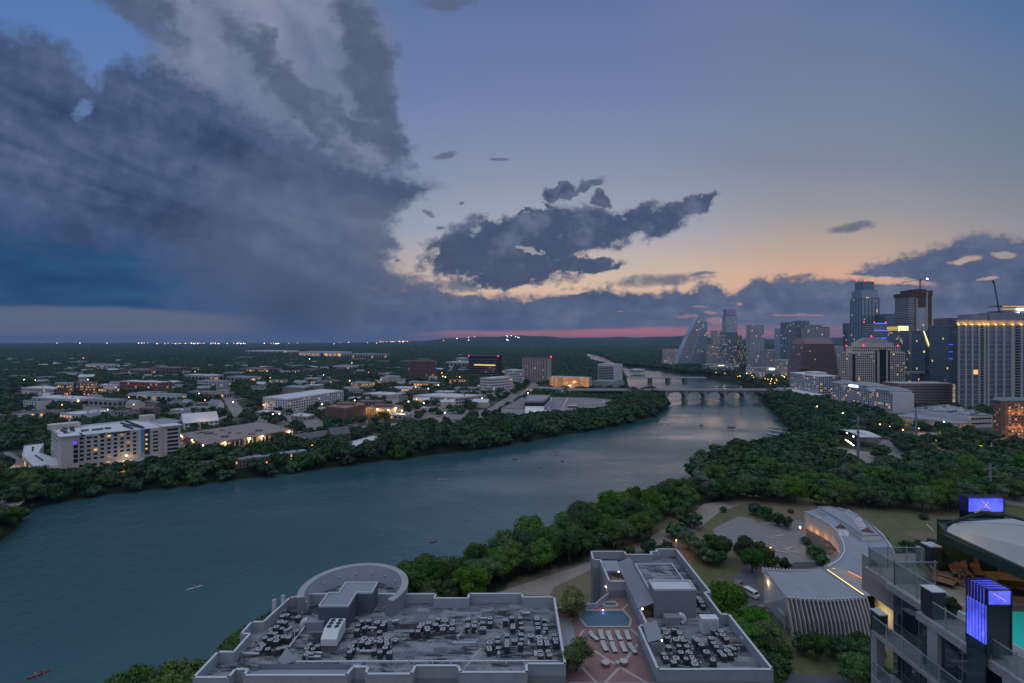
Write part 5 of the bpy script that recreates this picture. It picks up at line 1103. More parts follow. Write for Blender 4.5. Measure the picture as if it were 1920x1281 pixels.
def make_person():
    x, y = at(1640 + 545 / 3.361, 900 + 612 / 3.361, ZD + .4)
    o, me, rad = sitter(x, y, ZD + .36, -2.2)
    if not me.skin_vertices:
        bpy.context.view_layer.objects.active = o
        bpy.context.view_layer.update()
    if not me.skin_vertices:
        bpy.ops.object.select_all(action='DESELECT'); o.select_set(True); bpy.context.view_layer.objects.active = o
        try: bpy.ops.mesh.customdata_skin_add()
        except Exception: pass
    if me.skin_vertices:
        for v, r_ in zip(me.skin_vertices[0].data, rad): v.radius = (r_, r_)
        me.skin_vertices[0].data[0].use_root = True
    ss_ = o.modifiers.new('sub', 'SUBSURF'); ss_.levels = 1; ss_.render_levels = 2
    me.materials.append(pmat('dark_swimwear', (.04, .035, .05), .8, var=.3, col2=(.25, .15, .11), scale=4)); tag(o, 'person in dark clothes reclining on a wooden lounger', 'person')
make_person()
# ---------------------------------------------------------------- bridges
def arch_bridge():
    y0, y1 = 868, 886; zt = 18.7
    t = Bld('arch_bridge', (300, 877, 0), 'low concrete road bridge on four rounded arches, nearer of the two bridges', 'bridge')
    px = [1247, 1283.6, 1319.8, 1356.2, 1392.8, 1429]; X = [(p - CX) * 877 / F for p in px]
    mb = MB(); mb.box(95, 470, y0, y1, 15.6, zt - .9); t.part('deck', mb, brown_roof)
    mb = MB(); mb.box(95, 470, y0 - .5, y0 + .1, 16.6, zt); mb.box(95, 470, y1 - .1, y1 + .5, 16.6, zt); t.part('parapet', mb, conc_l)
    for i in range(5):
        a, b = X[i] + 2, X[i + 1] - 2; n = 14; mb = MB(); c = (a + b) / 2; w = (b - a) / 2; P = [(c + w * math.cos(math.pi * (1 - k / n)), 6.0 + 8.3 * math.sin(math.pi * k / n)) for k in range(n + 1)]
        for k in range(n):
            (xa, za), (xb, zb) = P[k], P[k + 1]
            mb.face([(xa, y0 + .6, za), (xb, y0 + .6, zb), (xb, y0 + .6, 15.6), (xa, y0 + .6, 15.6)]); mb.face([(xb, y1 - .6, zb), (xa, y1 - .6, za), (xa, y1 - .6, 15.6), (xb, y1 - .6, 15.6)]); mb.face([(xa, y0 + .6, za), (xa, y1 - .6, za), (xb, y1 - .6, zb), (xb, y0 + .6, zb)])
        t.part('arch', mb, conc_d)
    for x in X: mb = MB(); mb.box(x - 2, x + 2, y0 + .4, y1 - .4, 2, 15.6); mb.box(x - 3, x + 3, y0 - 1.5, y1 + 1.5, -4, 2.2); t.part('pier', mb, conc)
    for xx in np.arange(110, 465, 30): mb = MB(); mb.cyl(xx, y0, .15, zt, zt + 8, 6); t.part('lamp_post', mb, metal_g)
    t.done()
arch_bridge()
t = Bld('girder_bridge', (300, 1247, 0), 'flat grey girder bridge on square piers beyond the arched bridge', 'bridge')
mb = MB(); mb.box(270, 470, 1238, 1256, 10.8, 13); t.part('deck', mb, conc)
for p in (1218.7, 1252, 1283.7): x = (p - CX) * 1247 / F; mb = MB(); mb.box(x - 4, x + 4, 1240, 1254, -4, 10.8); t.part('pier', mb, conc_d)
t.done(0)

# ---------------------------------------------------------------- downtown
def P(px, d): return (wx(px, d), d)
def glass_tower(name, lb, plan, z0, ztop, mat, slab=None, sh=3.6, fins=None, roofm=None, crown=None, cat='tower'):
    b = Bld(name, (sum(p[0] for p in plan) / len(plan), sum(p[1] for p in plan) / len(plan), z0), lb, cat)
    mb = MB(); mb.prism(plan, z0, ztop, top=False); b.part('facade', mb, mat)
    mb = MB(); q = plan; n = len(q); ar = sum(q[i][0] * q[(i + 1) % n][1] - q[(i + 1) % n][0] * q[i][1] for i in range(n)); q = q if ar > 0 else q[::-1]
    mb.face([(*p, ztop - .6) for p in q]); inset_ring(mb, q, ztop, ztop + 1.2, .5); b.part('roof', mb, roofm or conc_d)
    c = (sum(p[0] for p in q) / n, sum(p[1] for p in q) / n)
    if slab:
        mb = MB(); z = z0 + sh
        while z < ztop - .5:
            mb.prism([(c[0] + (p[0] - c[0]) * 1.012 + (.0), c[1] + (p[1] - c[1]) * 1.02) for p in q], z, z + .45, bottom=True); z += sh
        b.part('floor_edge', mb, slab, kind='stuff')
    if fins:
        fm, sp_, dep = fins; mb = MB()
        for i in range(n):
            a, e = q[i], q[(i + 1) % n]; L = math.dist(a, e); k = max(1, int(round(L / sp_))); u = ((e[0] - a[0]) / L, (e[1] - a[1]) / L); nx, ny = u[1], -u[0]
            for j in range(k + 1): p = lerp(a, e, j / k); mb.obox(p[0] + nx * dep * .4, p[1] + ny * dep * .4, u[0], u[1], dep * .8, dep, z0, ztop + .8)
        b.part('fin', mb, fm, kind='stuff')
    return b
def rect(px0, px1, d, dep):
    """axis-aligned plan whose visible silhouette runs from px0 to px1"""
    if px0 > CX: x0, x1 = wx(px0, d + dep), wx(px1, d)
    elif px1 < CX: x0, x1 = wx(px0, d), wx(px1, d + dep)
    else: x0, x1 = wx(px0, d), wx(px1, d)
    if x1 - x0 < 8: x0 = x1 - 8 if px0 > CX else x0; x1 = x0 + 8
    return [(x0, d), (x1, d), (x1, d + dep), (x0, d + dep)]
g_pale = facade_glass('glass_pale', (.24, .30, .38), (.36, .38, .42), 2.4, 3.6, .03, mw=.12, mh=.2, lits=.8)
g_blue = facade_glass('glass_blue', (.13, .22, .31), (.30, .36, .42), 2.0, 3.8, .045, mw=.1, mh=.2)
g_dark = facade_glass('glass_dark', (.04, .08, .12), (.11, .14, .17), 2.2, 3.8, .04, mw=.1, mh=.15)
g_lit = facade_glass('glass_lit', (.07, .13, .18), (.17, .21, .25), 2.4, 3.8, .14, (255, 215, 120), mw=.1, mh=.3, lits=.4)
g_condo = facade_glass('glass_condo', (.14, .19, .25), (.46, .46, .48), 3.4, 3.4, .05, mw=.22, mh=.3)
g_band = facade_glass('banded_office', (.05, .07, .09), (.34, .33, .35), 60, 3.8, .0, mw=.0, mh=.5)
g_res = facade_glass('residential_white', (.07, .09, .12), (.50, .49, .50), 3.0, 3.3, .09, mw=.5, mh=.35)
g_brown = facade_glass('granite_office', (.02, .02, .03), (.17, .11, .11), 2.2, 3.4, .06, (255, 190, 110), mw=.45, mh=.35)

# sail-shaped tower
d = 1900; prof = [(1265, 690), (1272, 676), (1281, 652), (1293, 625), (1309, 596), (1318.5, 602), (1326.5, 604), (1327, 690)]; pp = [(wx(a, d), hz(b, d)) for a, b in prof]
sl = Bld('sail_tower', (wx(1300, d), d, 10), 'sail-shaped glass tower with a pale diagonal edge, leftmost of the skyline', 'tower'); mb = MB()
for y in (d, d + 45):
    f = [(x, y, z) for x, z in pp]; mb.face(f[::-1] if y == d else f)
for (xa, za), (xb, zb) in zip(pp, pp[1:] + pp[:1]): mb.face([(xa, d, za), (xb, d, zb), (xb, d + 45, zb), (xa, d + 45, za)])
sl.part('facade', mb, g_blue); mb = MB(); mb.tube([(wx(1318, d), d - 1, hz(603, d)), (wx(1293, d), d - 1, hz(679, d))], 1.3, 6); sl.part('diagonal_edge', mb, coping)
mb = MB(); k = 0
for z in np.arange(24, 165, 7.6):
    # left edge of the sail at height z
    for (xa, za), (xb, zb) in zip(pp[:4], pp[1:5]):
        if za <= z <= zb: xl = xa + (xb - xa) * (z - za) / (zb - za)
    xr = wx(1293, d) + (wx(1318, d) - wx(1293, d)) * (z - hz(679, d)) / (hz(603, d) - hz(679, d)); xr = max(xl + 1, xr); mb.box(xl, xr, d - .8, d, z, z + 1.6)
sl.part('sun_shade', mb, beige, kind='stuff'); sl.done(0)
glass_tower('residential_tower', 'grey residential tower with white frames beside the sail-shaped tower', rect(1324, 1348, 1820, 30), 8, hz(645, 1820), g_res)
glass_tower('residential_tower', 'taller banded apartment tower between the sail tower and the blue office', rect(1332, 1357, 1860, 30), 8, hz(621, 1860), g_res)
b = glass_tower('stacked_tower', 'tall blue-grey tower with a lilac crown, highest of the left skyline', rect(1354, 1382, 2000, 35), 8, hz(592, 2000), g_pale)
mb = MB(); mb.prism(rect(1356, 1379, 2000, 30), hz(592, 2000), hz(580, 2000)); b.part('crown', mb, facade_glass('glass_lilac', (.22, .2, .36), (.3, .28, .4), 2, 12, 0)); 
b = glass_tower('office_tower', 'dark blue office tower with yellow lit floors, stepping down to the right', rect(1350, 1383, 1700, 40), 8, hz(624, 1700), g_lit)
mb = MB(); mb.prism([(x + 1, y + 1) for x, y in rect(1382, 1391, 1700, 35)], 8, hz(628, 1700)); mb.prism([(x + 1, y + 2) for x, y in rect(1388, 1398, 1700, 30)], 8, hz(645, 1700)); b.part('stepped_wing', mb, g_lit)
b = glass_tower('white_spire_tower', 'pale white condominium tower with a thin spire at its left corner', rect(1400, 1432, 1650, 28), 8, hz(609, 1650), g_condo, fins=(white_wall, 7, 1.1), roofm=white_wall)
mb = MB(); mb.tube([(wx(1401, 1650), 1650, hz(609, 1650)), (wx(1401, 1650), 1650, hz(597, 1650))], .7, 5); b.part('spire', mb, metal_w)
glass_tower('apartment_block', 'lower glazed apartment block right of the white spire tower', rect(1426, 1467, 1500, 30), 8, hz(660, 1500), g_res)
glass_tower('slim_tower', 'slim pale tower on the left shoulder of the dark balcony tower', rect(1452, 1468, 1480, 25), 8, hz(617, 1480), g_pale)
b = glass_tower('balcony_tower', 'blue tower with dark balcony recesses and a rising roofline', rect(1464, 1517, 1350, 36), 8, hz(605, 1350), g_blue, slab=g_dark, fins=(pmat('blue_pier', (.2, .26, .33), .5), 8, 1.2))
mb = MB(); mb.prism(rect(1485, 1516, 1352, 30), hz(605, 1350) + 1.3, hz(601, 1350)); b.part('penthouse', mb, g_blue)
b = glass_tower('beige_condominium', 'beige stepped condominium behind the brown office building', rect(1503, 1555, 1300, 36), 8, hz(614, 1300), g_condo, fins=(beige, 9, 1.2)); mb = MB(); mb.prism(rect(1512, 1541, 1302, 30), hz(614, 1300) + 1.3, hz(609, 1300)); b.part('penthouse', mb, g_condo); b.done(0)
for nm, lb, a, c, dd, top in (('lit_podium', 'low lit civic building with an orange frontage below the sail tower', 1316, 1388, 1560, 684), ('pavilion', 'long low pale-roofed pavilion with lit sign strip left of the brown office', 1398, 1500, 1300, 690), ('small_office', 'small grey office block at the waterfront trees', 1424, 1434, 1150, 700), ('low_office', 'low office with red lights beside the sail tower', 1240, 1266, 1900, 676), ('apartment_slab', 'pale apartment slab left of the sail tower', 1242, 1275, 2100, 655), ('lit_hall', 'low lit hall among trees under the spire tower', 1386, 1440, 1420, 696), ('apartment_slab', 'mid-rise apartments filling the gap right of the white spire tower', 1434, 1453, 1600, 656), ('apartment_slab', 'pale mid-rise block between the brown office and the beige office', 1556, 1582, 1180, 650), ('lit_block', 'low lit glass block behind the parking garage roof', 1700, 1730, 1000, 664), ('low_office', 'low office with lit windows in front of the balcony tower', 1452, 1496, 1250, 676), ('lit_block', 'wide low lit block at the water edge under the blue office', 1330, 1382, 1480, 688)):
    b = glass_tower(nm, lb, rect(a, c, dd, 30), 8, hz(top, dd), g_lit if 'lit' in nm else g_res, roofm=white_roof)
    if nm in ('lit_podium', 'pavilion'):
        x0 = wx((a + c) / 2, dd); mb = MB(); mb.box(x0 - 9, x0 + 9, dd - 1, dd - .4, hz(top, dd) - 4, hz(top, dd) - 1.5); b.part('lit_sign', mb, lamp_c if nm == 'pavilion' else strip_y)
# brown trapezoid office
d = 1050; bo = Bld('brown_office', (wx(1535, d), d, 10), 'brown granite office block with battered sides and a sloping pink roof', 'office building')
def trap(z): t = (z - 10) / (hz(645, d) - 10); return [(wx(1497 + 11 * t ** 2, d), d), (wx(1572 - 9 * t ** 2, d), d), (wx(1572 - 9 * t ** 2, d), d + 45), (wx(1497 + 11 * t ** 2, d), d + 45)]
mb = MB(); zz = np.linspace(10, hz(645, d), 8)
for a, b in zip(zz[:-1], zz[1:]):
    A, B = trap(a), trap(b)
    for i in range(4): j = (i + 1) % 4; mb.face([(*A[i], a), (*A[j], a), (*B[j], b), (*B[i], b)])
bo.part('facade', mb, g_brown); T = trap(zz[-1]); mb = MB(); T2 = [(x + (4 if x < wx(1535, d) else -4), y + (6 if y < d + 10 else -4)) for x, y in T]; z2 = hz(633, d)
for i in range(4): j = (i + 1) % 4; mb.face([(*T[i], zz[-1]), (*T[j], zz[-1]), (*T2[j], z2), (*T2[i], z2)])
mb.face([(*p, z2) for p in T2]); bo.part('roof', mb, pmat('pink_granite_roof', (.30, .20, .21), .5, var=.1)); 
mb = MB()
for z in np.arange(14, 45, 7.4): mb.box(wx(1493, d), wx(1515, d), d - 7, d, z, z + 4)
bo.part('stepped_terrace', mb, brown_d); bo.done(0)
glass_tower('slim_dark_tower', 'slim dark blue tower left of the tall twin-shouldered tower', rect(1580, 1595, 1400, 20), 8, hz(607, 1400), g_dark)
b = glass_tower('tall_tower', 'tallest blue glass tower with stepped shoulders and red roof lights', rect(1595, 1648, 1250, 40), 8, hz(560, 1250), g_blue, slab=None, fins=(pmat('teal_pier', (.12, .2, .25), .4), 9, 1.4))
mb = MB(); mb.prism(rect(1597, 1646.5, 1252, 36), hz(560, 1250), hz(544, 1250)); b.part('shoulder', mb, g_blue)
mb = MB(); mb.prism(rect(1603, 1639, 1254, 30), hz(544, 1250), hz(527.5, 1250)); b.part('crown', mb, pmat('crown_glass', (.16, .24, .30), .3)); 
for p in (1606, 1622, 1637): mb = MB(); mb.ball((wx(p, 1253), 1253, hz(526.5, 1253)), 1.1, 6, 4); b.part('warning_light', mb, lamp_r)
glass_tower('dark_glass_office', 'dark teal glass office behind the blue-striped building', rect(1640, 1690, 1200, 40), 8, hz(589.5, 1200), g_dark)
b = glass_tower('striped_hotel', 'grey banded block with glowing blue light strips', rect(1616, 1663, 1000, 35), 8, hz(606.5, 1000), g_band); x0, x1 = rect(1616, 1663, 1000, 35)[0][0], rect(1616, 1663, 1000, 35)[1][0]
for py, fr in ((606.5, 1), (620, 1), (634, 1)): mb = MB(); z = hz(py, 999.6); mb.box(x0, x1, 999.2, 999.9, z - .6, z + .6); b.part('blue_light_strip', mb, strip_b)
for p in (1620, 1639, 1661): mb = MB(); mb.ball((wx(p, 1000), 1000, hz(604, 1000)), .9, 6, 4); b.part('warning_light', mb, lamp_r)
b = glass_tower('gold_crown_tower', 'glass tower with a glowing golden slatted crown', rect(1662, 1704, 950, 35), 8, hz(621, 950), g_lit, slab=None); rc = rect(1664, 1702, 952, 28)
mb = MB(); mb.prism(rc, hz(621, 950) + 1.3, hz(612, 950)); b.part('crown_box', mb, pmat('crown_gold_glow', (.3, .22, .1), .7, emit=(255, 200, 90), estr=.5))  # box behind the slats glows gold in its own material
mb = MB()
for i in range(12): x = rc[0][0] + (rc[1][0] - rc[0][0]) * i / 11; mb.box(x - .4, x + .4, 951, 951.9, hz(621, 950), hz(611.5, 950))
b.part('crown_slat', mb, strip_y); mb = MB(); mb.prism([(x + 18, y + 10) for x, y in rect(1690, 1726, 950, 30)], 8, hz(640, 950)); b.part('lower_wing', mb, g_pale)
# tower under construction with crane
d = 1100; b = glass_tower('unfinished_tower', 'unfinished concrete tower with brown formwork and a crane on top', rect(1678, 1745, d, 40), 8, hz(553, d), facade_glass('open_floors', (.05, .055, .065), (.40, .38, .38), 60, 3.8, 0, mw=0, mh=.3), slab=conc); r0 = rect(1678, 1745, d, 40)
mb = MB(); X0, X1 = r0[0][0], r0[1][0]; w = X1 - X0
mb.box(X0 + w * .36, X0 + w * .74, d - 2.5, d, 8, hz(577, d)); b.part('glass_cladding', mb, g_pale); mb = MB(); mb.box(X0 + w * .30, X0 + w * .36, d - 3.2, d, 8, hz(560, d)); mb.box(X0 + w * .74, X0 + w * .82, d - 3.2, d, 8, hz(548, d)); b.part('core_wall', mb, conc_l)
mb = MB(); mb.box(X0 + w * .36, X0 + w * .64, d - 3, d, hz(577, d), hz(557, d)); b.part('formwork', mb, pmat('brown_formwork', (.12, .07, .055), .9, var=.2)); mb = MB(); mb.box(X0 - 2, X0 + w * .3, d - 3, d + 42, hz(556, d), hz(549, d)); mb.box(X0 + w * .28, X0 + w * .75, d - 3.5, d + 42, hz(556, d), hz(542.5, d)); mb.box(X0 + w * .75, X1 + 2, d - 3, d + 42, hz(556, d), hz(545, d)); mb.box(X1 - 7, X1 + 1, d - 2, d, hz(640, d), hz(556, d)); b.part('formwork_screen', mb, MATS['brown_formwork'])
def crane(name, lb, x, y, z0, z1, tipA, tipB):
    t = root(name, (x, y, z0), lb, 'crane'); mb = MB()
    for sx in (-1, 1):
        for sy in (-1, 1): mb.tube([(x + sx, y + sy, z0), (x + sx, y + sy, z1)], .35, 4)
    z = z0; k = 1
    while z < z1 - 2: mb.tube([(x - k, y - 1, z), (x + k, y - 1, z + 2.4)], .25, 4); z += 2.4; k = -k
    mb.build('mast', metal_d, t); mb = MB(); A, B = Vector(tipA), Vector(tipB); n = 22
    for off in ((0, 0, 1.6), (0, -.8, 0), (0, .8, 0)): mb.tube([A + Vector(off), B + Vector(off)], .3, 4)
    for i in range(n): p = A.lerp(B, i / n); q = A.lerp(B, (i + 1) / n); mb.tube([p + Vector((0, 0, 1.6 * (i % 2))), q + Vector((0, 0, 1.6 * ((i + 1) % 2)))], .18, 4)
    mb.build('jib', metal_d, t); return t
x = wx(1732, d); t = crane('tower_crane', 'tower crane with a long level jib above the unfinished tower', x, d + 10, hz(553, d), hz(522, d), (wx(1698, d), d + 10, hz(529.5, d)), (wx(1750, d), d + 10, hz(521.5, d)))
mb = MB(); mb.ball((wx(1745, d), d + 9, hz(522, d)), 1.6, 6, 4); mb.build('work_light', lamp_c, t)
# dark blue pair with angled light line
b = glass_tower('dark_hotel', 'dark blue glass hotel with blue light strips right of the slanting lamp line', rect(1742, 1792, 850, 40), 8, hz(611, 850), g_dark)
x0, x1 = rect(1742, 1792, 850, 40)[0][0], rect(1742, 1792, 850, 40)[1][0]
for py in (660, 673, 646): mb = MB(); z = hz(py, 849); mb.box(x0, x0 + (x1 - x0) * .5, 848.8, 849.6, z - .35, z + .35); b.part('blue_light_strip', mb, strip_b)
b = glass_tower('slanted_light_building', 'dark glass building with a slanting bright yellow light line', rect(1727, 1743, 900, 30), 8, hz(621, 900), g_dark); mb = MB(); mb.tube([(wx(1731.5, 899), 898.5, hz(621, 898.5)), (wx(1743, 899), 898.5, hz(651, 898.5))], .8, 5); b.part('light_line', mb, strip_y)
glass_tower('black_grid_tower', 'black gridded tower top showing over the dark blue hotel', rect(1750, 1801, 900, 30), 8, hz(597.5, 900), facade_glass('black_grid', (.10, .13, .17), (.015, .015, .02), 5, 5, .04, mw=.35, mh=.35))
# big beige office block
d = 810; sj = Bld('beige_office', (wx(1637, d), d, 10), 'large beige stone office block with stepped corners and a low pyramid roof', 'office building'); x = lambda p: wx(p, d)
mb = MB(); pl = [(x(1590), d), (x(1697), d), (x(1697), d + 22), (x(1590), d + 18)]; zt = hz(660, d); mb.prism(pl, 10, zt); mb.prism([(x(1598), d + 1), (x(1689), d + 1), (x(1689), d + 18), (x(1598), d + 16)], zt, hz(649, d)); mb.prism([(x(1608), d + 2), (x(1677), d + 2), (x(1677), d + 15), (x(1608), d + 15)], hz(649, d), hz(643, d)); sj.part('wall', mb, beige)
mb = MB(); mb.prism([(x(1609), d + 2.5), (x(1675), d + 2.5), (x(1675), d + 15), (x(1609), d + 15)], hz(643, d), hz(633.5, d), taper=.45); sj.part('pyramid_roof', mb, grey_roof)
for a, b, zb in ((1598, 1604, 664), (1649, 1661, 655), (1641, 1644.5, 658), (1665, 1668.5, 658)): mb = MB(); mb.box(x(a), x(b), d - .5, d - .1, 14, hz(zb, d)); sj.part('dark_glazed_bay', mb, glass_d)
sj.windows((x(1590), d + 18), (x(1590), d), 14, zt - 2, 4, 19, .5, .6, .07, frame=beige)
for a, b, n in ((1591, 1597.5, 2), (1605, 1640, 9), (1670, 1696, 7)): sj.windows((x(a), d), (x(b), d), 14, zt - 2, n, 19, .58, .62, .07, frame=beige)
sj.windows((x(1599), d + 1), (x(1688), d + 1), zt, hz(649, d) - 1, 22, 2, .5, .6, .03, frame=beige)
for p, q in ((1588, 648), (1620, 648), (1685, 648)): mb = MB(); mb.ball((x(p), d + 1.5, hz(q, d + 1.5)), 1.0, 6, 4); sj.part('warning_light', mb, lamp_r)
mb = MB(); mb.ball((x(1635), d + 1.5, hz(631, d)), 1.1, 6, 4); sj.part('warning_light', mb, lamp_r); sj.done()
# waterfront hotel
hs = Bld('waterfront_hotel', (490, 690, 10), 'long grey-white hotel with small hipped roofs, end wall turned to the park', 'hotel'); A, B, C_ = (478, 768), (478, 642.4), (505, 643)
D_ = (505, 768); zt = 35.2; mb = MB(); mb.prism([B, C_, D_, A], 10, zt); hs.part('wall', mb, white_wall)
hs.windows(A, B, 12, zt - 1.5, 30, 7, .5, .62, .16, frame=white_wall, glass=glass_d)
for y0, y1, h in ((648, 672, 2.5), (688, 730, 5), (744, 766, 3.5)):
    mb = MB(); mb.box(477, 506, y0, y1, zt + .003, zt + h); hs.part('roof_storey', mb, white_wall); mb = MB(); mb.prism([(475.5, y0 - 1.5), (507, y0 - 1.5), (507, y1 + 1.5), (475.5, y1 + 1.5)], zt + h, zt + h + 4, taper=.3); hs.part('hipped_roof', mb, grey_roof)
mb = MB(); mb.box(476.3, 476.7, 706, 724, zt + 2.2, zt + 3.4); hs.part('lit_sign', mb, lamp_c); hs.done()
rd = Bld('white_grid_hotel', (505, 850, 10), 'white hotel with a dark window grid by the bridge end', 'hotel'); A, B, C_ = (510, 941), (494.5, 827), (536, 839); D_ = (552, 953); zt = 43.6; mb = MB(); mb.prism([B, C_, D_, A], 10, zt); rd.part('wall', mb, white_wall)
rd.windows(A, B, 12, zt - 1, 22, 9, .62, .66, .12, frame=white_wall); rd.windows(B, C_, 12, zt - 1, 10, 9, .66, .66, .12, frame=white_wall)
mb = MB(); mb.prism([(515, 900), (512, 870), (535, 870), (540, 905)], zt + .003, zt + 4); rd.part('roof_house', mb, white_roof); mb = MB(); mb.prism([(480, 930), (470, 800), (494, 810), (505, 930)], 10, 16); rd.part('podium', mb, white_wall); rd.done()
# garage, convention hall, condo, brick block
gb = Bld('parking_garage', (600, 745, 10), 'long brown-grey parking garage with slatted decks below the towers', 'parking garage'); mb = MB(); mb.box(560, 640, 741, 775, 10, 39); gb.part('wall', mb, brown_d)
for i in range(7): mb = MB(); mb.box(559, 640.5, 740, 741, 11.5 + i * 4, 13.6 + i * 4); gb.part('deck_band', mb, pmat('pinkish_band', (.32, .27, .28), .8))
mb = MB(); mb.box(636, 640, 739.4, 739.9, 12, 38); gb.part('lit_stair', mb, facade_glass('lit_stair', (.1, .1, .1), (.3, .3, .3), 2, 2, .9, (255, 235, 200), mw=.3, mh=.4, lits=.8)); mb = MB(); mb.box(560, 640, 741.2, 774, 39.003, 39.4); gb.part('roof', mb, conc_l); gb.done(0)
ch = Bld('convention_hall', (490, 560, 10), 'low white flat-roofed hall with rooftop machinery right of the hotel', 'hall'); pl = [(469, 598), (477, 533), (504, 537), (531, 624)]; mb = MB(); mb.prism(pl, 10, 22.6, top=False); ch.part('wall', mb, white_wall)
mb = MB(); mb.face([(*p, 22.6) for p in pl]); inset_ring(mb, pl, 22.6, 23.4, .4); ch.part('roof', mb, grey_roof); rg = random.Random(3)
for i in range(34):
    u, v = rg.random(), rg.random(); p = lerp(lerp(pl[0], pl[3], u), lerp(pl[1], pl[2], u), v * .9 + .05); w = rg.uniform(.8, 2); mb = MB(); mb.box(p[0] - w, p[0] + w, p[1] - 1, p[1] + 1, 22.61, 22.6 + rg.uniform(.8, 2)); ch.part('rooftop_unit', mb, rg.choice([metal_g, conc_d, metal_w]))
ch.windows((478, 532.9), (503, 536.9), 12, 22, 6, 2, .9, .3, 0); ch.done(12)
lh = Bld('low_annex', (440, 560, 10), 'low grey annex in front of the white hall, lit along its foot', 'building'); pl = [(430, 575), (455, 520), (476, 532), (467, 598)]; mb = MB(); mb.prism(pl, 10, 16.5); lh.part('wall', mb, conc); mb = MB(); mb.prism([(p[0], p[1]) for p in [(429.5, 575.5), (454.9, 519.4), (476.6, 531.6), (467.5, 598.6)]], 16.503, 16.9); lh.part('roof', mb, grey_roof); lh.done()
for (a_, b_, e) in ((431, 560, 900), (444, 535, 900), (458, 516, 700), (472, 524, 900)): lamp_light(a_ - 2, b_ - 3, 12.5, (255, 180, 100), e, .5)
d = 700; bc = glass_tower('wide_condominium', 'wide pale-framed condominium with golden uplights along its top, at the right edge', [(608, d), (760, d), (760, d + 30), (636, d + 30)], 10, hz(611, d), facade_glass('condo_wall', (.08, .13, .19), (.26, .29, .33), 9.4, 6.8, .035, (255, 190, 110), mw=.0, mh=.12, tint2=(.15, .21, .28)), fins=None)
xs = [wx(p, d) for p in (1796.5, 1809.5, 1822, 1835, 1845, 1852, 1866, 1881, 1898, 1914, 1930)]
for i, xx in enumerate(xs): mb = MB(); w = 1.2 if i != 8 else 2.4; mb.box(xx - w, xx + w, d - 1.4, d, 10, hz(611, d) + .5); bc.part('pier', mb, conc_l)
mb = MB(); mb.prism([(609, d + 1), (760, d + 1), (760, d + 29), (637, d + 29)], hz(611, d) + 1.3, hz(600, d)); bc.part('top_storey', mb, conc)
for i, xx in enumerate(xs):
    mb = MB(); z = hz(611, d) + 1; mb.box(xx - .7, xx + .7, d - 1.5, d - .5, z, z + 1.0); bc.part('uplight', mb, emat('uplight_gold', (255, 190, 80), 4.0)); lamp_light(xx, d - 1.6, z + 1.5, (255, 180, 70), 900, .4)
for a, b_ in ((1792.5, 1796), (1837, 1843), (1900, 1911)):
    for k in range(30): 
        mb = MB(); z = 12 + k * 3.75
        if z < 120: mb.box(wx(a, d), wx(b_, d), d - 1.8, d - .2, z, z + 1.0); bc.part('balcony', mb, conc)
        if z < 120 and a > 1790: pass
    mb = MB(); mb.box(wx(a, d), wx(b_, d), d - .19, d - .02, 12, 121); bc.part('dark_recess', mb, glass_d)
for (a, b_, py, dy) in ((1827, 1859, 589, 6), (1863, 1925, 586, 12)): mb = MB(); mb.box(wx(a, d), wx(b_, d), d + 6, d + 28 - dy * .3, hz(600, d) + .003, hz(py, d)); bc.part('penthouse', mb, grey_roof)
bc.done()
b = glass_tower('lit_round_crown', 'lit two-band roof lantern with a white sign above the wide condominium', [(wx(1880, 800), 800), (wx(1965, 800), 800), (wx(1965, 800), 830), (wx(1884, 800), 830)], 10, hz(584, 800), g_dark)
for py, h in ((580, 1.6), (574.5, 1.6)): mb = MB(); z = hz(py, 799); mb.box(wx(1880, 799), wx(1965, 799), 798.5, 799.6, z - 1, z + 1.2); b.part('light_band', mb, pmat('amber_band', (.3, .25, .15), .6, emit=(255, 200, 110), estr=.45))
mb = MB(); mb.prism([(wx(1878, 799), 798), (wx(1967, 799), 798), (wx(1967, 799), 832), (wx(1882, 799), 832)], hz(573.5, 799), hz(570, 799), taper=.8); b.part('hipped_roof', mb, conc_d)
mb = MB(); mb.box(wx(1907.5, 797), wx(1965, 797), 797, 797.4, hz(582, 797), hz(578.3, 797)); b.part('white_sign', mb, lamp_c); mb = MB(); mb.ball((wx(1909, 799), 798, hz(587, 798)), 1.3, 6, 4); b.part('lamp', mb, lamp_c)
t = crane('luffing_crane', 'dark luffing crane boom leaning up behind the wide condominium', wx(1873, 760), 760, 120, hz(584, 760), (wx(1873.5, 760), 760, hz(584, 760)), (wx(1864, 760), 760, hz(531, 760)))
mb = MB(); mb.tube([(wx(1864, 760), 760, hz(531, 760)), (wx(1861, 760), 760, hz(526, 760))], 1.2, 6); mb.build('boom_head', metal_d, t)
bk = Bld('brick_block', (450, 470, 10), 'orange brick apartment block at the right edge with lit windows', 'apartment building'); mb = MB(); mb.prism([(445, 473), (444, 464.5), (520, 464.5), (520, 495), (468, 495)], 10, 45.6); bk.part('wall', mb, brick)
mb = MB(); mb.box(446, 450, 463.9, 464.5, 20, 43); bk.part('corner_pier', mb, brown_w); mb = MB(); mb.prism([(444.6, 473.4), (443.6, 464), (521, 464), (521, 496), (467.6, 496)], 45.603, 46.3); bk.part('roof', mb, conc_d)
bk.windows((444.9, 472.8), (444.05, 465), 14, 45, 3, 11, .4, .4, .1); bk.windows((450, 464.5), (490, 464.5), 12, 44, 14, 12, .5, .5, .5, litm=lit_soft); bk.done()
for p in (1893, 1905, 1915): lamp_light(wx(p, 464), 462.5, 22, (255, 170, 100), 380, .6); lamp_light(wx(p, 464), 462.5, 36, (255, 170, 100), 300, .6)
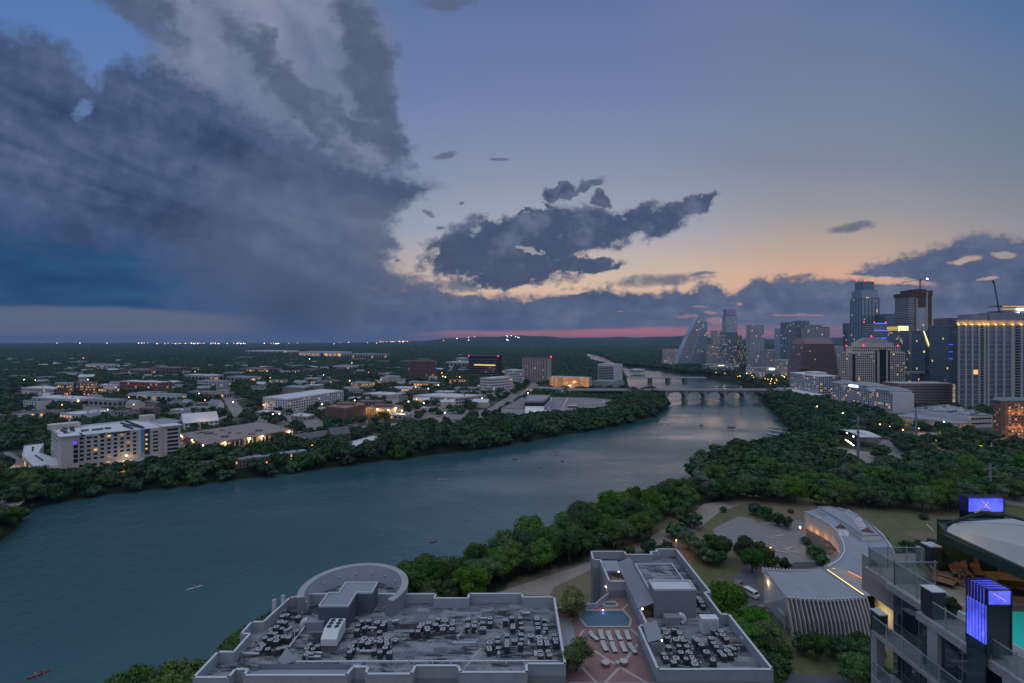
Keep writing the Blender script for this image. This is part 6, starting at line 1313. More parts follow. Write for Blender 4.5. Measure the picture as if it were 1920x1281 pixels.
for nm, a, b_, dd, t_, lb in (('raised_road', 1690, 1745, 900, 697, 'raised road deck with traffic lights behind the parking garage'),):
    b = Bld(nm, (wx(a, dd), dd, 10), lb, 'overpass'); mb = MB(); mb.box(wx(a, dd), wx(b_, dd), dd, dd + 12, hz(t_ + 4, dd), hz(t_, dd)); b.part('deck', mb, conc); mb = MB(); mb.box(wx(a + 5, dd), wx(a + 8, dd), dd + 2, dd + 10, 10, hz(t_ + 4, dd)); mb.box(wx(b_ - 8, dd), wx(b_ - 5, dd), dd + 2, dd + 10, 10, hz(t_ + 4, dd)); b.part('column', mb, conc); b.done()
EXCL += [[(440, 460), (560, 460), (560, 630), (465, 630), (425, 580), (452, 512)], [(470, 636), (510, 636), (510, 772), (470, 772)], [(470, 800), (545, 815), (560, 960), (505, 950)], [(555, 690), (770, 690), (770, 780), (555, 780)], pl]
# ---------------------------------------------------------------- left bank buildings
ZW = 6.0
def G(px, py, z=ZW): return at(px, py, z)
def box3(name, lb, a, b, c, ztop, wall, roof, cat='building', grp=None, z0=ZW, par=0.8, over=0.0, group=None):
    """a,b,c: left, near and right corner on plan (world)"""
    dd = (a[0] + c[0] - b[0], a[1] + c[1] - b[1]); pl = [a, b, c, dd]; o = Bld(name, (b[0], b[1], z0), lb, cat, group); mb = MB(); mb.prism(pl, z0 - 2, ztop, top=False); o.part('wall', mb, wall)
    mb = MB(); cx_ = sum(p[0] for p in pl) / 4; cy_ = sum(p[1] for p in pl) / 4; q = [(cx_ + (p[0] - cx_) * (1 + over), cy_ + (p[1] - cy_) * (1 + over)) for p in pl]
    ar = sum(q[i][0] * q[(i + 1) % 4][1] - q[(i + 1) % 4][0] * q[i][1] for i in range(4)); q = q if ar > 0 else q[::-1]
    if over: mb.prism(q, ztop - .6, ztop, bottom=True)
    else: mb.face([(*p, ztop) for p in q])
    inset_ring(mb, q, ztop + .003, ztop + par, .4); o.part('roof', mb, roof); o.pl = pl; EXCL.append(pl); return o
def clutter_roof(o, pl, z, n, seed, mats=(None,)):
    r_ = random.Random(seed)
    for i in range(n):
        u, v = r_.uniform(.08, .92), r_.uniform(.08, .92); p = lerp(lerp(pl[1], pl[0], u), lerp(pl[2], pl[3], u), v); w = r_.uniform(.5, 1.4); mb = MB(); mb.box(p[0] - w, p[0] + w, p[1] - w * .7, p[1] + w * .7, z + .01, z + r_.uniform(.7, 1.6)); o.part('rooftop_unit', mb, r_.choice([metal_g, conc_d, metal_d]))
def fins3(o, a, b, z0, z1, sp, mat, w=.5, dep=.8, nm='pier'):
    L = math.dist(a, b); u = ((b[0] - a[0]) / L, (b[1] - a[1]) / L); n = int(L / sp)
    for i in range(n + 1): p = lerp(a, b, i / n); mb = MB(); mb.obox(p[0] + u[1] * dep / 2, p[1] - u[0] * dep / 2, u[0], u[1], w, dep, z0, z1); o.part(nm, mb, mat)
# big pale residential block
P0, P1 = Vector((-323.7, 347.7)), Vector((-269.2, 398.3)); D = Vector((-39, 34)) / 51.7
def U(t, s=0): v = P0 + (P1 - P0) * t + D * s; return (v.x, v.y)
zt = 33.4; rb = Bld('riverside_block', (*U(.5), ZW), 'large pale seven-storey riverside block on a long podium, leftmost big building', 'apartment building')
mp = [U(.19), U(1.0), U(1.0, 62), U(.19, 52)]; mb = MB(); mb.prism(mp, ZW - 2, zt - .8, top=False); rb.part('wall', mb, cream)
mb = MB(); q = mp; mb.face([(*p, zt - .8) for p in q]); inset_ring(mb, q, zt - .8, zt + .3, .5); rb.part('roof', mb, white_roof)
pod = [U(0), U(.19), U(.19, 30), (-368, 398), (-395, 432), (-403, 423), (-370, 386.7)]; mb = MB(); mb.prism(pod, ZW - 2, 13.6, top=False); rb.part('podium_wall', mb, cream)
ar = sum(pod[i][0] * pod[(i + 1) % 7][1] - pod[(i + 1) % 7][0] * pod[i][1] for i in range(7)); q = pod if ar > 0 else pod[::-1]; mb = MB(); mb.face([(*p, 13.6) for p in q]); inset_ring(mb, q, 13.6, 14.1, .4); rb.part('podium_roof', mb, white_roof)
fr = Vector((-D.x, -D.y)); off = lambda p, k: (p[0] + fr.x * k, p[1] + fr.y * k)
# front: recessed upper wall between end towers
for a, b_, top in ((.17, .30, zt + 1.0), (.97, 1.12, zt + 1.4)):
    pl = [off(U(a), 3), off(U(b_), 3), U(b_, 8), U(a, 8)]; mb = MB(); mb.prism(pl, ZW - 2, top - 1); rb.part('end_tower', mb, cream); mb = MB(); mb.prism([off(U(a - .01), 4), off(U(b_ + .01), 4), U(b_ + .01, 9), U(a - .01, 9)], top - .9, top - .1, bottom=True); rb.part('tower_cap', mb, white_wall)
mb = MB(); mb.prism([U(.17, 49), U(.42, 50), U(.42, 60), U(.17, 58)], zt - .8, zt + 3.0); rb.part('end_tower', mb, cream)
mb = MB(); mb.prism([U(.95, 52), U(1.08, 52), U(1.08, 60), U(.95, 60)], zt - .8, zt + 4.0); rb.part('end_tower', mb, cream)
rb.windows(off(U(.30), 0), off(U(.76), 0), 14.5, 32.5, 9, 6, .55, .52, .08, litm=lit_soft); rb.windows(off(U(.255), 3), off(U(.295), 3), 14.5, 31, 1, 5, .8, .75, .1)
rb.windows(off(U(.86), 0.1), off(U(.96), 0.1), 15, 32, 1, 6, .45, .45, 0); rb.windows(off(U(.99), 3.05), off(U(1.11), 3.05), 12, 33, 1, 7, .8, .55, .1)
rb.windows(U(0), U(.19), 6.6, 13.2, 5, 2, .55, .45, .12); rb.windows(off(U(.19), .05), off(U(.55), .05), 6.6, 13.2, 7, 2, .5, .5, .1); rb.windows(mp[3], mp[0], 14.5, 32, 7, 6, .4, .4, .05, glass=glass_b)
rb.windows((-370, 386.7), U(0), 6.6, 12.5, 6, 1, .45, .7, .6, litm=lit_warm)
mb = MB(); a, b_ = off(U(.775), .6), off(U(.815), .6); mb.prism([a, b_, U(.815), U(.775)], 16, zt); rb.part('blue_panel', mb, pmat('blue_panel', (.07, .28, .55), .5, var=.05)); mb = MB(); mb.prism([off(U(.77), .8), off(U(.785), .8), U(.785), U(.77)], 14, zt + .3); rb.part('pale_panel', mb, pmat('pale_blue_panel', (.45, .58, .70), .6))
mb = MB(); mb.prism([off(U(.817), .4), off(U(.86), .4), U(.86), U(.817)], 14, zt + .1); rb.part('stair_glass', mb, facade_glass('stair_glass', (.03, .03, .04), (.08, .08, .08), 60, 4.2, .0, mw=0, mh=.1))
for z in (18, 21.6, 25, 28.6): mb = MB(); p = off(U(.83), .95); mb.obox(*p, .73, .68, 1.4, .2, z, z + 1.1); rb.part('lit_opening', mb, lit_warm)
lob = [off(U(.50), 1), off(U(.53), 9), off(U(.80), 10), off(U(.92), 4), off(U(.93), 1)]; mb = MB(); mb.prism(lob, ZW - 1, 11.2); rb.part('lobby_glass', mb, facade_glass('lobby_glass', (.05, .05, .05), (.25, .22, .2), 3, 6, .32, (255, 195, 110), mw=.08, mh=.05, lits=.6))
mb = MB(); mb.prism([off(p, 1) for p in lob], 11.3, 12.0, bottom=True); rb.part('pool_terrace', mb, white_wall); mb = MB(); A = off(U(.76), 6); mb.obox(*A, .73, .68, 7, 3.5, 12.003, 12.15); rb.part('terrace_pool', mb, pmat('turquoise_water', (.10, .38, .42), .1))
mb = MB(); mb.ball((*off(U(.66), 3), 15.5), .5, 8, 5); rb.part('terrace_lamp', mb, lamp_w); mb = MB(); p = off(U(.635), 9.9); mb.obox(*p, .73, .68, 4.5, .2, 7.2, 10.9); rb.part('entrance', mb, emat('bright_entrance', (255, 190, 100), 1.6))
mb = MB(); p = off(U(.27), 3.2); mb.obox(*p, .73, .68, 2.3, .1, 28, 30.2); rb.part('violet_window', mb, emat('violet_window', (130, 70, 255), .9))
rb.done(); EXCL += [mp, pod, lob]
for p, z, e in ((off(U(.66), 5), 14, 500), (off(U(.64), 13), 8, 900), (off(U(.17), 2.5), 10, 700), (off(U(.02), 3), 9, 500), ((-374, 384), 9, 700)): lamp_light(*p, z, (255, 200, 110), e, .4)
for t_ in (.17, .02): mb = MB(); p = off(U(t_), 1.0); mb.ball((*p, 10.5), .55, 8, 5); rb.part('wall_lamp', mb, lamp_w)
acf = root('rooftop_condenser', (0, 0, 0), 'x', 'air conditioner'); mb = MB(); mb.box(-.6, .6, -.6, .6, 0, 1.1); a_ = mb.build('cabinet', glass_b, acf); mb = MB(); mb.cyl(0, 0, .45, 1.1, 1.2, 8); b_ = mb.build('fan', black, acf); kids(acf, a_, b_); firstc = True
for zx, zy, n, dx, dy in ((540, 200, 8, 10, 3), (545, 235, 8, 9, 3), (580, 275, 9, 9, 0), (650, 200, 5, 4, 10), (680, 200, 5, 4, 10), (700, 180, 13, 9, -1), (740, 283, 6, 9, -1), (770, 300, 6, 9, 0), (970, 158, 14, 10, -2), (790, 240, 9, 9, -1), (920, 230, 14, 9, -1), (1075, 210, 7, 9, 0), (1190, 130, 5, 10, 0), (1010, 290, 8, 8, -2), (1110, 280, 10, 8, -1), (1210, 270, 20, 8, -1), (1260, 150, 20, 14, 3), (1320, 125, 20, 11, 4), (1290, 180, 12, 10, 3), (860, 320, 6, 10, 0), (235, 540, 5, 20, 14), (205, 440, 4, -2, 14)):
    for i in range(n):
        px, py = 30 + (zx + dx * i) / 6.4, 770 + (zy + dy * i) / 6.4; z = 14 if zx < 260 else zt; x, y = at(px, py, z); l_ = 'small dark condenser on the pale roof of the riverside block'
        if firstc: acf.location = (x, y, z - .6); acf['label'] = l_; acf['group'] = 'condensers on the riverside block roof'; firstc = False
        else: copy_tree(acf, (x, y, z - .6), .74)
# brown school-like building with lit corners
z = 13.4; T = [at(337.8, 813.4, z), at(385.6, 834, z), at(547.8, 806, z)]
o = box3('arts_building', 'low brown building with rust-red eaves and lit colonnade behind the shoreline trees', *T, z, brown_w, tan_roof, over=.012, par=.35)
a, b_, c = T; 
mb = MB(); pl4 = o.pl; inset_ring(mb, [off_ for off_ in pl4], z - 1.0, z - .05, -.6); o.part('red_eave', mb, red_trim)
fins3(o, b_, c, ZW, z - 1, 4, cream, .8, .9); 
rg = random.Random(9)
for i in range(14): u, v = rg.uniform(.1, .9), rg.uniform(.1, .9); p = lerp(lerp(b_, a, u), lerp(c, pl4[3], u), v); mb = MB(); w = rg.uniform(1, 3); mb.box(p[0] - w, p[0] + w, p[1] - w * .6, p[1] + w * .6, z + .01, z + rg.uniform(.6, 1.8)); o.part('rooftop_unit', mb, rg.choice([conc_d, metal_g, red_trim, brown_w]))
o.windows(b_, c, ZW + .5, z - 2, 26, 1, .6, .8, .12, litm=lit_soft); o.windows(a, b_, ZW + .5, z - 2, 8, 1, .3, .5, .0); o.done()
for t_, w in ((lerp(b_, c, .03), 1), (lerp(b_, c, .2), 1), (lerp(b_, c, .47), 1), (lerp(b_, c, .62), 1), (lerp(b_, c, .96), 1), (lerp(a, b_, .05), 1), (lerp(a, b_, .5), 1), (lerp(a, b_, .92), 1)):
    v = (t_[0] + .9, t_[1] - 1.8); mb = MB(); mb.ball((v[0], v[1], z - .9), .62, 8, 5); o.part('wall_lamp', mb, lamp_w); lamp_light(v[0], v[1] - .6, z - 2.0, (255, 200, 110), 1500, .5)
# long low roof by the shore, gabled houses, peaked white building
z = 12.5; A, B = at(440, 863, z), at(575, 846, z); v = Vector((B[0] - A[0], B[1] - A[1])).normalized(); n_ = Vector((-v.y, v.x)) * 9
o = box3('shore_apartments', 'long low grey-roofed apartment row close to the water', (A[0] + n_.x, A[1] + n_.y), A, B, z, brown_w, grey_roof, par=.25, over=.01); o.windows(A, B, ZW, z - .5, 20, 2, .4, .6, .14, litm=lit_warm); clutter_roof(o, o.pl, z, 5, 4); o.done()
def gable(name, lb, A, B, dep, z0, ze, zr_, wall, roof, cat='house', grp=None, wins=6, lit=.15):
    v = Vector((B[0] - A[0], B[1] - A[1])); L = v.length; v /= L; n_ = Vector((-v.y, v.x)) * dep; C_ = (B[0] + n_.x, B[1] + n_.y); D_ = (A[0] + n_.x, A[1] + n_.y)
    o = Bld(name, (A[0], A[1], z0), lb, cat, grp); mb = MB(); mb.prism([A, B, C_, D_], z0 - 1, ze, top=False); m1 = lerp(A, D_, .5); m2 = lerp(B, C_, .5); mb.face([(*D_, ze), (*A, ze), (*m1, zr_)]); mb.face([(*B, ze), (*C_, ze), (*m2, zr_)]); o.part('wall', mb, wall)
    e = .6; A2 = (A[0] - n_.x / dep * e - v.x * e, A[1] - n_.y / dep * e - v.y * e); B2 = (B[0] - n_.x / dep * e + v.x * e, B[1] - n_.y / dep * e + v.y * e); C2 = (C_[0] + n_.x / dep * e + v.x * e, C_[1] + n_.y / dep * e + v.y * e); D2 = (D_[0] + n_.x / dep * e - v.x * e, D_[1] + n_.y / dep * e - v.y * e); M1 = lerp(A2, D2, .5); M2 = lerp(B2, C2, .5)
    mb = MB(); mb.face([(*A2, ze - .2), (*B2, ze - .2), (*M2, zr_ + .15), (*M1, zr_ + .15)]); mb.face([(*C2, ze - .2), (*D2, ze - .2), (*M1, zr_ + .15), (*M2, zr_ + .15)]); o.part('roof', mb, roof)
    if wins: o.windows(A, B, z0, ze - .3, wins, max(1, int((ze - z0) / 3)), .4, .55, lit, litm=lit_warm)
    EXCL.append([A, B, C_, D_]); o.done(); return o
gable('shingled_house', 'dark shingle-roofed apartment house with warm lit doors, left of the white rooftop', at(558, 838, ZW), at(620, 828, ZW), 14, ZW, 12, 16, brown_w, shingle, wins=8); gable('shingled_house', 'dark gabled apartment house nearest the white rooftop on the shore', at(622, 830, ZW), at(656, 826, ZW), 16, ZW, 13, 18.5, brown_w, shingle, wins=5)
gable('riverside_cottage', 'small dark-roofed cottage between shoreline trees left of the long apartment row', at(372, 884, ZW), at(408, 880, ZW), 9, ZW, 9, 12, brown_w, shingle, wins=3)
o = box3('white_flat_building', 'white flat-roofed building behind shoreline trees right of the gabled houses', at(650, 832, 10), at(672, 842, 10), at(722, 826, 10), 10, white_wall, white_roof); clutter_roof(o, o.pl, 10, 6, 8); o.done()
mb = MB(); p = at(567 + 64, 856, ZW); t = root('small_pool', (*p, ZW), 'small turquoise garden pool glimpsed between shoreline trees', 'pool'); mb.box(p[0] - 3, p[0] + 3, p[1] - 5, p[1] + 5, ZW - .5, ZW + .35); mb.build('basin', white_wall, t); mb = MB(); mb.box(p[0] - 2.6, p[0] + 2.6, p[1] - 4.6, p[1] + 4.6, ZW + .353, ZW + .4); mb.build('water', MATS['turquoise_water'], t)
z = 17.0; gable('peaked_hall', 'white peaked-roof hall with a lit skylight beyond the brown building', at(345, 806, ZW), at(410, 800, ZW), 34, ZW, 13, 21, white_wall, white_roof, 'hall', wins=7, lit=0); o = box3('white_wing', 'low white wing with a flat roof left of the peaked hall', at(268, 806, ZW), at(310, 812, ZW), at(345, 800, ZW), 12.5, white_wall, grey_roof); o.windows(o.pl[1], o.pl[2], 6.5, 12, 6, 1, .8, .5, .1); o.done()
mb = MB(); p = at(388, 780, 19); lamp_light(p[0], p[1] - 3, 20, (255, 190, 90), 1500, .5)
# white apartment row, brown cube, finned offices
ZT = 27.5; A, B, C_ = (-336, 691), (-292, 666), (-258, 785); o = box3('white_apartments', 'long white apartment row with balconies in the middle distance', A, B, C_, ZT - 3, white_wall, white_roof, 'apartment building'); o.windows(B, C_, 7, ZT - 3.5, 24, 5, .55, .55, .06); o.windows(A, B, 7, ZT - 3.5, 10, 5, .45, .5, .05); o.done()
o = box3('brown_cube_office', 'brown cube office block with vertical strips above the treetops', at(530.7, 744.5, ZW), at(570, 747, ZW), at(587, 742, ZW), 22.5, brown_d, grey_roof, 'office building'); fins3(o, o.pl[0], o.pl[1], ZW, 21.5, 4, cream, .6, .5); fins3(o, o.pl[1], o.pl[2], ZW, 21.5, 4, brown_w, .6, .5); o.done()
def finned(nm, lb, A, B, C_, zt_, lit):
    o = box3(nm, lb, A, B, C_, zt_, brown_d, pmat('rust_roof', (.30, .19, .17), .9, var=.15, scale=.1), 'office building', over=.01, par=.6)
    fins3(o, A, B, ZW, zt_ - .8, 2.6, brown_w, .8, .9); fins3(o, B, C_, ZW, zt_ - .8, 2.6, brown_w if not lit else cream, .8, .9)
    mb = MB(); c_ = [sum(p[i] for p in o.pl) / 4 for i in (0, 1)]; mb.obox(c_[0], c_[1], 1, 0, 22, 9, zt_ + .01, zt_ + 3); o.part('roof_house', mb, brown_w); o.done(); return o
finned('finned_office', 'square brown finned office block, the darker of the two side by side', (-219, 604), (-190.5, 586), (-181, 632), 23.5, False)
o = finned('finned_office', 'lower brown finned office block with lamps lighting its corner', (-186, 642), (-150.7, 629), (-143, 669), 16.5, True)
for t_ in ((-185, 639.6), (-166, 632), (-151, 626), (-146, 645)):
    mb = MB(); mb.ball((t_[0], t_[1] - .8, 16.3), .8, 8, 5); o.part('corner_lamp', mb, lamp_w); lamp_light(t_[0] + 1, t_[1] - 3, 14, (255, 215, 110), 5000, .6)
# octagonal banded tower, lit small office, glass office, mid-rise group
d = 1236; cx_, cy_ = wx(789, d), d + 34; ot = Bld('octagonal_office', (cx_, cy_, ZW), 'eight-sided banded brown office tower rising from the forest', 'office building')
def oct_(r): return [(cx_ + r * math.cos(R(22.5 + 45 * i)), cy_ + r * math.sin(R(22.5 + 45 * i))) for i in range(8)]
zt_ = hz(678, d); mb = MB(); mb.prism(oct_(33), ZW, zt_); ot.part('glazing', mb, glass_d)
for k in range(9): mb = MB(); z0 = ZW + 4 + k * (zt_ - 12) / 8.2; mb.prism(oct_(35), z0, z0 + 2.6, bottom=True); ot.part('floor_band', mb, brown_w)
mb = MB(); mb.prism(oct_(28), zt_, zt_ + 2); mb.prism(oct_(16), zt_ + 2.003, zt_ + 6); ot.part('roof_house', mb, brown_w); ot.done()
def simple(nm, lb, pxa, pxb, pxc, pyb, pyt, wall, roof, cat='building', win=None, skew=.35, rows=None, lit=.1, grp=None, glass=None):
    """three corners from photo columns, the near corner's base and top rows"""
    d_ = (H - ZW) * F / (pyb - CY); B = (wx(pxb, d_), d_); da = d_ * (1 + skew * (pxb - pxa) / 960 + .01); A = (wx(pxa, da), da); dc = d_ * (1 + max(.03, (pxc - pxb) / 900)); C_ = (wx(pxc, dc), dc)
    if pxc - pxb < 3: C_ = (B[0] + 3, B[1] + 25)
    o = box3(nm, lb, A, B, C_, hz(pyt, d_), wall, roof, cat, group=grp)
    if win: nx, nz = win; o.windows(A, B, ZW + 1, hz(pyt, d_) - .5, nx, nz, .6, .5, lit, litm=lit_soft, glass=glass); o.windows(B, C_, ZW + 1, hz(pyt, d_) - .5, max(2, int(nx * math.dist(B, C_) / math.dist(A, B))), nz, .6, .5, lit, glass=glass)
    return o
simple('lit_small_office', 'small flat office with rows of lit windows among trees', 658, 690, 703, 732, 719, cream, grey_roof, win=(10, 3), lit=.7).done()
o = simple('glass_office', 'dark glass office with a bright lit floor band and red roof lights', 879, 934, 941, 710, 668, glass_d, conc_d, 'office building'); a, b_ = o.pl[0], o.pl[1]; L = math.dist(a, b_); u = ((b_[0] - a[0]) / L, (b_[1] - a[1]) / L); p = lerp(a, b_, .55)
mb = MB(); mb.obox(p[0] - .2, p[1] - .6, *u, L * .72, .4, 38, 41); o.part('lit_floor', mb, pmat('lit_floor', (.3, .3, .2), .6, emit=(255, 230, 130), estr=.9)); mb = MB()
for k in range(9): mb.obox((a[0] + b_[0]) / 2, (a[1] + b_[1]) / 2 - .4, *u, L, .3, 10 + k * 5.5, 10.8 + k * 5.5)
o.part('floor_edge', mb, conc); 
for q in (a, b_): mb = MB(); mb.ball((q[0], q[1], 62.5), 1.3, 6, 4); o.part('warning_light', mb, lamp_r)
o.done()
o = simple('dark_banded_tower', 'tall brown tower with vertical bands and a red roof light, left of the amber garage', 980, 1027, 1033, 719, 672, brown_d, conc_d, 'tower'); a, b_, c = o.pl[:3]; fins3(o, a, b_, ZW, hz(673, 1164), 4.2, cream, 1.4, .9); fins3(o, b_, c, ZW, hz(673, 1164), 5, beige, 1.6, .9)
o.windows(a, b_, 8, 60, 9, 14, .4, .5, .08); mb = MB(); mb.ball((c[0], c[1], 65), 1.6, 6, 4); o.part('warning_light', mb, lamp_r); o.done()
o = simple('white_office', 'white mid-rise office block with banded windows, left of the dark tower', 900, 921, 962, 738, 710, white_wall, white_roof, 'office building', win=(6, 5), lit=.05); o.done()
simple('pale_block', 'pale block with small windows behind the white office', 946, 970, 982, 724, 695, white_wall, white_roof, win=(8, 6)).done()
o = simple('lit_garage', 'parking garage glowing amber beside the white hotel', 1030, 1104, 1109, 733, 709.5, cream, conc_l, 'parking garage'); a, b_ = o.pl[0], o.pl[1]; L = math.dist(a, b_); u = ((b_[0] - a[0]) / L, (b_[1] - a[1]) / L)
for k in range(5): mb = MB(); m = lerp(a, b_, .5); mb.obox(m[0] + .1, m[1] - .5, *u, L, .3, 9.2 + k * 4.4, 11.6 + k * 4.4); o.part('lit_deck', mb, facade_glass('amber_deck', (.2, .12, .05), (.15, .1, .06), 4, 50, .62, (255, 170, 85), mw=.12, mh=0, lits=.62))
o.done(); lamp_light(wx(1060, 980), 970, 20, (255, 170, 90), 9000, 1)
o = simple('banded_hotel', 'white hotel slab with dark horizontal balcony bands by the river', 1121, 1151, 1167, 724, 684, white_wall, white_roof, 'hotel'); a, b_ = o.pl[0], o.pl[1]; L = math.dist(a, b_); u = ((b_[0] - a[0]) / L, (b_[1] - a[1]) / L)
for k in range(11): mb = MB(); m = lerp(a, b_, .5); mb.obox(m[0] + .1, m[1] - .4, *u, L * .94, .3, 9.6 + k * 3.5, 11.6 + k * 3.5); o.part('balcony_band', mb, glass_d)
mb = MB(); mb.obox(m[0] + 8, m[1] + 8, 1, 0, 22, 12, 50.7, 54); o.part('roof_house', mb, white_wall); o.done()
simple('hotel_podium', 'low grey podium at the foot of the banded hotel', 1108, 1150, 1170, 731, 716, conc, grey_roof).done()
# newspaper building
z = 17.0; nb = Bld('newspaper_building', (40, 650, ZW), 'low sprawling white building with brown roofs and a dark-banded block by the shore trees', 'building')
def polyz(pxs, z): return [at(a, b, z) for a, b in pxs]
pl = polyz([(940, 766), (985, 768), (985, 752), (1000, 748), (978, 746)], 17.6); mb = MB(); mb.prism(pl, 4, 17.6, top=False); nb.part('west_wall', mb, white_wall); q = pl if sum(pl[i][0] * pl[(i + 1) % 5][1] - pl[(i + 1) % 5][0] * pl[i][1] for i in range(5)) > 0 else pl[::-1]; mb = MB(); mb.face([(*p, 17.6) for p in q]); inset_ring(mb, q, 17.603, 18.3, .5); nb.part('west_roof', mb, brown_roof); EXCL.append(pl)
pl = [(15.8, 633), (39.2, 633), (51.9, 702), (22, 706)]; mb = MB(); mb.prism(pl, 4, 26, top=False); nb.part('tall_block', mb, white_wall); mb = MB(); mb.prism([(p[0], p[1]) for p in [(15.6, 632.5), (39.5, 632.5), (52.3, 702.3), (21.8, 706.3)]], 20.2, 24.6, top=False); nb.part('dark_band', mb, black); mb = MB(); mb.face([(*p, 26) for p in pl]); inset_ring(mb, [(15.4, 632.2), (39.7, 632.2), (52.6, 702.6), (21.6, 706.6)], 24.6, 27, .8); nb.part('block_roof', mb, grey_roof); EXCL.append(pl)
pl = [(39.3, 633), (70, 618), (119, 661), (147, 745), (118, 770), (57, 781), (52, 702)]; mb = MB(); mb.prism(pl, 4, 15, top=False); nb.part('east_wall', mb, white_wall); mb = MB(); mb.face([(*p, 15) for p in pl]); inset_ring(mb, pl, 15.003, 15.8, .8); nb.part('east_roof', mb, brown_roof); EXCL.append(pl)
mb = MB(); mb.prism([(40, 632.6), (70, 617.4), (112, 654), (112, 654.5), (70, 618), (40, 633.2)], 10.8, 12.8, top=False); nb.part('strip_window', mb, black)
for a, b_, w, zz in (((45, 640), (60, 778), 1.6, 15.4), ((62, 640), (84, 770), 1.6, 15.4), ((45, 640), (110, 662), 1.6, 15.4), ((80, 690), (125, 705), 3.5, 15.9), ((125, 705), (132, 735), 2, 15.7)): L = math.dist(a, b_); mb = MB(); mb.obox((a[0] + b_[0]) / 2, (a[1] + b_[1]) / 2, (b_[0] - a[0]) / L, (b_[1] - a[1]) / L, L, w, 15.01, zz); nb.part('roof_kerb', mb, conc_l)
mb = MB(); mb.box(72, 84, 655, 668, 15.01, 17.5); nb.part('roof_house', mb, glass_b); nb.done()
for px in (982, 989, 1003, 1017): x, y = at(px, 784, ZW); x, y = x, 628; t = root('wall_flood', (x, y, 9), 'bright white floodlight low on the white newspaper building wall', 'floodlight', 'floodlights on the white building wall'); mb = MB(); mb.ball((x, y, 10.0), .85, 8, 5); mb.build('lens', lamp_c, t); mb = MB(); mb.box(x - .2, x + .2, y + .5, 633, 10, 10.4); mb.build('bracket', metal_d, t); lamp_light(x, y - 1, 10.3, (220, 235, 255), 1600, .5)
# shops, malls and mid-distance low buildings
mids = [(40, 100, 137, 748, 730, white_wall, white_roof, 'long pale flat building in the left middle distance', (16, 3)), (108, 128, 134, 750, 722, brown_w, grey_roof, 'brown-ended block beside the orange-lit garage', (5, 4)),
        (143, 178, 182, 744, 719, brown_w, brown_roof, 'garage with orange light in every deck, left middle distance', (10, 5)), (184, 210, 224, 743, 724, white_wall, white_roof, 'pale square block right of the orange-lit garage', (5, 3)),
        (225, 300, 322, 738, 718, red_trim, white_roof, 'long red-brown block with a white roof', (16, 3)), (240, 330, 350, 757, 742, white_wall, grey_roof, 'low market hall with pale skylights', (10, 1)), (352, 425, 440, 748, 738, conc, brown_roof, 'low row of dark-roofed shops', (14, 1)),
        (370, 418, 434, 730, 716, white_wall, grey_roof, 'grey dotted-window block in the left middle distance', (9, 3)), (150, 220, 240, 765, 752, conc, grey_roof, 'low hipped grey hall behind the trees', (8, 1)), (60, 150, 190, 763, 750, white_wall, white_roof, 'low white shed among the trees', (6, 1)),
        (230, 270, 300, 706, 694, brown_w, brown_roof, 'brown roofline in the forest, farther left', (8, 1)), (280, 330, 350, 702, 690, brown_w, brown_roof, 'brown block rising over the far trees', (8, 2)), (160, 215, 225, 695, 684, white_wall, grey_roof, 'long lit-topped block in the far left forest', (8, 1)),
        (345, 400, 420, 716, 705, conc, white_roof, 'white-roofed warehouse in the left forest', (8, 1)), (425, 470, 490, 718, 708, conc, grey_roof, 'grey warehouse roof right of the white-roofed one', (6, 1)), (450, 495, 520, 702, 692, red_trim, brown_roof, 'red flat shopping building with lit lot', (8, 1)),
        (460, 520, 560, 664, 658, white_wall, white_roof, 'far pale row of blocks on the plain', (8, 1)), (560, 640, 660, 672, 660, white_wall, white_roof, 'far pale campus block with orange lamps', (10, 1)), (640, 690, 730, 676, 664, conc, grey_roof, 'far grey apartment row right of the campus block', (10, 1)),
        (630, 660, 672, 697, 686, white_wall, grey_roof, 'pale hip-roofed house block in the central forest', (6, 1)), (836, 880, 895, 690, 680, metal_g, white_roof, 'blue-grey roofed building left of the glass office', (6, 1)), (855, 870, 878, 684, 672, white_wall, white_roof, 'small pale tower left of the glass office', (3, 3)),
        (680, 730, 762, 750, 741, cream, white_roof, 'low lit strip of shops, central', (8, 1)), (728, 765, 790, 736, 729, white_wall, white_roof, 'very bright lit store front, central', (6, 1)), (775, 860, 905, 760, 746, cream, white_roof, 'long cream office with pale flat roof behind trees', (16, 2)), (765, 820, 826, 728, 719, conc, grey_roof, 'grey row of townhouses behind the bright store', (10, 1)),
        (1000, 1050, 1060, 738, 730, conc, grey_roof, 'low dark cafe with bright windows in front of the amber garage', (10, 1)), (1180, 1200, 1210, 700, 694, white_wall, white_roof, 'small pale building at the far river bend', (4, 1)), (480, 515, 530, 783, 776, metal_g, white_roof, 'petrol station canopy with a white lit edge', None), (545, 575, 590, 790, 782, conc, white_roof, 'small flat white-roofed store right of the petrol station', (4, 1))]
for k, (a, b_, c, pb, ptp, w, r_, lb, win) in enumerate(mids):
    lit = .55 if ('lit' in lb or 'bright' in lb or 'orange' in lb) else .12; o = simple('low_building', lb, a, b_, c, pb, ptp, w, r_, win=win, lit=lit); clutter_roof(o, o.pl, hz(ptp, (H - ZW) * F / (pb - CY)), 3, k); o.done(30)
rg = random.Random(17); cnt = 0; HP = []
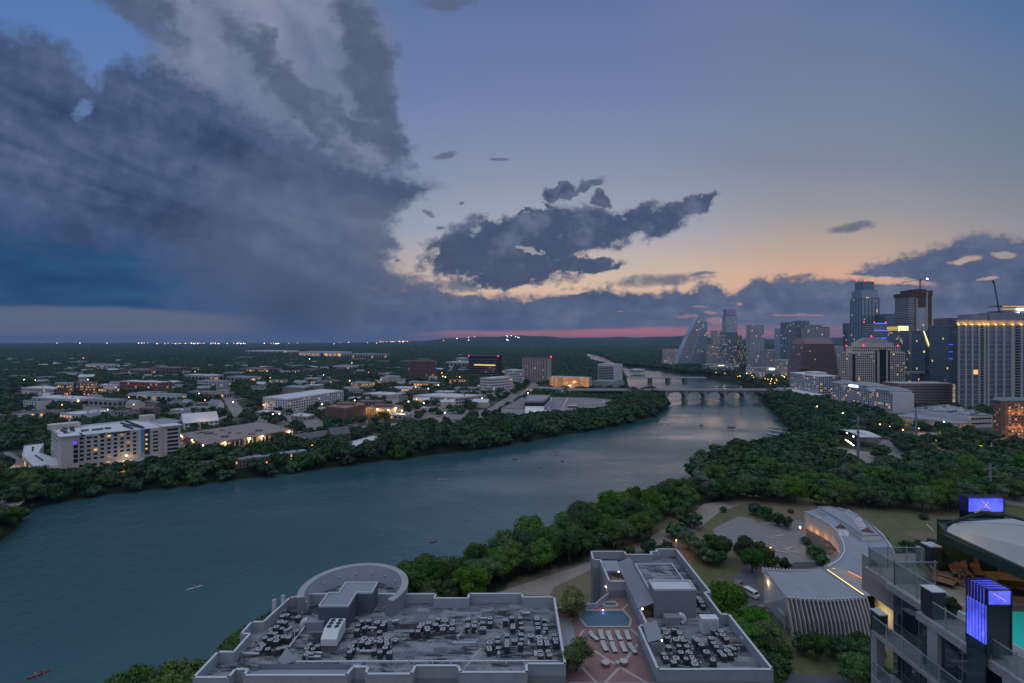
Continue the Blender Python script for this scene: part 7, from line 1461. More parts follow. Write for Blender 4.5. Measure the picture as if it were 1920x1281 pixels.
while cnt < 165:      # scattered house roofs in the suburb
    py = rg.uniform(652, 770) if rg.random() < .55 else rg.uniform(650, 700); px = rg.uniform(0, 900) if rg.random() < .8 else rg.uniform(1000, 1500)
    if px > 1000 and py > 672: continue
    x, y = at(px, py, ZW); d_ = y
    if sdist([[x, y]], LAKE)[0] < 40 or d_ < 560 or blocked(np.array([[x, y]]), 12)[0]: continue
    cnt += 1; L = rg.uniform(12, 22) * (1 + d_ / 3500); W = L * rg.uniform(.4, .7); a = rg.uniform(-.5, .5); A = (x, y); B = (x + L * math.cos(a), y + L * math.sin(a)); z0 = gz(x, y)
    gable('suburban_house', 'low pale-roofed house half hidden among the suburb trees', A, B, W, z0, z0 + rg.uniform(7, 9), z0 + rg.uniform(10, 13), rg.choice([conc, cream, white_wall]), rg.choice([grey_roof, shingle, brown_roof, white_roof, grey_roof]), 'house', 'houses among the suburb trees', wins=0)

def street(pts, w, z, nm='road'):
    P_ = [at(a, b, ZW) for a, b in pts]; mb = MB(); L_, R_ = [], []
    for i, p in enumerate(P_):
        a, b = P_[max(0, i - 1)], P_[min(len(P_) - 1, i + 1)]; v = Vector((b[0] - a[0], b[1] - a[1])).normalized() * (w / 2); L_.append((p[0] - v.y, p[1] + v.x)); R_.append((p[0] + v.y, p[1] - v.x))
    for i in range(len(P_) - 1): mb.face([(*R_[i], z), (*R_[i + 1], z), (*L_[i + 1], z), (*L_[i], z)]); EXCL.append([R_[i], R_[i + 1], L_[i + 1], L_[i]])
    struct(mb.build(nm, paving))
for k, (pts, w) in enumerate(((((320, 800), (450, 778), (560, 766), (740, 758), (900, 745), (990, 733), (1150, 733)), 15), (((560, 812), (700, 800), (860, 784), (930, 765), (985, 738), (1000, 724), (1010, 706)), 18), (((0, 778), (160, 775), (320, 762), (480, 745)), 14), (((0, 722), (300, 722), (520, 715), (800, 712), (960, 716)), 18), (((730, 757), (760, 735), (800, 716), (840, 700), (850, 688)), 16), (((60, 905), (30, 870), (0, 850)), 12), (((450, 778), (430, 750), (410, 722), (395, 700)), 16), (((180, 775), (170, 745), (150, 700)), 14), (((590, 806), (560, 775), (545, 745)), 13))): street(pts, w, ZW + .15 + k * .01)
cnt = 0
while cnt < 105:      # larger flat-roofed blocks of the mid distance
    py = rg.uniform(676, 792); px = rg.uniform(0, 960) if rg.random() < .93 else rg.uniform(1195, 1290)
    x, y = at(px, py, ZW)
    if px > 1000 and py > 690: continue
    L = rg.uniform(16, 34) * (.7 + y / 1500); W = L * rg.uniform(.4, .8)
    if sdist([[x, y]], LAKE)[0] < 60 or y < 520 or blocked(np.array([[x, y], [x + L, y], [x + L / 2, y + W]]), 9).any(): continue
    a = rg.uniform(-.35, .1); A = (x, y); B = (x + L * math.cos(a), y + L * math.sin(a)); D_ = (A[0] - W * math.sin(a), A[1] + W * math.cos(a)); h = rg.choice([5, 6, 7, 10, 12])
    o = box3('low_flat_building', 'low flat-roofed building among the trees of the left bank', D_, A, B, ZW + h, rg.choice([conc, cream, white_wall, brown_w, conc]), rg.choice([white_roof, grey_roof, grey_roof, brown_roof, tan_roof]), 'building', group='low flat-roofed buildings of the left bank')
    o.windows(A, B, ZW + .5, ZW + h - .4, max(3, int(L / 5)), max(1, h // 4), .5, .5, rg.choice([.05, .1, .5]), litm=lit_warm); clutter_roof(o, o.pl, ZW + h, 2, cnt); o.done(24); cnt += 1

# ---------------------------------------------------------------- roads and lots, left bank
z5 = ZW + .06
for i, pl in enumerate([[(0, 935), (25, 925), (60, 905), (100, 905), (110, 912), (60, 925), (40, 945), (0, 965)], [(312, 810), (338, 815), (395, 850), (380, 860), (330, 850), (312, 835)], [(880, 800), (925, 760), (960, 738), (975, 738), (940, 768), (950, 788), (900, 812)], [(740, 800), (800, 790), (900, 790), (930, 800), (850, 815), (760, 812)],
                        [(690, 795), (620, 805), (560, 800), (555, 788), (620, 780), (690, 788)], [(455, 800), (470, 780), (530, 776), (560, 782), (540, 800), (490, 812)], [(755, 772), (800, 765), (900, 770), (905, 785), (780, 788)], [(1240, 800)] * 0, [(20, 768), (160, 762), (240, 770), (235, 780), (30, 785)], [(760, 742), (900, 736), (1000, 741), (1000, 747), (900, 742), (770, 750)]]):
    if pl: sheet('car_park', pl, z5 + i * .004, paving)
sheet('lawn', [(292, 880), (302, 858), (314, 860), (334, 880)], z5 + .05, pmat('olive_lawn', (.10, .13, .05), .95, var=.2))  # lawn in its own olive tone
# boardwalk at the far left
t = root('boardwalk', (-330, 300, 1), 'pale wooden boardwalk crossing the creek mouth at the left edge', 'boardwalk'); A, B = at(-40, 985, 2), at(58, 945, 2); L = math.dist(A, B); u = ((B[0] - A[0]) / L, (B[1] - A[1]) / L)
mb = MB(); mb.obox((A[0] + B[0]) / 2, (A[1] + B[1]) / 2, *u, L, 4, 1.6, 2.1); mb.build('deck', paving, t); mb = MB(); nx, ny = -u[1] * 1.9, u[0] * 1.9
for s_ in (-1, 1): mb.obox((A[0] + B[0]) / 2 + nx * s_, (A[1] + B[1]) / 2 + ny * s_, *u, L, .15, 3.0, 3.15)
mb.build('handrail', metal_d, t); mb = MB()
for i in range(8): p = lerp(A, B, i / 7); mb.box(p[0] - .3, p[0] + .3, p[1] - .3, p[1] + .3, -2, 1.6)
mb.build('pile', conc_d, t)

# ---------------------------------------------------------------- park, marina and boats
def boat(px, py, L, W, rz, body, lb, people=1, name='rowing_shell'):
    x, y = at(px, py, 0); o = root(name, (x, y, 0), lb, 'boat', rz=0); c, s_ = math.cos(rz), math.sin(rz); f = lambda a, b, z: (x + a * c - b * s_, y + a * s_ + b * c, z); mb = MB()
    top = [(-.5, 0), (-.3, -.42), (0, -.5), (.3, -.42), (.5, 0), (.3, .42), (0, .5), (-.3, .42)]; T = [f(a * L, b * W, .35) for a, b in top]; Bt = [f(a * L * .9, b * W * .5, -.05) for a, b in top]
    for i in range(8): j = (i + 1) % 8; mb.face([Bt[i], Bt[j], T[j], T[i]])
    mb.face([(p[0], p[1], .28) for p in T]); mb.build('hull', body, o)
    for k in range(people):
        q = (k - (people - 1) / 2) * 1.6; mb = MB(); b0 = f(q, 0, .3); mb.tube([b0, f(q - .1, 0, .95)], (.2, .16), 8); mb.ball(f(q - .08, 0, 1.12), .13, 8, 6); mb.tube([f(q - .1, .18, .85), f(q + .35, .3, .6)], .05, 5); mb.tube([f(q - .1, -.18, .85), f(q + .35, -.3, .6)], .05, 5); mb.tube([f(q, .1, .35), f(q + .7, .1, .5), f(q + .9, .1, .35)], .08, 6)
        mb.build('rower', pmat('rower_clothes', (.10, .08, .10), .9) if k % 2 else pmat('rower_shirt', (.35, .3, .3), .9), o); mb = MB(); mb.tube([f(q + .3, 1.9, .5), f(q + .3, -1.9, .5)], .03, 4); mb.build('oar', coping, o)
    return o
boat(365, 1103, 6.2, .75, .75, white_wall, 'white rowing shell with one rower on open water, left', 1); boat(72, 1266, 5.5, .8, .85, pmat('red_hull', (.42, .06, .08), .4), 'red kayak with two paddlers at the bottom left', 2, 'kayak'); boat(830, 899.5, 8, 1, .1, white_wall, 'white rowing shell in the middle of the river', 2); boat(812, 1016.5, 4, .9, .4, MATS['red_hull'], 'small red kayak near the tree-lined near shore', 1, 'kayak')
for i, (px, py, L) in enumerate(((1241, 795, 5), (1247, 788, 6), (1252, 797, 5), (1055, 865, 5), (1012, 877, 5), (965, 862, 5), (1043, 853, 4), (980, 845, 5), (1432, 773, 5), (1214, 726, 8), (1309, 775, 4), (1315, 774.5, 4), (1287, 788, 3), (1320, 752.5, 5))): boat(px, py, L, 1.2, .3 * (i % 4), metal_d if i % 2 else conc, 'tiny dark paddle craft out on the river below the arched bridge', 1, 'paddle_craft')['group'] = 'small paddle craft on the river'
def deckboat(px, py, L, W, Hh, lb):
    x, y = at(px, py, 0); o = root('pontoon_boat', (x, y, 0), lb, 'boat'); mb = MB(); mb.box(x - L / 2, x + L / 2, y - W / 2, y + W / 2, -.2, .8); mb.build('hull', conc_d, o); mb = MB(); mb.box(x - L * .4, x + L * .4, y - W * .45, y + W * .45, Hh - .25, Hh); mb.build('canopy', grey_roof, o); mb = MB()
    for a in (-.38, .38):
        for b_ in (-.4, .4): mb.cyl(x + a * L, y + b_ * W, .12, .8, Hh - .25, 5)
    mb.build('post', metal_d, o)
deckboat(1371, 802, 7, 5, 3.2, 'dark pontoon boat with a flat canopy, out from the marina'); deckboat(1315, 798, 3, 3, 3.4, 'small upright covered boat in mid river')
mr_ = root('marina', (*at(1465, 812, 0), 0), 'grey floating docks of the boat marina by the park trees', 'marina')
for k, (px0, py0, px1, py1, w) in enumerate(((1440, 824, 1500, 832, 3), (1438, 812, 1490, 822, 3), (1440, 806, 1492, 814, 2.5), (1440, 801, 1480, 804, 1.5), (1485, 800, 1492, 832, 4))):
    A, B = at(px0, py0, .5), at(px1, py1, .5); L = math.dist(A, B); mb = MB(); mb.obox((A[0] + B[0]) / 2, (A[1] + B[1]) / 2, (B[0] - A[0]) / L, (B[1] - A[1]) / L, L, w, .2 + k * .01, .7 + k * .01); mb.build('dock', conc_l, mr_)
rg = random.Random(2)
for i in range(16): px, py = rg.uniform(1444, 1484), rg.uniform(805, 822); boat(px, py, rg.uniform(6, 9), 1.6, -.2 + rg.uniform(-.2, .2), rg.choice([conc_l, metal_g, conc_d]), 'small grey boat tied up among the marina docks', 0, 'moored_boat')['group'] = 'boats moored at the marina'
# shelter with curved roof
a = root('park_pavilion', (*at(1606, 835, 10), 10), 'open park pavilion with a curved white roof and a string of lamps', 'pavilion'); mb = MB(); A, B = at(1581, 806, 19), at(1633, 820, 19); v = Vector((B[0] - A[0], B[1] - A[1])); n_ = Vector((-v.y, v.x)).normalized() * 9
for i in range(10): p, q = lerp(A, B, i / 10), lerp(A, B, (i + 1) / 10); h = lambda t: 19 + 2.2 * math.sin(t * math.pi); mb.face([(p[0] - n_.x, p[1] - n_.y, h(i / 10)), (q[0] - n_.x, q[1] - n_.y, h((i + 1) / 10)), (q[0] + n_.x, q[1] + n_.y, h((i + 1) / 10)), (p[0] + n_.x, p[1] + n_.y, h(i / 10))])
mb.build('roof', white_roof, a); mb = MB()
for s_ in (-1, 1):
    for t_ in (.1, .5, .9): p = lerp(A, B, t_); mb.cyl(p[0] + n_.x * s_ * .8, p[1] + n_.y * s_ * .8, .3, 9, 19.3, 8)
mb.build('column', conc, a)
for px, py in ((1588, 812), (1600, 818.5), (1586, 825), (1589.5, 827.5), (1593, 829.5), (1596, 832), (1600, 835)):
    d_ = 90 * F / (848 - CY); x_ = wx(px, d_); z_ = hz(py, d_); mb = MB(); mb.ball((x_, d_, z_), .5, 8, 5); mb.build('string_lamp', lamp_w, a); lamp_light(x_, d_ - .5, z_, (255, 220, 160), 160, .4)
EXCL.append([at(1578, 850, 10), at(1640, 852, 10), at(1640, 828, 10), at(1585, 822, 10)])
# steel poles of the power line
PY = [(1609, 879, 781), (1717.5, 836, 765), (1856.5, 940, 870)]; tips = []
for k, (px, pb, ptp) in enumerate(PY):
    x, y = at(px, pb, 10); zt_ = hz(ptp, y); o = root('power_pole', (x, y, 10), ['tall steel power pole beside the park pavilion', 'tall steel power pole before the convention hall', 'tall steel power pole nearest the glass tower'][k], 'power pole'); mb = MB(); mb.cyl(x, y, 1.0, 9, zt_, 10, .55); mb.build('pole', pmat('blue_grey_steel', (.20, .24, .28), .6), o, True); s_ = []
    for j in range(3): z_ = zt_ - 3 - j * 4.6 * (1 if k != 1 else 1.6); w = 5.2 if j != 1 else 6.2; mb = MB(); mb.tube([(x - w, y - 1, z_), (x, y, z_ + .8), (x + w, y + 1, z_)], .22, 5); mb.build('crossarm', MATS['blue_grey_steel'], o); s_ += [(x - w, y - 1, z_), (x + w, y + 1, z_)]
    tips.append(s_)
far_t = [(p[0] - 330, p[1] + 560, p[2] + 8) for p in tips[1]]; near_t = [(p[0] + 150, p[1] - 60, p[2] + 4) for p in tips[2]]
for A_, B_ in ((tips[0], tips[1]), (tips[0], tips[2]), (tips[2], near_t), (tips[1], [(p[0] + 420, p[1] + 60, p[2]) for p in tips[1]])):
    for a_, b_ in zip(A_, B_):
        mb = MB(); pts = [tuple(Vector(a_).lerp(Vector(b_), t_) - Vector((0, 0, 7 * 4 * t_ * (1 - t_) * .5))) for t_ in np.linspace(0, 1, 9)]; mb.tube(pts, .055, 3); tag(mb.build('power_line', metal_d), 'thin dark power line sagging between the steel poles', 'cable', 'power lines between the steel poles')
z5 = 10.06
for i, pl in enumerate([[(1570, 838), (1640, 850), (1660, 870), (1640, 885), (1620, 872), (1560, 862)], [(1655, 825), (1700, 820), (1720, 822), (1725, 850), (1690, 870), (1660, 850), (1645, 835)], [(1700, 812), (1780, 810), (1830, 815), (1830, 825), (1720, 824)], [(1540, 742)] * 0]):
    if pl: sheet('road', pl, z5 + i * .004, paving)
sheet('lawn', [(1725, 832), (1860, 822), (1905, 840), (1900, 860), (1800, 860), (1730, 850)], z5 + .03, pmat('dry_grass', (.22, .18, .12), .95, var=.2))
for px, py in ((1810, 838), (1870, 828), (1760, 826), (1838, 845)): x, y = at(px, py, 10); lamp_light(x, y, 13, (255, 215, 120), 2500, .6)
for k, (px, pt_, pb, m) in enumerate(((1650, 796, 812, lamp_o), (1668, 800, 812, lamp_w), (1770, 791, 805, lamp_w), (1693, 806, 815, lamp_o), (1723, 803, 812, lamp_o), (1640, 790, 800, lamp_o), (1580, 775, 788, lamp_w), (1532, 762, 776, lamp_o))): street_lamp(px, pt_, pb, 10, 'lit lamp among the park trees below the hotel', m, 800, (255, 190, 110), 'lit lamps in the park below the hotel', .55)
# distant lights: one lamp each
rg = random.Random(23); LP = []
for px, py, m in [(x_, 643.5 + rg.uniform(0, 5), rg.choice('wwo')) for x_ in [rg.gauss(420, 95) for _ in range(46)] + [rg.uniform(60, 900) for _ in range(34)]] + [(425 + k * 2.6 + rg.uniform(-2, 2), 664 - k * 1.1 + rg.uniform(-1.5, 1.5), 'w') for k in range(11)] + [(x_, 662 + rg.uniform(-.7, .7), 'w') for x_ in (8, 22, 43, 57, 62, 67, 73, 79, 83, 129, 135, 140)] \
    + [(rg.uniform(930, 975), rg.uniform(642, 652), 'c') for _ in range(14)] + [(rg.uniform(705, 768), rg.uniform(641, 647), 'o') for _ in range(16)] + [(x_, 668 + rg.uniform(-2, 2), 'c') for x_ in (1178, 1182, 1187, 1195, 1208, 1217)] + [(rg.uniform(1170, 1225), rg.uniform(657, 664), rg.choice('wo')) for _ in range(14)] \
    + [(550, 695, 'o'), (554, 698, 'w'), (501, 696, 'w'), (585, 699, 'c'), (657, 726, 'c'), (700, 718, 'c'), (822, 722, 'c'), (831, 721, 'c'), (803, 729, 'c'), (834, 774, 'c'), (904, 747, 'c'), (766, 753, 'c'), (1026, 723, 'c'), (1067, 723, 'w'), (1108, 730, 'o'), (1130, 729, 'r'), (966, 715, 'c'), (989, 731, 'r'), (995, 731, 'r'), (990, 737, 'w'), (1067, 733, 'r'), (856, 706, 'r'), (868, 705, 'r'), (862, 707, 'w'), (830, 706, 'w'), (835, 707, 'w'),
       (612, 775, 'y'), (604, 758, 'w'), (540, 742, 'w'), (665, 751, 'w'), (45, 712, 'w'), (66, 713, 'w'), (165, 712, 'w'), (147, 751, 'w'), (116, 759, 'o'), (370, 707, 'w'), (304, 703, 'w'), (372, 717, 'o'), (350, 690, 'w'), (352, 692, 'w'), (626, 826, 'o'), (585, 836, 'y'), (473, 880, 'w'), (1143, 754, 'o'), (905, 800, 'y'), (945, 795, 'w'), (1270, 710, 'w'), (1314, 716, 'c'), (1400, 700, 'w'), (1407, 693, 'c'), (1450, 690, 'c'), (1478, 703, 'c'), (1470, 706, 'w'), (1462, 712, 'o'), (1445, 715, 'y'), (1440, 711, 'o'), (1330, 702, 'y'), (1345, 704, 'o'), (1359, 700, 'y'), (1308, 660, 'w'), (1425, 655, 'w')] \
    + [(rg.uniform(100, 900), rg.choice([rg.uniform(655, 700), rg.uniform(690, 780)]), rg.choice('wwoy')) for _ in range(75)] + [(rg.uniform(1320, 1500), rg.uniform(692, 722), rg.choice('wwoyy')) for _ in range(36)]:
    m_ = {'w': lamp_w, 'o': lamp_o, 'c': lamp_c, 'r': lamp_r, 'y': lamp_o}[m]; zb = ZW if px < 1250 else 10; d_ = (H - zb - 9) * F / (py - CY)
    if d_ > 17000: d_ = rg.uniform(9000, 12000); 
    x, y = wx(px, d_), d_; zz = hz(py, d_) if py > 650 else max(hz(py, d_), gz(x, y) + 30)
    if sdist([[x, y]], LAKE)[0] < 1: continue
    r_ = min(max(.6, d_ * .00055 * rg.uniform(.7, 1.3)), 7.0); o = root('far_street_lamp', (x, y, zz - 9), 'far-off lit lamp twinkling among the trees of the plain', 'street lamp', 'far-off lit lamps'); mb = MB(); mb.cyl(x, y, r_ * .25, min(zz - 9, gz(x, y)), zz, 4); mb.build('pole', metal_d, o); mb = MB(); mb.ball((x, y, zz), r_, 6, 4); mb.build('lantern', m_, o)
    if d_ < 1500: lamp_light(x, y - r_ - .5, zz - 1, (255, 205, 140), 1100, r_)
# ---------------------------------------------------------------- parked cars
rg = random.Random(77); CARS = []
for nm, m_ in (('white', metal_w), ('dark grey', conc_d), ('silver', metal_g), ('dark red', MATS['red_hull'])):
    c_ = vehicle(960, 1300, ZW, 0, 4.6, 1.9, 1.5, m_, nm + ' car parked in a left bank lot', 'car'); kids(c_, *[k for k in c_.children]); CARS.append([c_, nm, False])
for pxa, pya, pxb, pyb, n, z0, where in ((345, 822, 385, 846, 8, ZW, 'in the lot beside the brown colonnaded building'), (755, 800, 900, 793, 14, ZW, 'in the lot behind the shore trees'), (760, 806, 870, 803, 9, ZW, 'in the lot behind the shore trees'), (575, 792, 680, 795, 9, ZW, 'in front of the finned offices'), (890, 802, 950, 762, 10, ZW, 'along the road by the white newspaper building'), (465, 792, 545, 792, 7, ZW, 'near the petrol station canopy'),
        (1705, 818, 1825, 820, 12, 10, 'along the road below the white hall'), (1580, 866, 1630, 876, 3, 10, 'beside the park pavilion'), (1070, 748, 1130, 745, 7, ZW, 'behind the newspaper building'), (30, 774, 220, 772, 12, ZW, 'along the far left road'), (1382, 1092, 1396, 1120, 3, 10, 'by the drive beside the ribbed building')):
    for i in range(n):
        if rg.random() < .2: continue
        t_ = (i + .5) / n; x, y = at(pxa + (pxb - pxa) * t_, pya + (pyb - pya) * t_, z0); e = CARS[rg.randrange(4)]; lb = e[1] + ' car parked ' + where; rz = rg.choice([1.45, 1.7]) if abs(pya - pyb) < 12 else .9
        if not e[2]: e[0].location = (x, y, z0 + .1); e[0].rotation_euler = (0, 0, rz); e[0]['label'] = lb; e[0]['group'] = e[1] + ' cars parked in the lots'; e[2] = True
        else: copy_tree(e[0], (x, y, z0 + .1), rz, label=lb)
# ---------------------------------------------------------------- where the trees stand
rng = np.random.default_rng(4)
def jitter_grid(x0, x1, y0, y1, s, j=.42):
    gx, gy = np.meshgrid(np.arange(x0, x1, s), np.arange(y0, y1, s * .9)); gx = gx + (np.arange(gx.shape[0]) % 2)[:, None] * s / 2
    P = np.stack([gx.ravel(), gy.ravel()], 1); return P + rng.uniform(-j * s, j * s, P.shape)
def zone(px, z, s, keep=1.0):
    poly = np.array([at(a, b, z) for a, b in px]); p0 = np.array([at(a, b, 0) for a, b in px]); sh = np.abs(sdist(p0, LAKE)) < np.maximum(8, p0[:, 1] * .02); poly[sh] = p0[sh]; P = jitter_grid(poly[:, 0].min(), poly[:, 0].max(), poly[:, 1].min(), poly[:, 1].max(), s); P = P[in_poly(P, poly)]; P = P[rng.random(len(P)) < keep]
    P = P[(sdist(P, LAKE) > 0.3) & ~blocked(P, 3.0)]; return P
Z = []   # (points, label, kinds, scale range)
# near shore, below and right of the condominium block
Z.append((zone([(-200, 1700), (60, 1480), (290, 1372), (372, 1384), (390, 1345), (432, 1300), (492, 1240), (560, 1212), (640, 1180), (640, 1500), (100, 1900)], 8, 8.0), 'dense dark green tree on the near bank beside the condominium block', 'trees on the near bank left of the block', (0, 2, 3), (.85, 1.1), 8))
Z.append((zone([(700, 1150), (745, 1140), (790, 1114), (850, 1122), (900, 1094), (960, 1076), (1012, 1066), (1034, 1044), (1062, 1018), (1112, 1004), (1142, 980), (1182, 974), (1232, 962), (1282, 954), (1300, 962), (1260, 985), (1215, 1010), (1178, 1032), (1120, 1042), (1060, 1062), (1020, 1080), (940, 1106), (880, 1150), (700, 1180)], 9, 7.2), 'dense green tree in the belt along the near shore behind the roof', 'trees in the belt behind the roof', (0, 1, 2, 3, 5), (.8, 1.2), 9))
# big wood on the point
Z.append((zone([(1296, 936), (1290, 908), (1304, 890), (1345, 874), (1405, 866), (1475, 852), (1500, 842), (1560, 862), (1620, 886), (1700, 884), (1790, 870), (1900, 865), (1960, 880), (1960, 925), (1840, 955), (1740, 962), (1640, 957), (1560, 952), (1480, 945), (1400, 938), (1330, 944)], 10, 9.5), 'dense green tree in the wood on the river point', 'trees of the wood on the point', (0, 1, 3, 4, 5), (1.0, 1.4), 10))
# park trees
park = [(1278, 985, 1.0, 1), (1300, 992, .9, 3), (1262, 1010, .9, 0), (1290, 1030, .95, 4), (1310, 1045, .9, 4), (1325, 1058, .8, 4), (1350, 1050, .9, 0), (1335, 1030, .8, 4), (1395, 1055, .9, 2), (1410, 1075, .9, 0), (1425, 1045, .8, 2), (1440, 1062, .8, 0), (1468, 1068, .6, 0), (1205, 1020, .7, 4), (1225, 1040, .75, 4), (1180, 1052, .7, 4), (1250, 1048, .8, 0), (1240, 1068, .8, 4),
        (1358, 1175, 1.25, 1), (1371, 1200, .9, 1), (1345, 1060, .7, 0), (1412, 965, .75, 4), (1440, 975, .7, 0), (1455, 985, .8, 0), (1475, 990, .7, 4), (1355, 960, .35, 0), (1515, 1020, .45, 0), (1530, 1045, .7, 0), (1537, 1058, .55, 0), (1422, 1200, .95, 1), (1440, 1225, .9, 1), (1450, 1262, .9, 0), (1425, 1290, .9, 0), (1445, 1310, 1, 0), (1404, 1225, .85, 1),
        (1505, 1225, .6, 0), (1530, 1238, .7, 0), (1560, 1230, .6, 0), (1585, 1240, .7, 0), (1610, 1228, .6, 0), (1625, 1250, .8, 0), (1600, 1290, .8, 1), (1640, 1300, .8, 0), (1700, 1030, .5, 0), (1720, 1035, .55, 0), (1745, 1030, .55, 0), (1770, 1040, .5, 0), (1735, 1050, .5, 0), (1760, 1058, .5, 0), (1690, 1045, .4, 0), (1660, 1015, .3, 0), (1734, 975, .4, 2), (1712, 1060, .5, 0), (1482, 962, .3, 4)]
cand = []
for k, (px, py, s, kd) in enumerate(park):
    x, y = at(px, py, 10); cand.append((x, y, s, kd, ('large round bright green tree standing alone beside the roof terrace wing' if k == 18 else 'green tree in the park around the white cultural centre'), None if k == 18 else 'park trees round the cultural centre'))
for P, lb, gr, kds, (s0, s1), zz in Z:
    for x, y in P: cand.append((float(x), float(y), random.uniform(s0, s1), random.choice(kds), lb, gr))
# right bank up to the bridge and park beyond
z1 = zone([(1500, 838), (1490, 816), (1470, 793), (1456, 775), (1434, 757), (1424, 745), (1450, 742), (1500, 748), (1560, 768), (1620, 782), (1680, 795), (1700, 806), (1650, 818), (1600, 825), (1560, 845)], 10, 10.5)
z1b = zone([(1655, 822), (1700, 832), (1735, 826), (1800, 815), (1870, 826), (1960, 850), (1960, 870), (1850, 866), (1760, 868), (1690, 875), (1640, 862), (1690, 845)], 10, 13, .75)
# left bank belt
z2 = zone([(1236, 742), (1246, 753), (1250, 766), (1232, 782), (1180, 796), (1100, 810), (1000, 829), (900, 844), (800, 857), (700, 868), (600, 882), (500, 895), (400, 907), (300, 918), (200, 930), (120, 942), (72, 953), (40, 948), (0, 930), (-60, 940), (-60, 860), (40, 900), (160, 895), (300, 875), (345, 865), (430, 866), (560, 850), (700, 830), (760, 815), (880, 806), (960, 796), (1060, 782), (1140, 768), (1170, 750), (1180, 741)], 6, 8.2)
z3 = zone([(-200, 1120), (0, 1022), (38, 992), (52, 970), (30, 965), (0, 975), (-200, 1030)], 6, 9, .8)
for P, lb, gr in ((z1, 'dark green tree on the right bank between marina and hotels', 'trees on the right bank by the marina'), (z1b, 'dark tree in the park before the brick block', 'trees in the park before the brick block'), (z2, 'dark green tree in the belt along the far left shore', 'trees of the far shore belt'), (z3, 'tree at the creek mouth on the left edge', 'trees at the creek mouth')):
    for x, y in P: cand.append((float(x), float(y), random.uniform(.95, 1.25) if P is not z2 else random.uniform(1.1, 1.5), random.choice((0, 1, 2, 3, 5)), lb, gr))
for px, py, s in ((215, 1278, 1.3), (255, 1248, 1.4), (300, 1242, 1.5), (345, 1254, 1.3), (180, 1310, 1.3), (275, 1275, 1.3), (330, 1285, 1.3), (395, 1228, 1.1), (425, 1196, 1.2), (452, 1170, 1.2), (480, 1148, 1.2), (512, 1132, 1.2), (545, 1125, 1.1), (765, 1062, 1.2), (800, 1046, 1.3), (850, 1048, 1.2), (905, 1022, 1.4), (950, 1014, 1.4), (995, 1016, 1.4), (1035, 985, 1.3), (1065, 966, 1.2), (1110, 954, 1.2), (1145, 934, 1.2), (1185, 928, 1.1), (1235, 920, 1.1)):
    x, y = at(px, py, 15.5); cand.append((x, y, s, random.choice((1, 3, 5)), 'big bright green tree at the water edge of the near bank', 'big trees at the near water edge'))
cand = [(x, y, s * (.72 if -345 < x < -255 and 330 < y < 420 else 1), kd, lb, gr) for x, y, s, kd, lb, gr in cand]
cand.sort(key=lambda c: (c[1] - 0) / c[2] if abs(c[0]) < c[1] * 1.08 else 1e9)
solo, rest = cand[:262], cand[262:]
for x, y, s, kd, lb, gr in solo:
    low = 2.6 if sdist([[x, y]], LAKE)[0] < 11 else .3
    tree(TREE[kd], x, y, max(gz(x, y), .8) - low * .8, s, random.uniform(0, 6.28), lb, gr, sz=s * random.uniform(.85, 1.15))
# bushes along the water's edge and in the park beds
# everything farther off: one woodland of instanced crowns
pts = [[x, y, gz(x, y) - (2.8 if sdist([[x, y]], LAKE)[0] < 12 else .8), s * random.uniform(.95, 1.15), s, random.random()] for x, y, s, kd, lb, gr in rest]
near_poly = [np.array([at(a, b, 10) for a, b in q]) for q in ([(1300, 945), (1200, 1040), (600, 1250), (600, 2200), (2600, 2200), (2600, 905), (1960, 900), (1840, 957), (1640, 960), (1400, 940)], [(1500, 842), (1560, 864), (1640, 888), (1960, 860), (2000, 826), (1700, 806), (1640, 812), (1570, 832)])]
bands = [(330, 900, 8.8, .93), (900, 1600, 12, .95), (1600, 2800, 18, .96), (2800, 4600, 27, .97), (4600, 7500, 40, 1), (7500, 12500, 62, 1)]
for y0, y1, s, keep in bands:
    P = jitter_grid(-y1 * 1.12, y1 * 1.12, y0, y1, s); P = P[(np.abs(P[:, 0]) < P[:, 1] * 1.1 + 30)]
    P = P[rng.random(len(P)) < keep]; dk = sdist(P, LAKE); ok = dk > (8 if y0 < 2000 else 2)
    k = P[:, 0] / P[:, 1]
    n = np.sin(P[:, 0] * .011 + 2 * np.sin(P[:, 1] * .004)) + np.sin(P[:, 1] * .013 + 1.7 * np.sin(P[:, 0] * .006 + 1)) + .6 * np.sin(P[:, 0] * .05 + P[:, 1] * .03)     # clearings, streets
    thin = np.where(n > (1.35 if y0 < 3000 else 1.75), .25, 1.0) * np.where((y0 < 1600) & (k > -.98) & (k < .1) & (P[:, 1] < 1250), .5, 1.0)
    thin = thin * np.where((k > .33) & (P[:, 1] < 1400), .35, 1.0)
    ok &= rng.random(len(P)) < thin
    if y0 < 1000:
        for q in near_poly: ok &= sdist(P, q) > 2
        shore = in_poly(P, [at(*a_, 6) for a_ in [(1240, 742), (1250, 766), (1180, 796), (900, 844), (600, 882), (300, 918), (60, 953), (-60, 960), (-60, 860), (300, 875), (560, 850), (760, 815), (1060, 782), (1180, 741)]]); ok &= ~shore
        inner = in_poly(P, [at(*a_, 6) for a_ in [(312, 812), (345, 815), (395, 852), (440, 862), (600, 845), (560, 800), (600, 778), (700, 790), (925, 800), (985, 740), (930, 738), (720, 770), (560, 775), (480, 770), (330, 800)]]); ok &= ~(inner & (rng.random(len(P)) < .55))
    P = P[ok]; P = P[~blocked(P, 5 if s < 20 else 3)]
    zz = gheight(P) - .5; sc = s / 9.0 * rng.uniform(.85, 1.25, len(P)); hs_ = np.minimum(sc, 1.0 + (sc - 1) * .22) * rng.uniform(.85, 1.15, len(P))
    pts += [[a, b, c, h_, w_, r_] for (a, b), c, h_, w_, r_ in zip(P, zz, hs_, sc, rng.random(len(P)))]
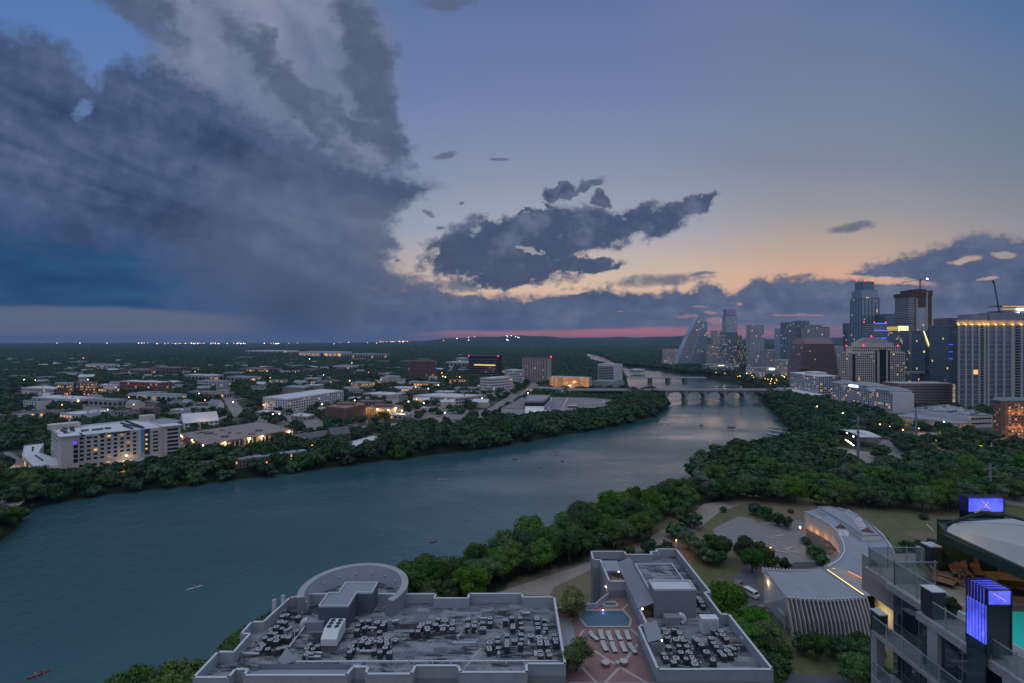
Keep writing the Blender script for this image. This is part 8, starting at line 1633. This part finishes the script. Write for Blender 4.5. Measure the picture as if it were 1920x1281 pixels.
pts = np.array(pts, dtype=np.float32)
def woodland(pts):
    me = bpy.data.meshes.new('woodland'); me.vertices.add(len(pts)); me.vertices.foreach_set('co', pts[:, :3].ravel())
    a = me.attributes.new('wide', 'FLOAT', 'POINT'); a.data.foreach_set('value', np.ascontiguousarray(pts[:, 4])); a = me.attributes.new('tall', 'FLOAT', 'POINT'); a.data.foreach_set('value', np.ascontiguousarray(pts[:, 3])); a = me.attributes.new('turn', 'FLOAT', 'POINT'); a.data.foreach_set('value', np.ascontiguousarray(pts[:, 5]))
    o = bpy.data.objects.new('woodland', me); COL.objects.link(o); o['kind'] = 'stuff'
    ng = bpy.data.node_groups.new('woodland_scatter', 'GeometryNodeTree'); ng.interface.new_socket('Geometry', in_out='INPUT', socket_type='NodeSocketGeometry'); ng.interface.new_socket('Geometry', in_out='OUTPUT', socket_type='NodeSocketGeometry')
    N = ng.nodes; gi = N.new('NodeGroupInput'); go = N.new('NodeGroupOutput'); ip = N.new('GeometryNodeInstanceOnPoints'); ci = N.new('GeometryNodeCollectionInfo'); ci.inputs['Collection'].default_value = FAR_COL; ci.inputs['Separate Children'].default_value = True; ci.inputs['Reset Children'].default_value = True
    def att(nm): n = N.new('GeometryNodeInputNamedAttribute'); n.data_type = 'FLOAT'; n.inputs['Name'].default_value = nm; return n.outputs['Attribute']
    cs = N.new('ShaderNodeCombineXYZ'); ng.links.new(att('wide'), cs.inputs[0]); ng.links.new(att('wide'), cs.inputs[1]); ng.links.new(att('tall'), cs.inputs[2])
    cr_ = N.new('ShaderNodeCombineXYZ'); mu = N.new('ShaderNodeMath'); mu.operation = 'MULTIPLY'; mu.inputs[1].default_value = 628.0; ng.links.new(att('turn'), mu.inputs[0]); ng.links.new(mu.outputs[0], cr_.inputs[2])
    m4 = N.new('ShaderNodeMath'); m4.operation = 'MULTIPLY'; m4.inputs[1].default_value = 3.999; ng.links.new(att('turn'), m4.inputs[0]); fl = N.new('ShaderNodeMath'); fl.operation = 'FLOOR'; ng.links.new(m4.outputs[0], fl.inputs[0])
    ng.links.new(gi.outputs[0], ip.inputs['Points']); ng.links.new(ci.outputs[0], ip.inputs['Instance']); ip.inputs['Pick Instance'].default_value = True; ng.links.new(fl.outputs[0], ip.inputs['Instance Index'])
    ng.links.new(cr_.outputs[0], ip.inputs['Rotation']); ng.links.new(cs.outputs[0], ip.inputs['Scale']); ng.links.new(ip.outputs[0], go.inputs[0])
    md = o.modifiers.new('scatter', 'NODES'); md.node_group = ng
woodland(pts)
print('trees', NTREE, 'woodland', len(pts), 'placed ac', len(placed))
# ---------------------------------------------------------------- haze
def build_haze():
    m = bpy.data.materials.new('haze'); m.use_nodes = True; nt = m.node_tree; nt.nodes.clear()
    v = nt.nodes.new('ShaderNodeVolumePrincipled'); v.inputs['Color'].default_value = (0.40, 0.58, 0.92, 1); v.inputs['Density'].default_value = HAZE; v.inputs['Anisotropy'].default_value = 0.2
    o_ = nt.nodes.new('ShaderNodeOutputMaterial'); nt.links.new(v.outputs[0], o_.inputs['Volume'])
    mb = MB(); mb.prism([(-45000, -45000), (45000, -45000), (45000, 45000), (-45000, 45000)], -4.5, 420, bottom=True)
    o = mb.build('haze', m); o['kind'] = 'stuff'
HAZE = 4.6e-5
build_haze()
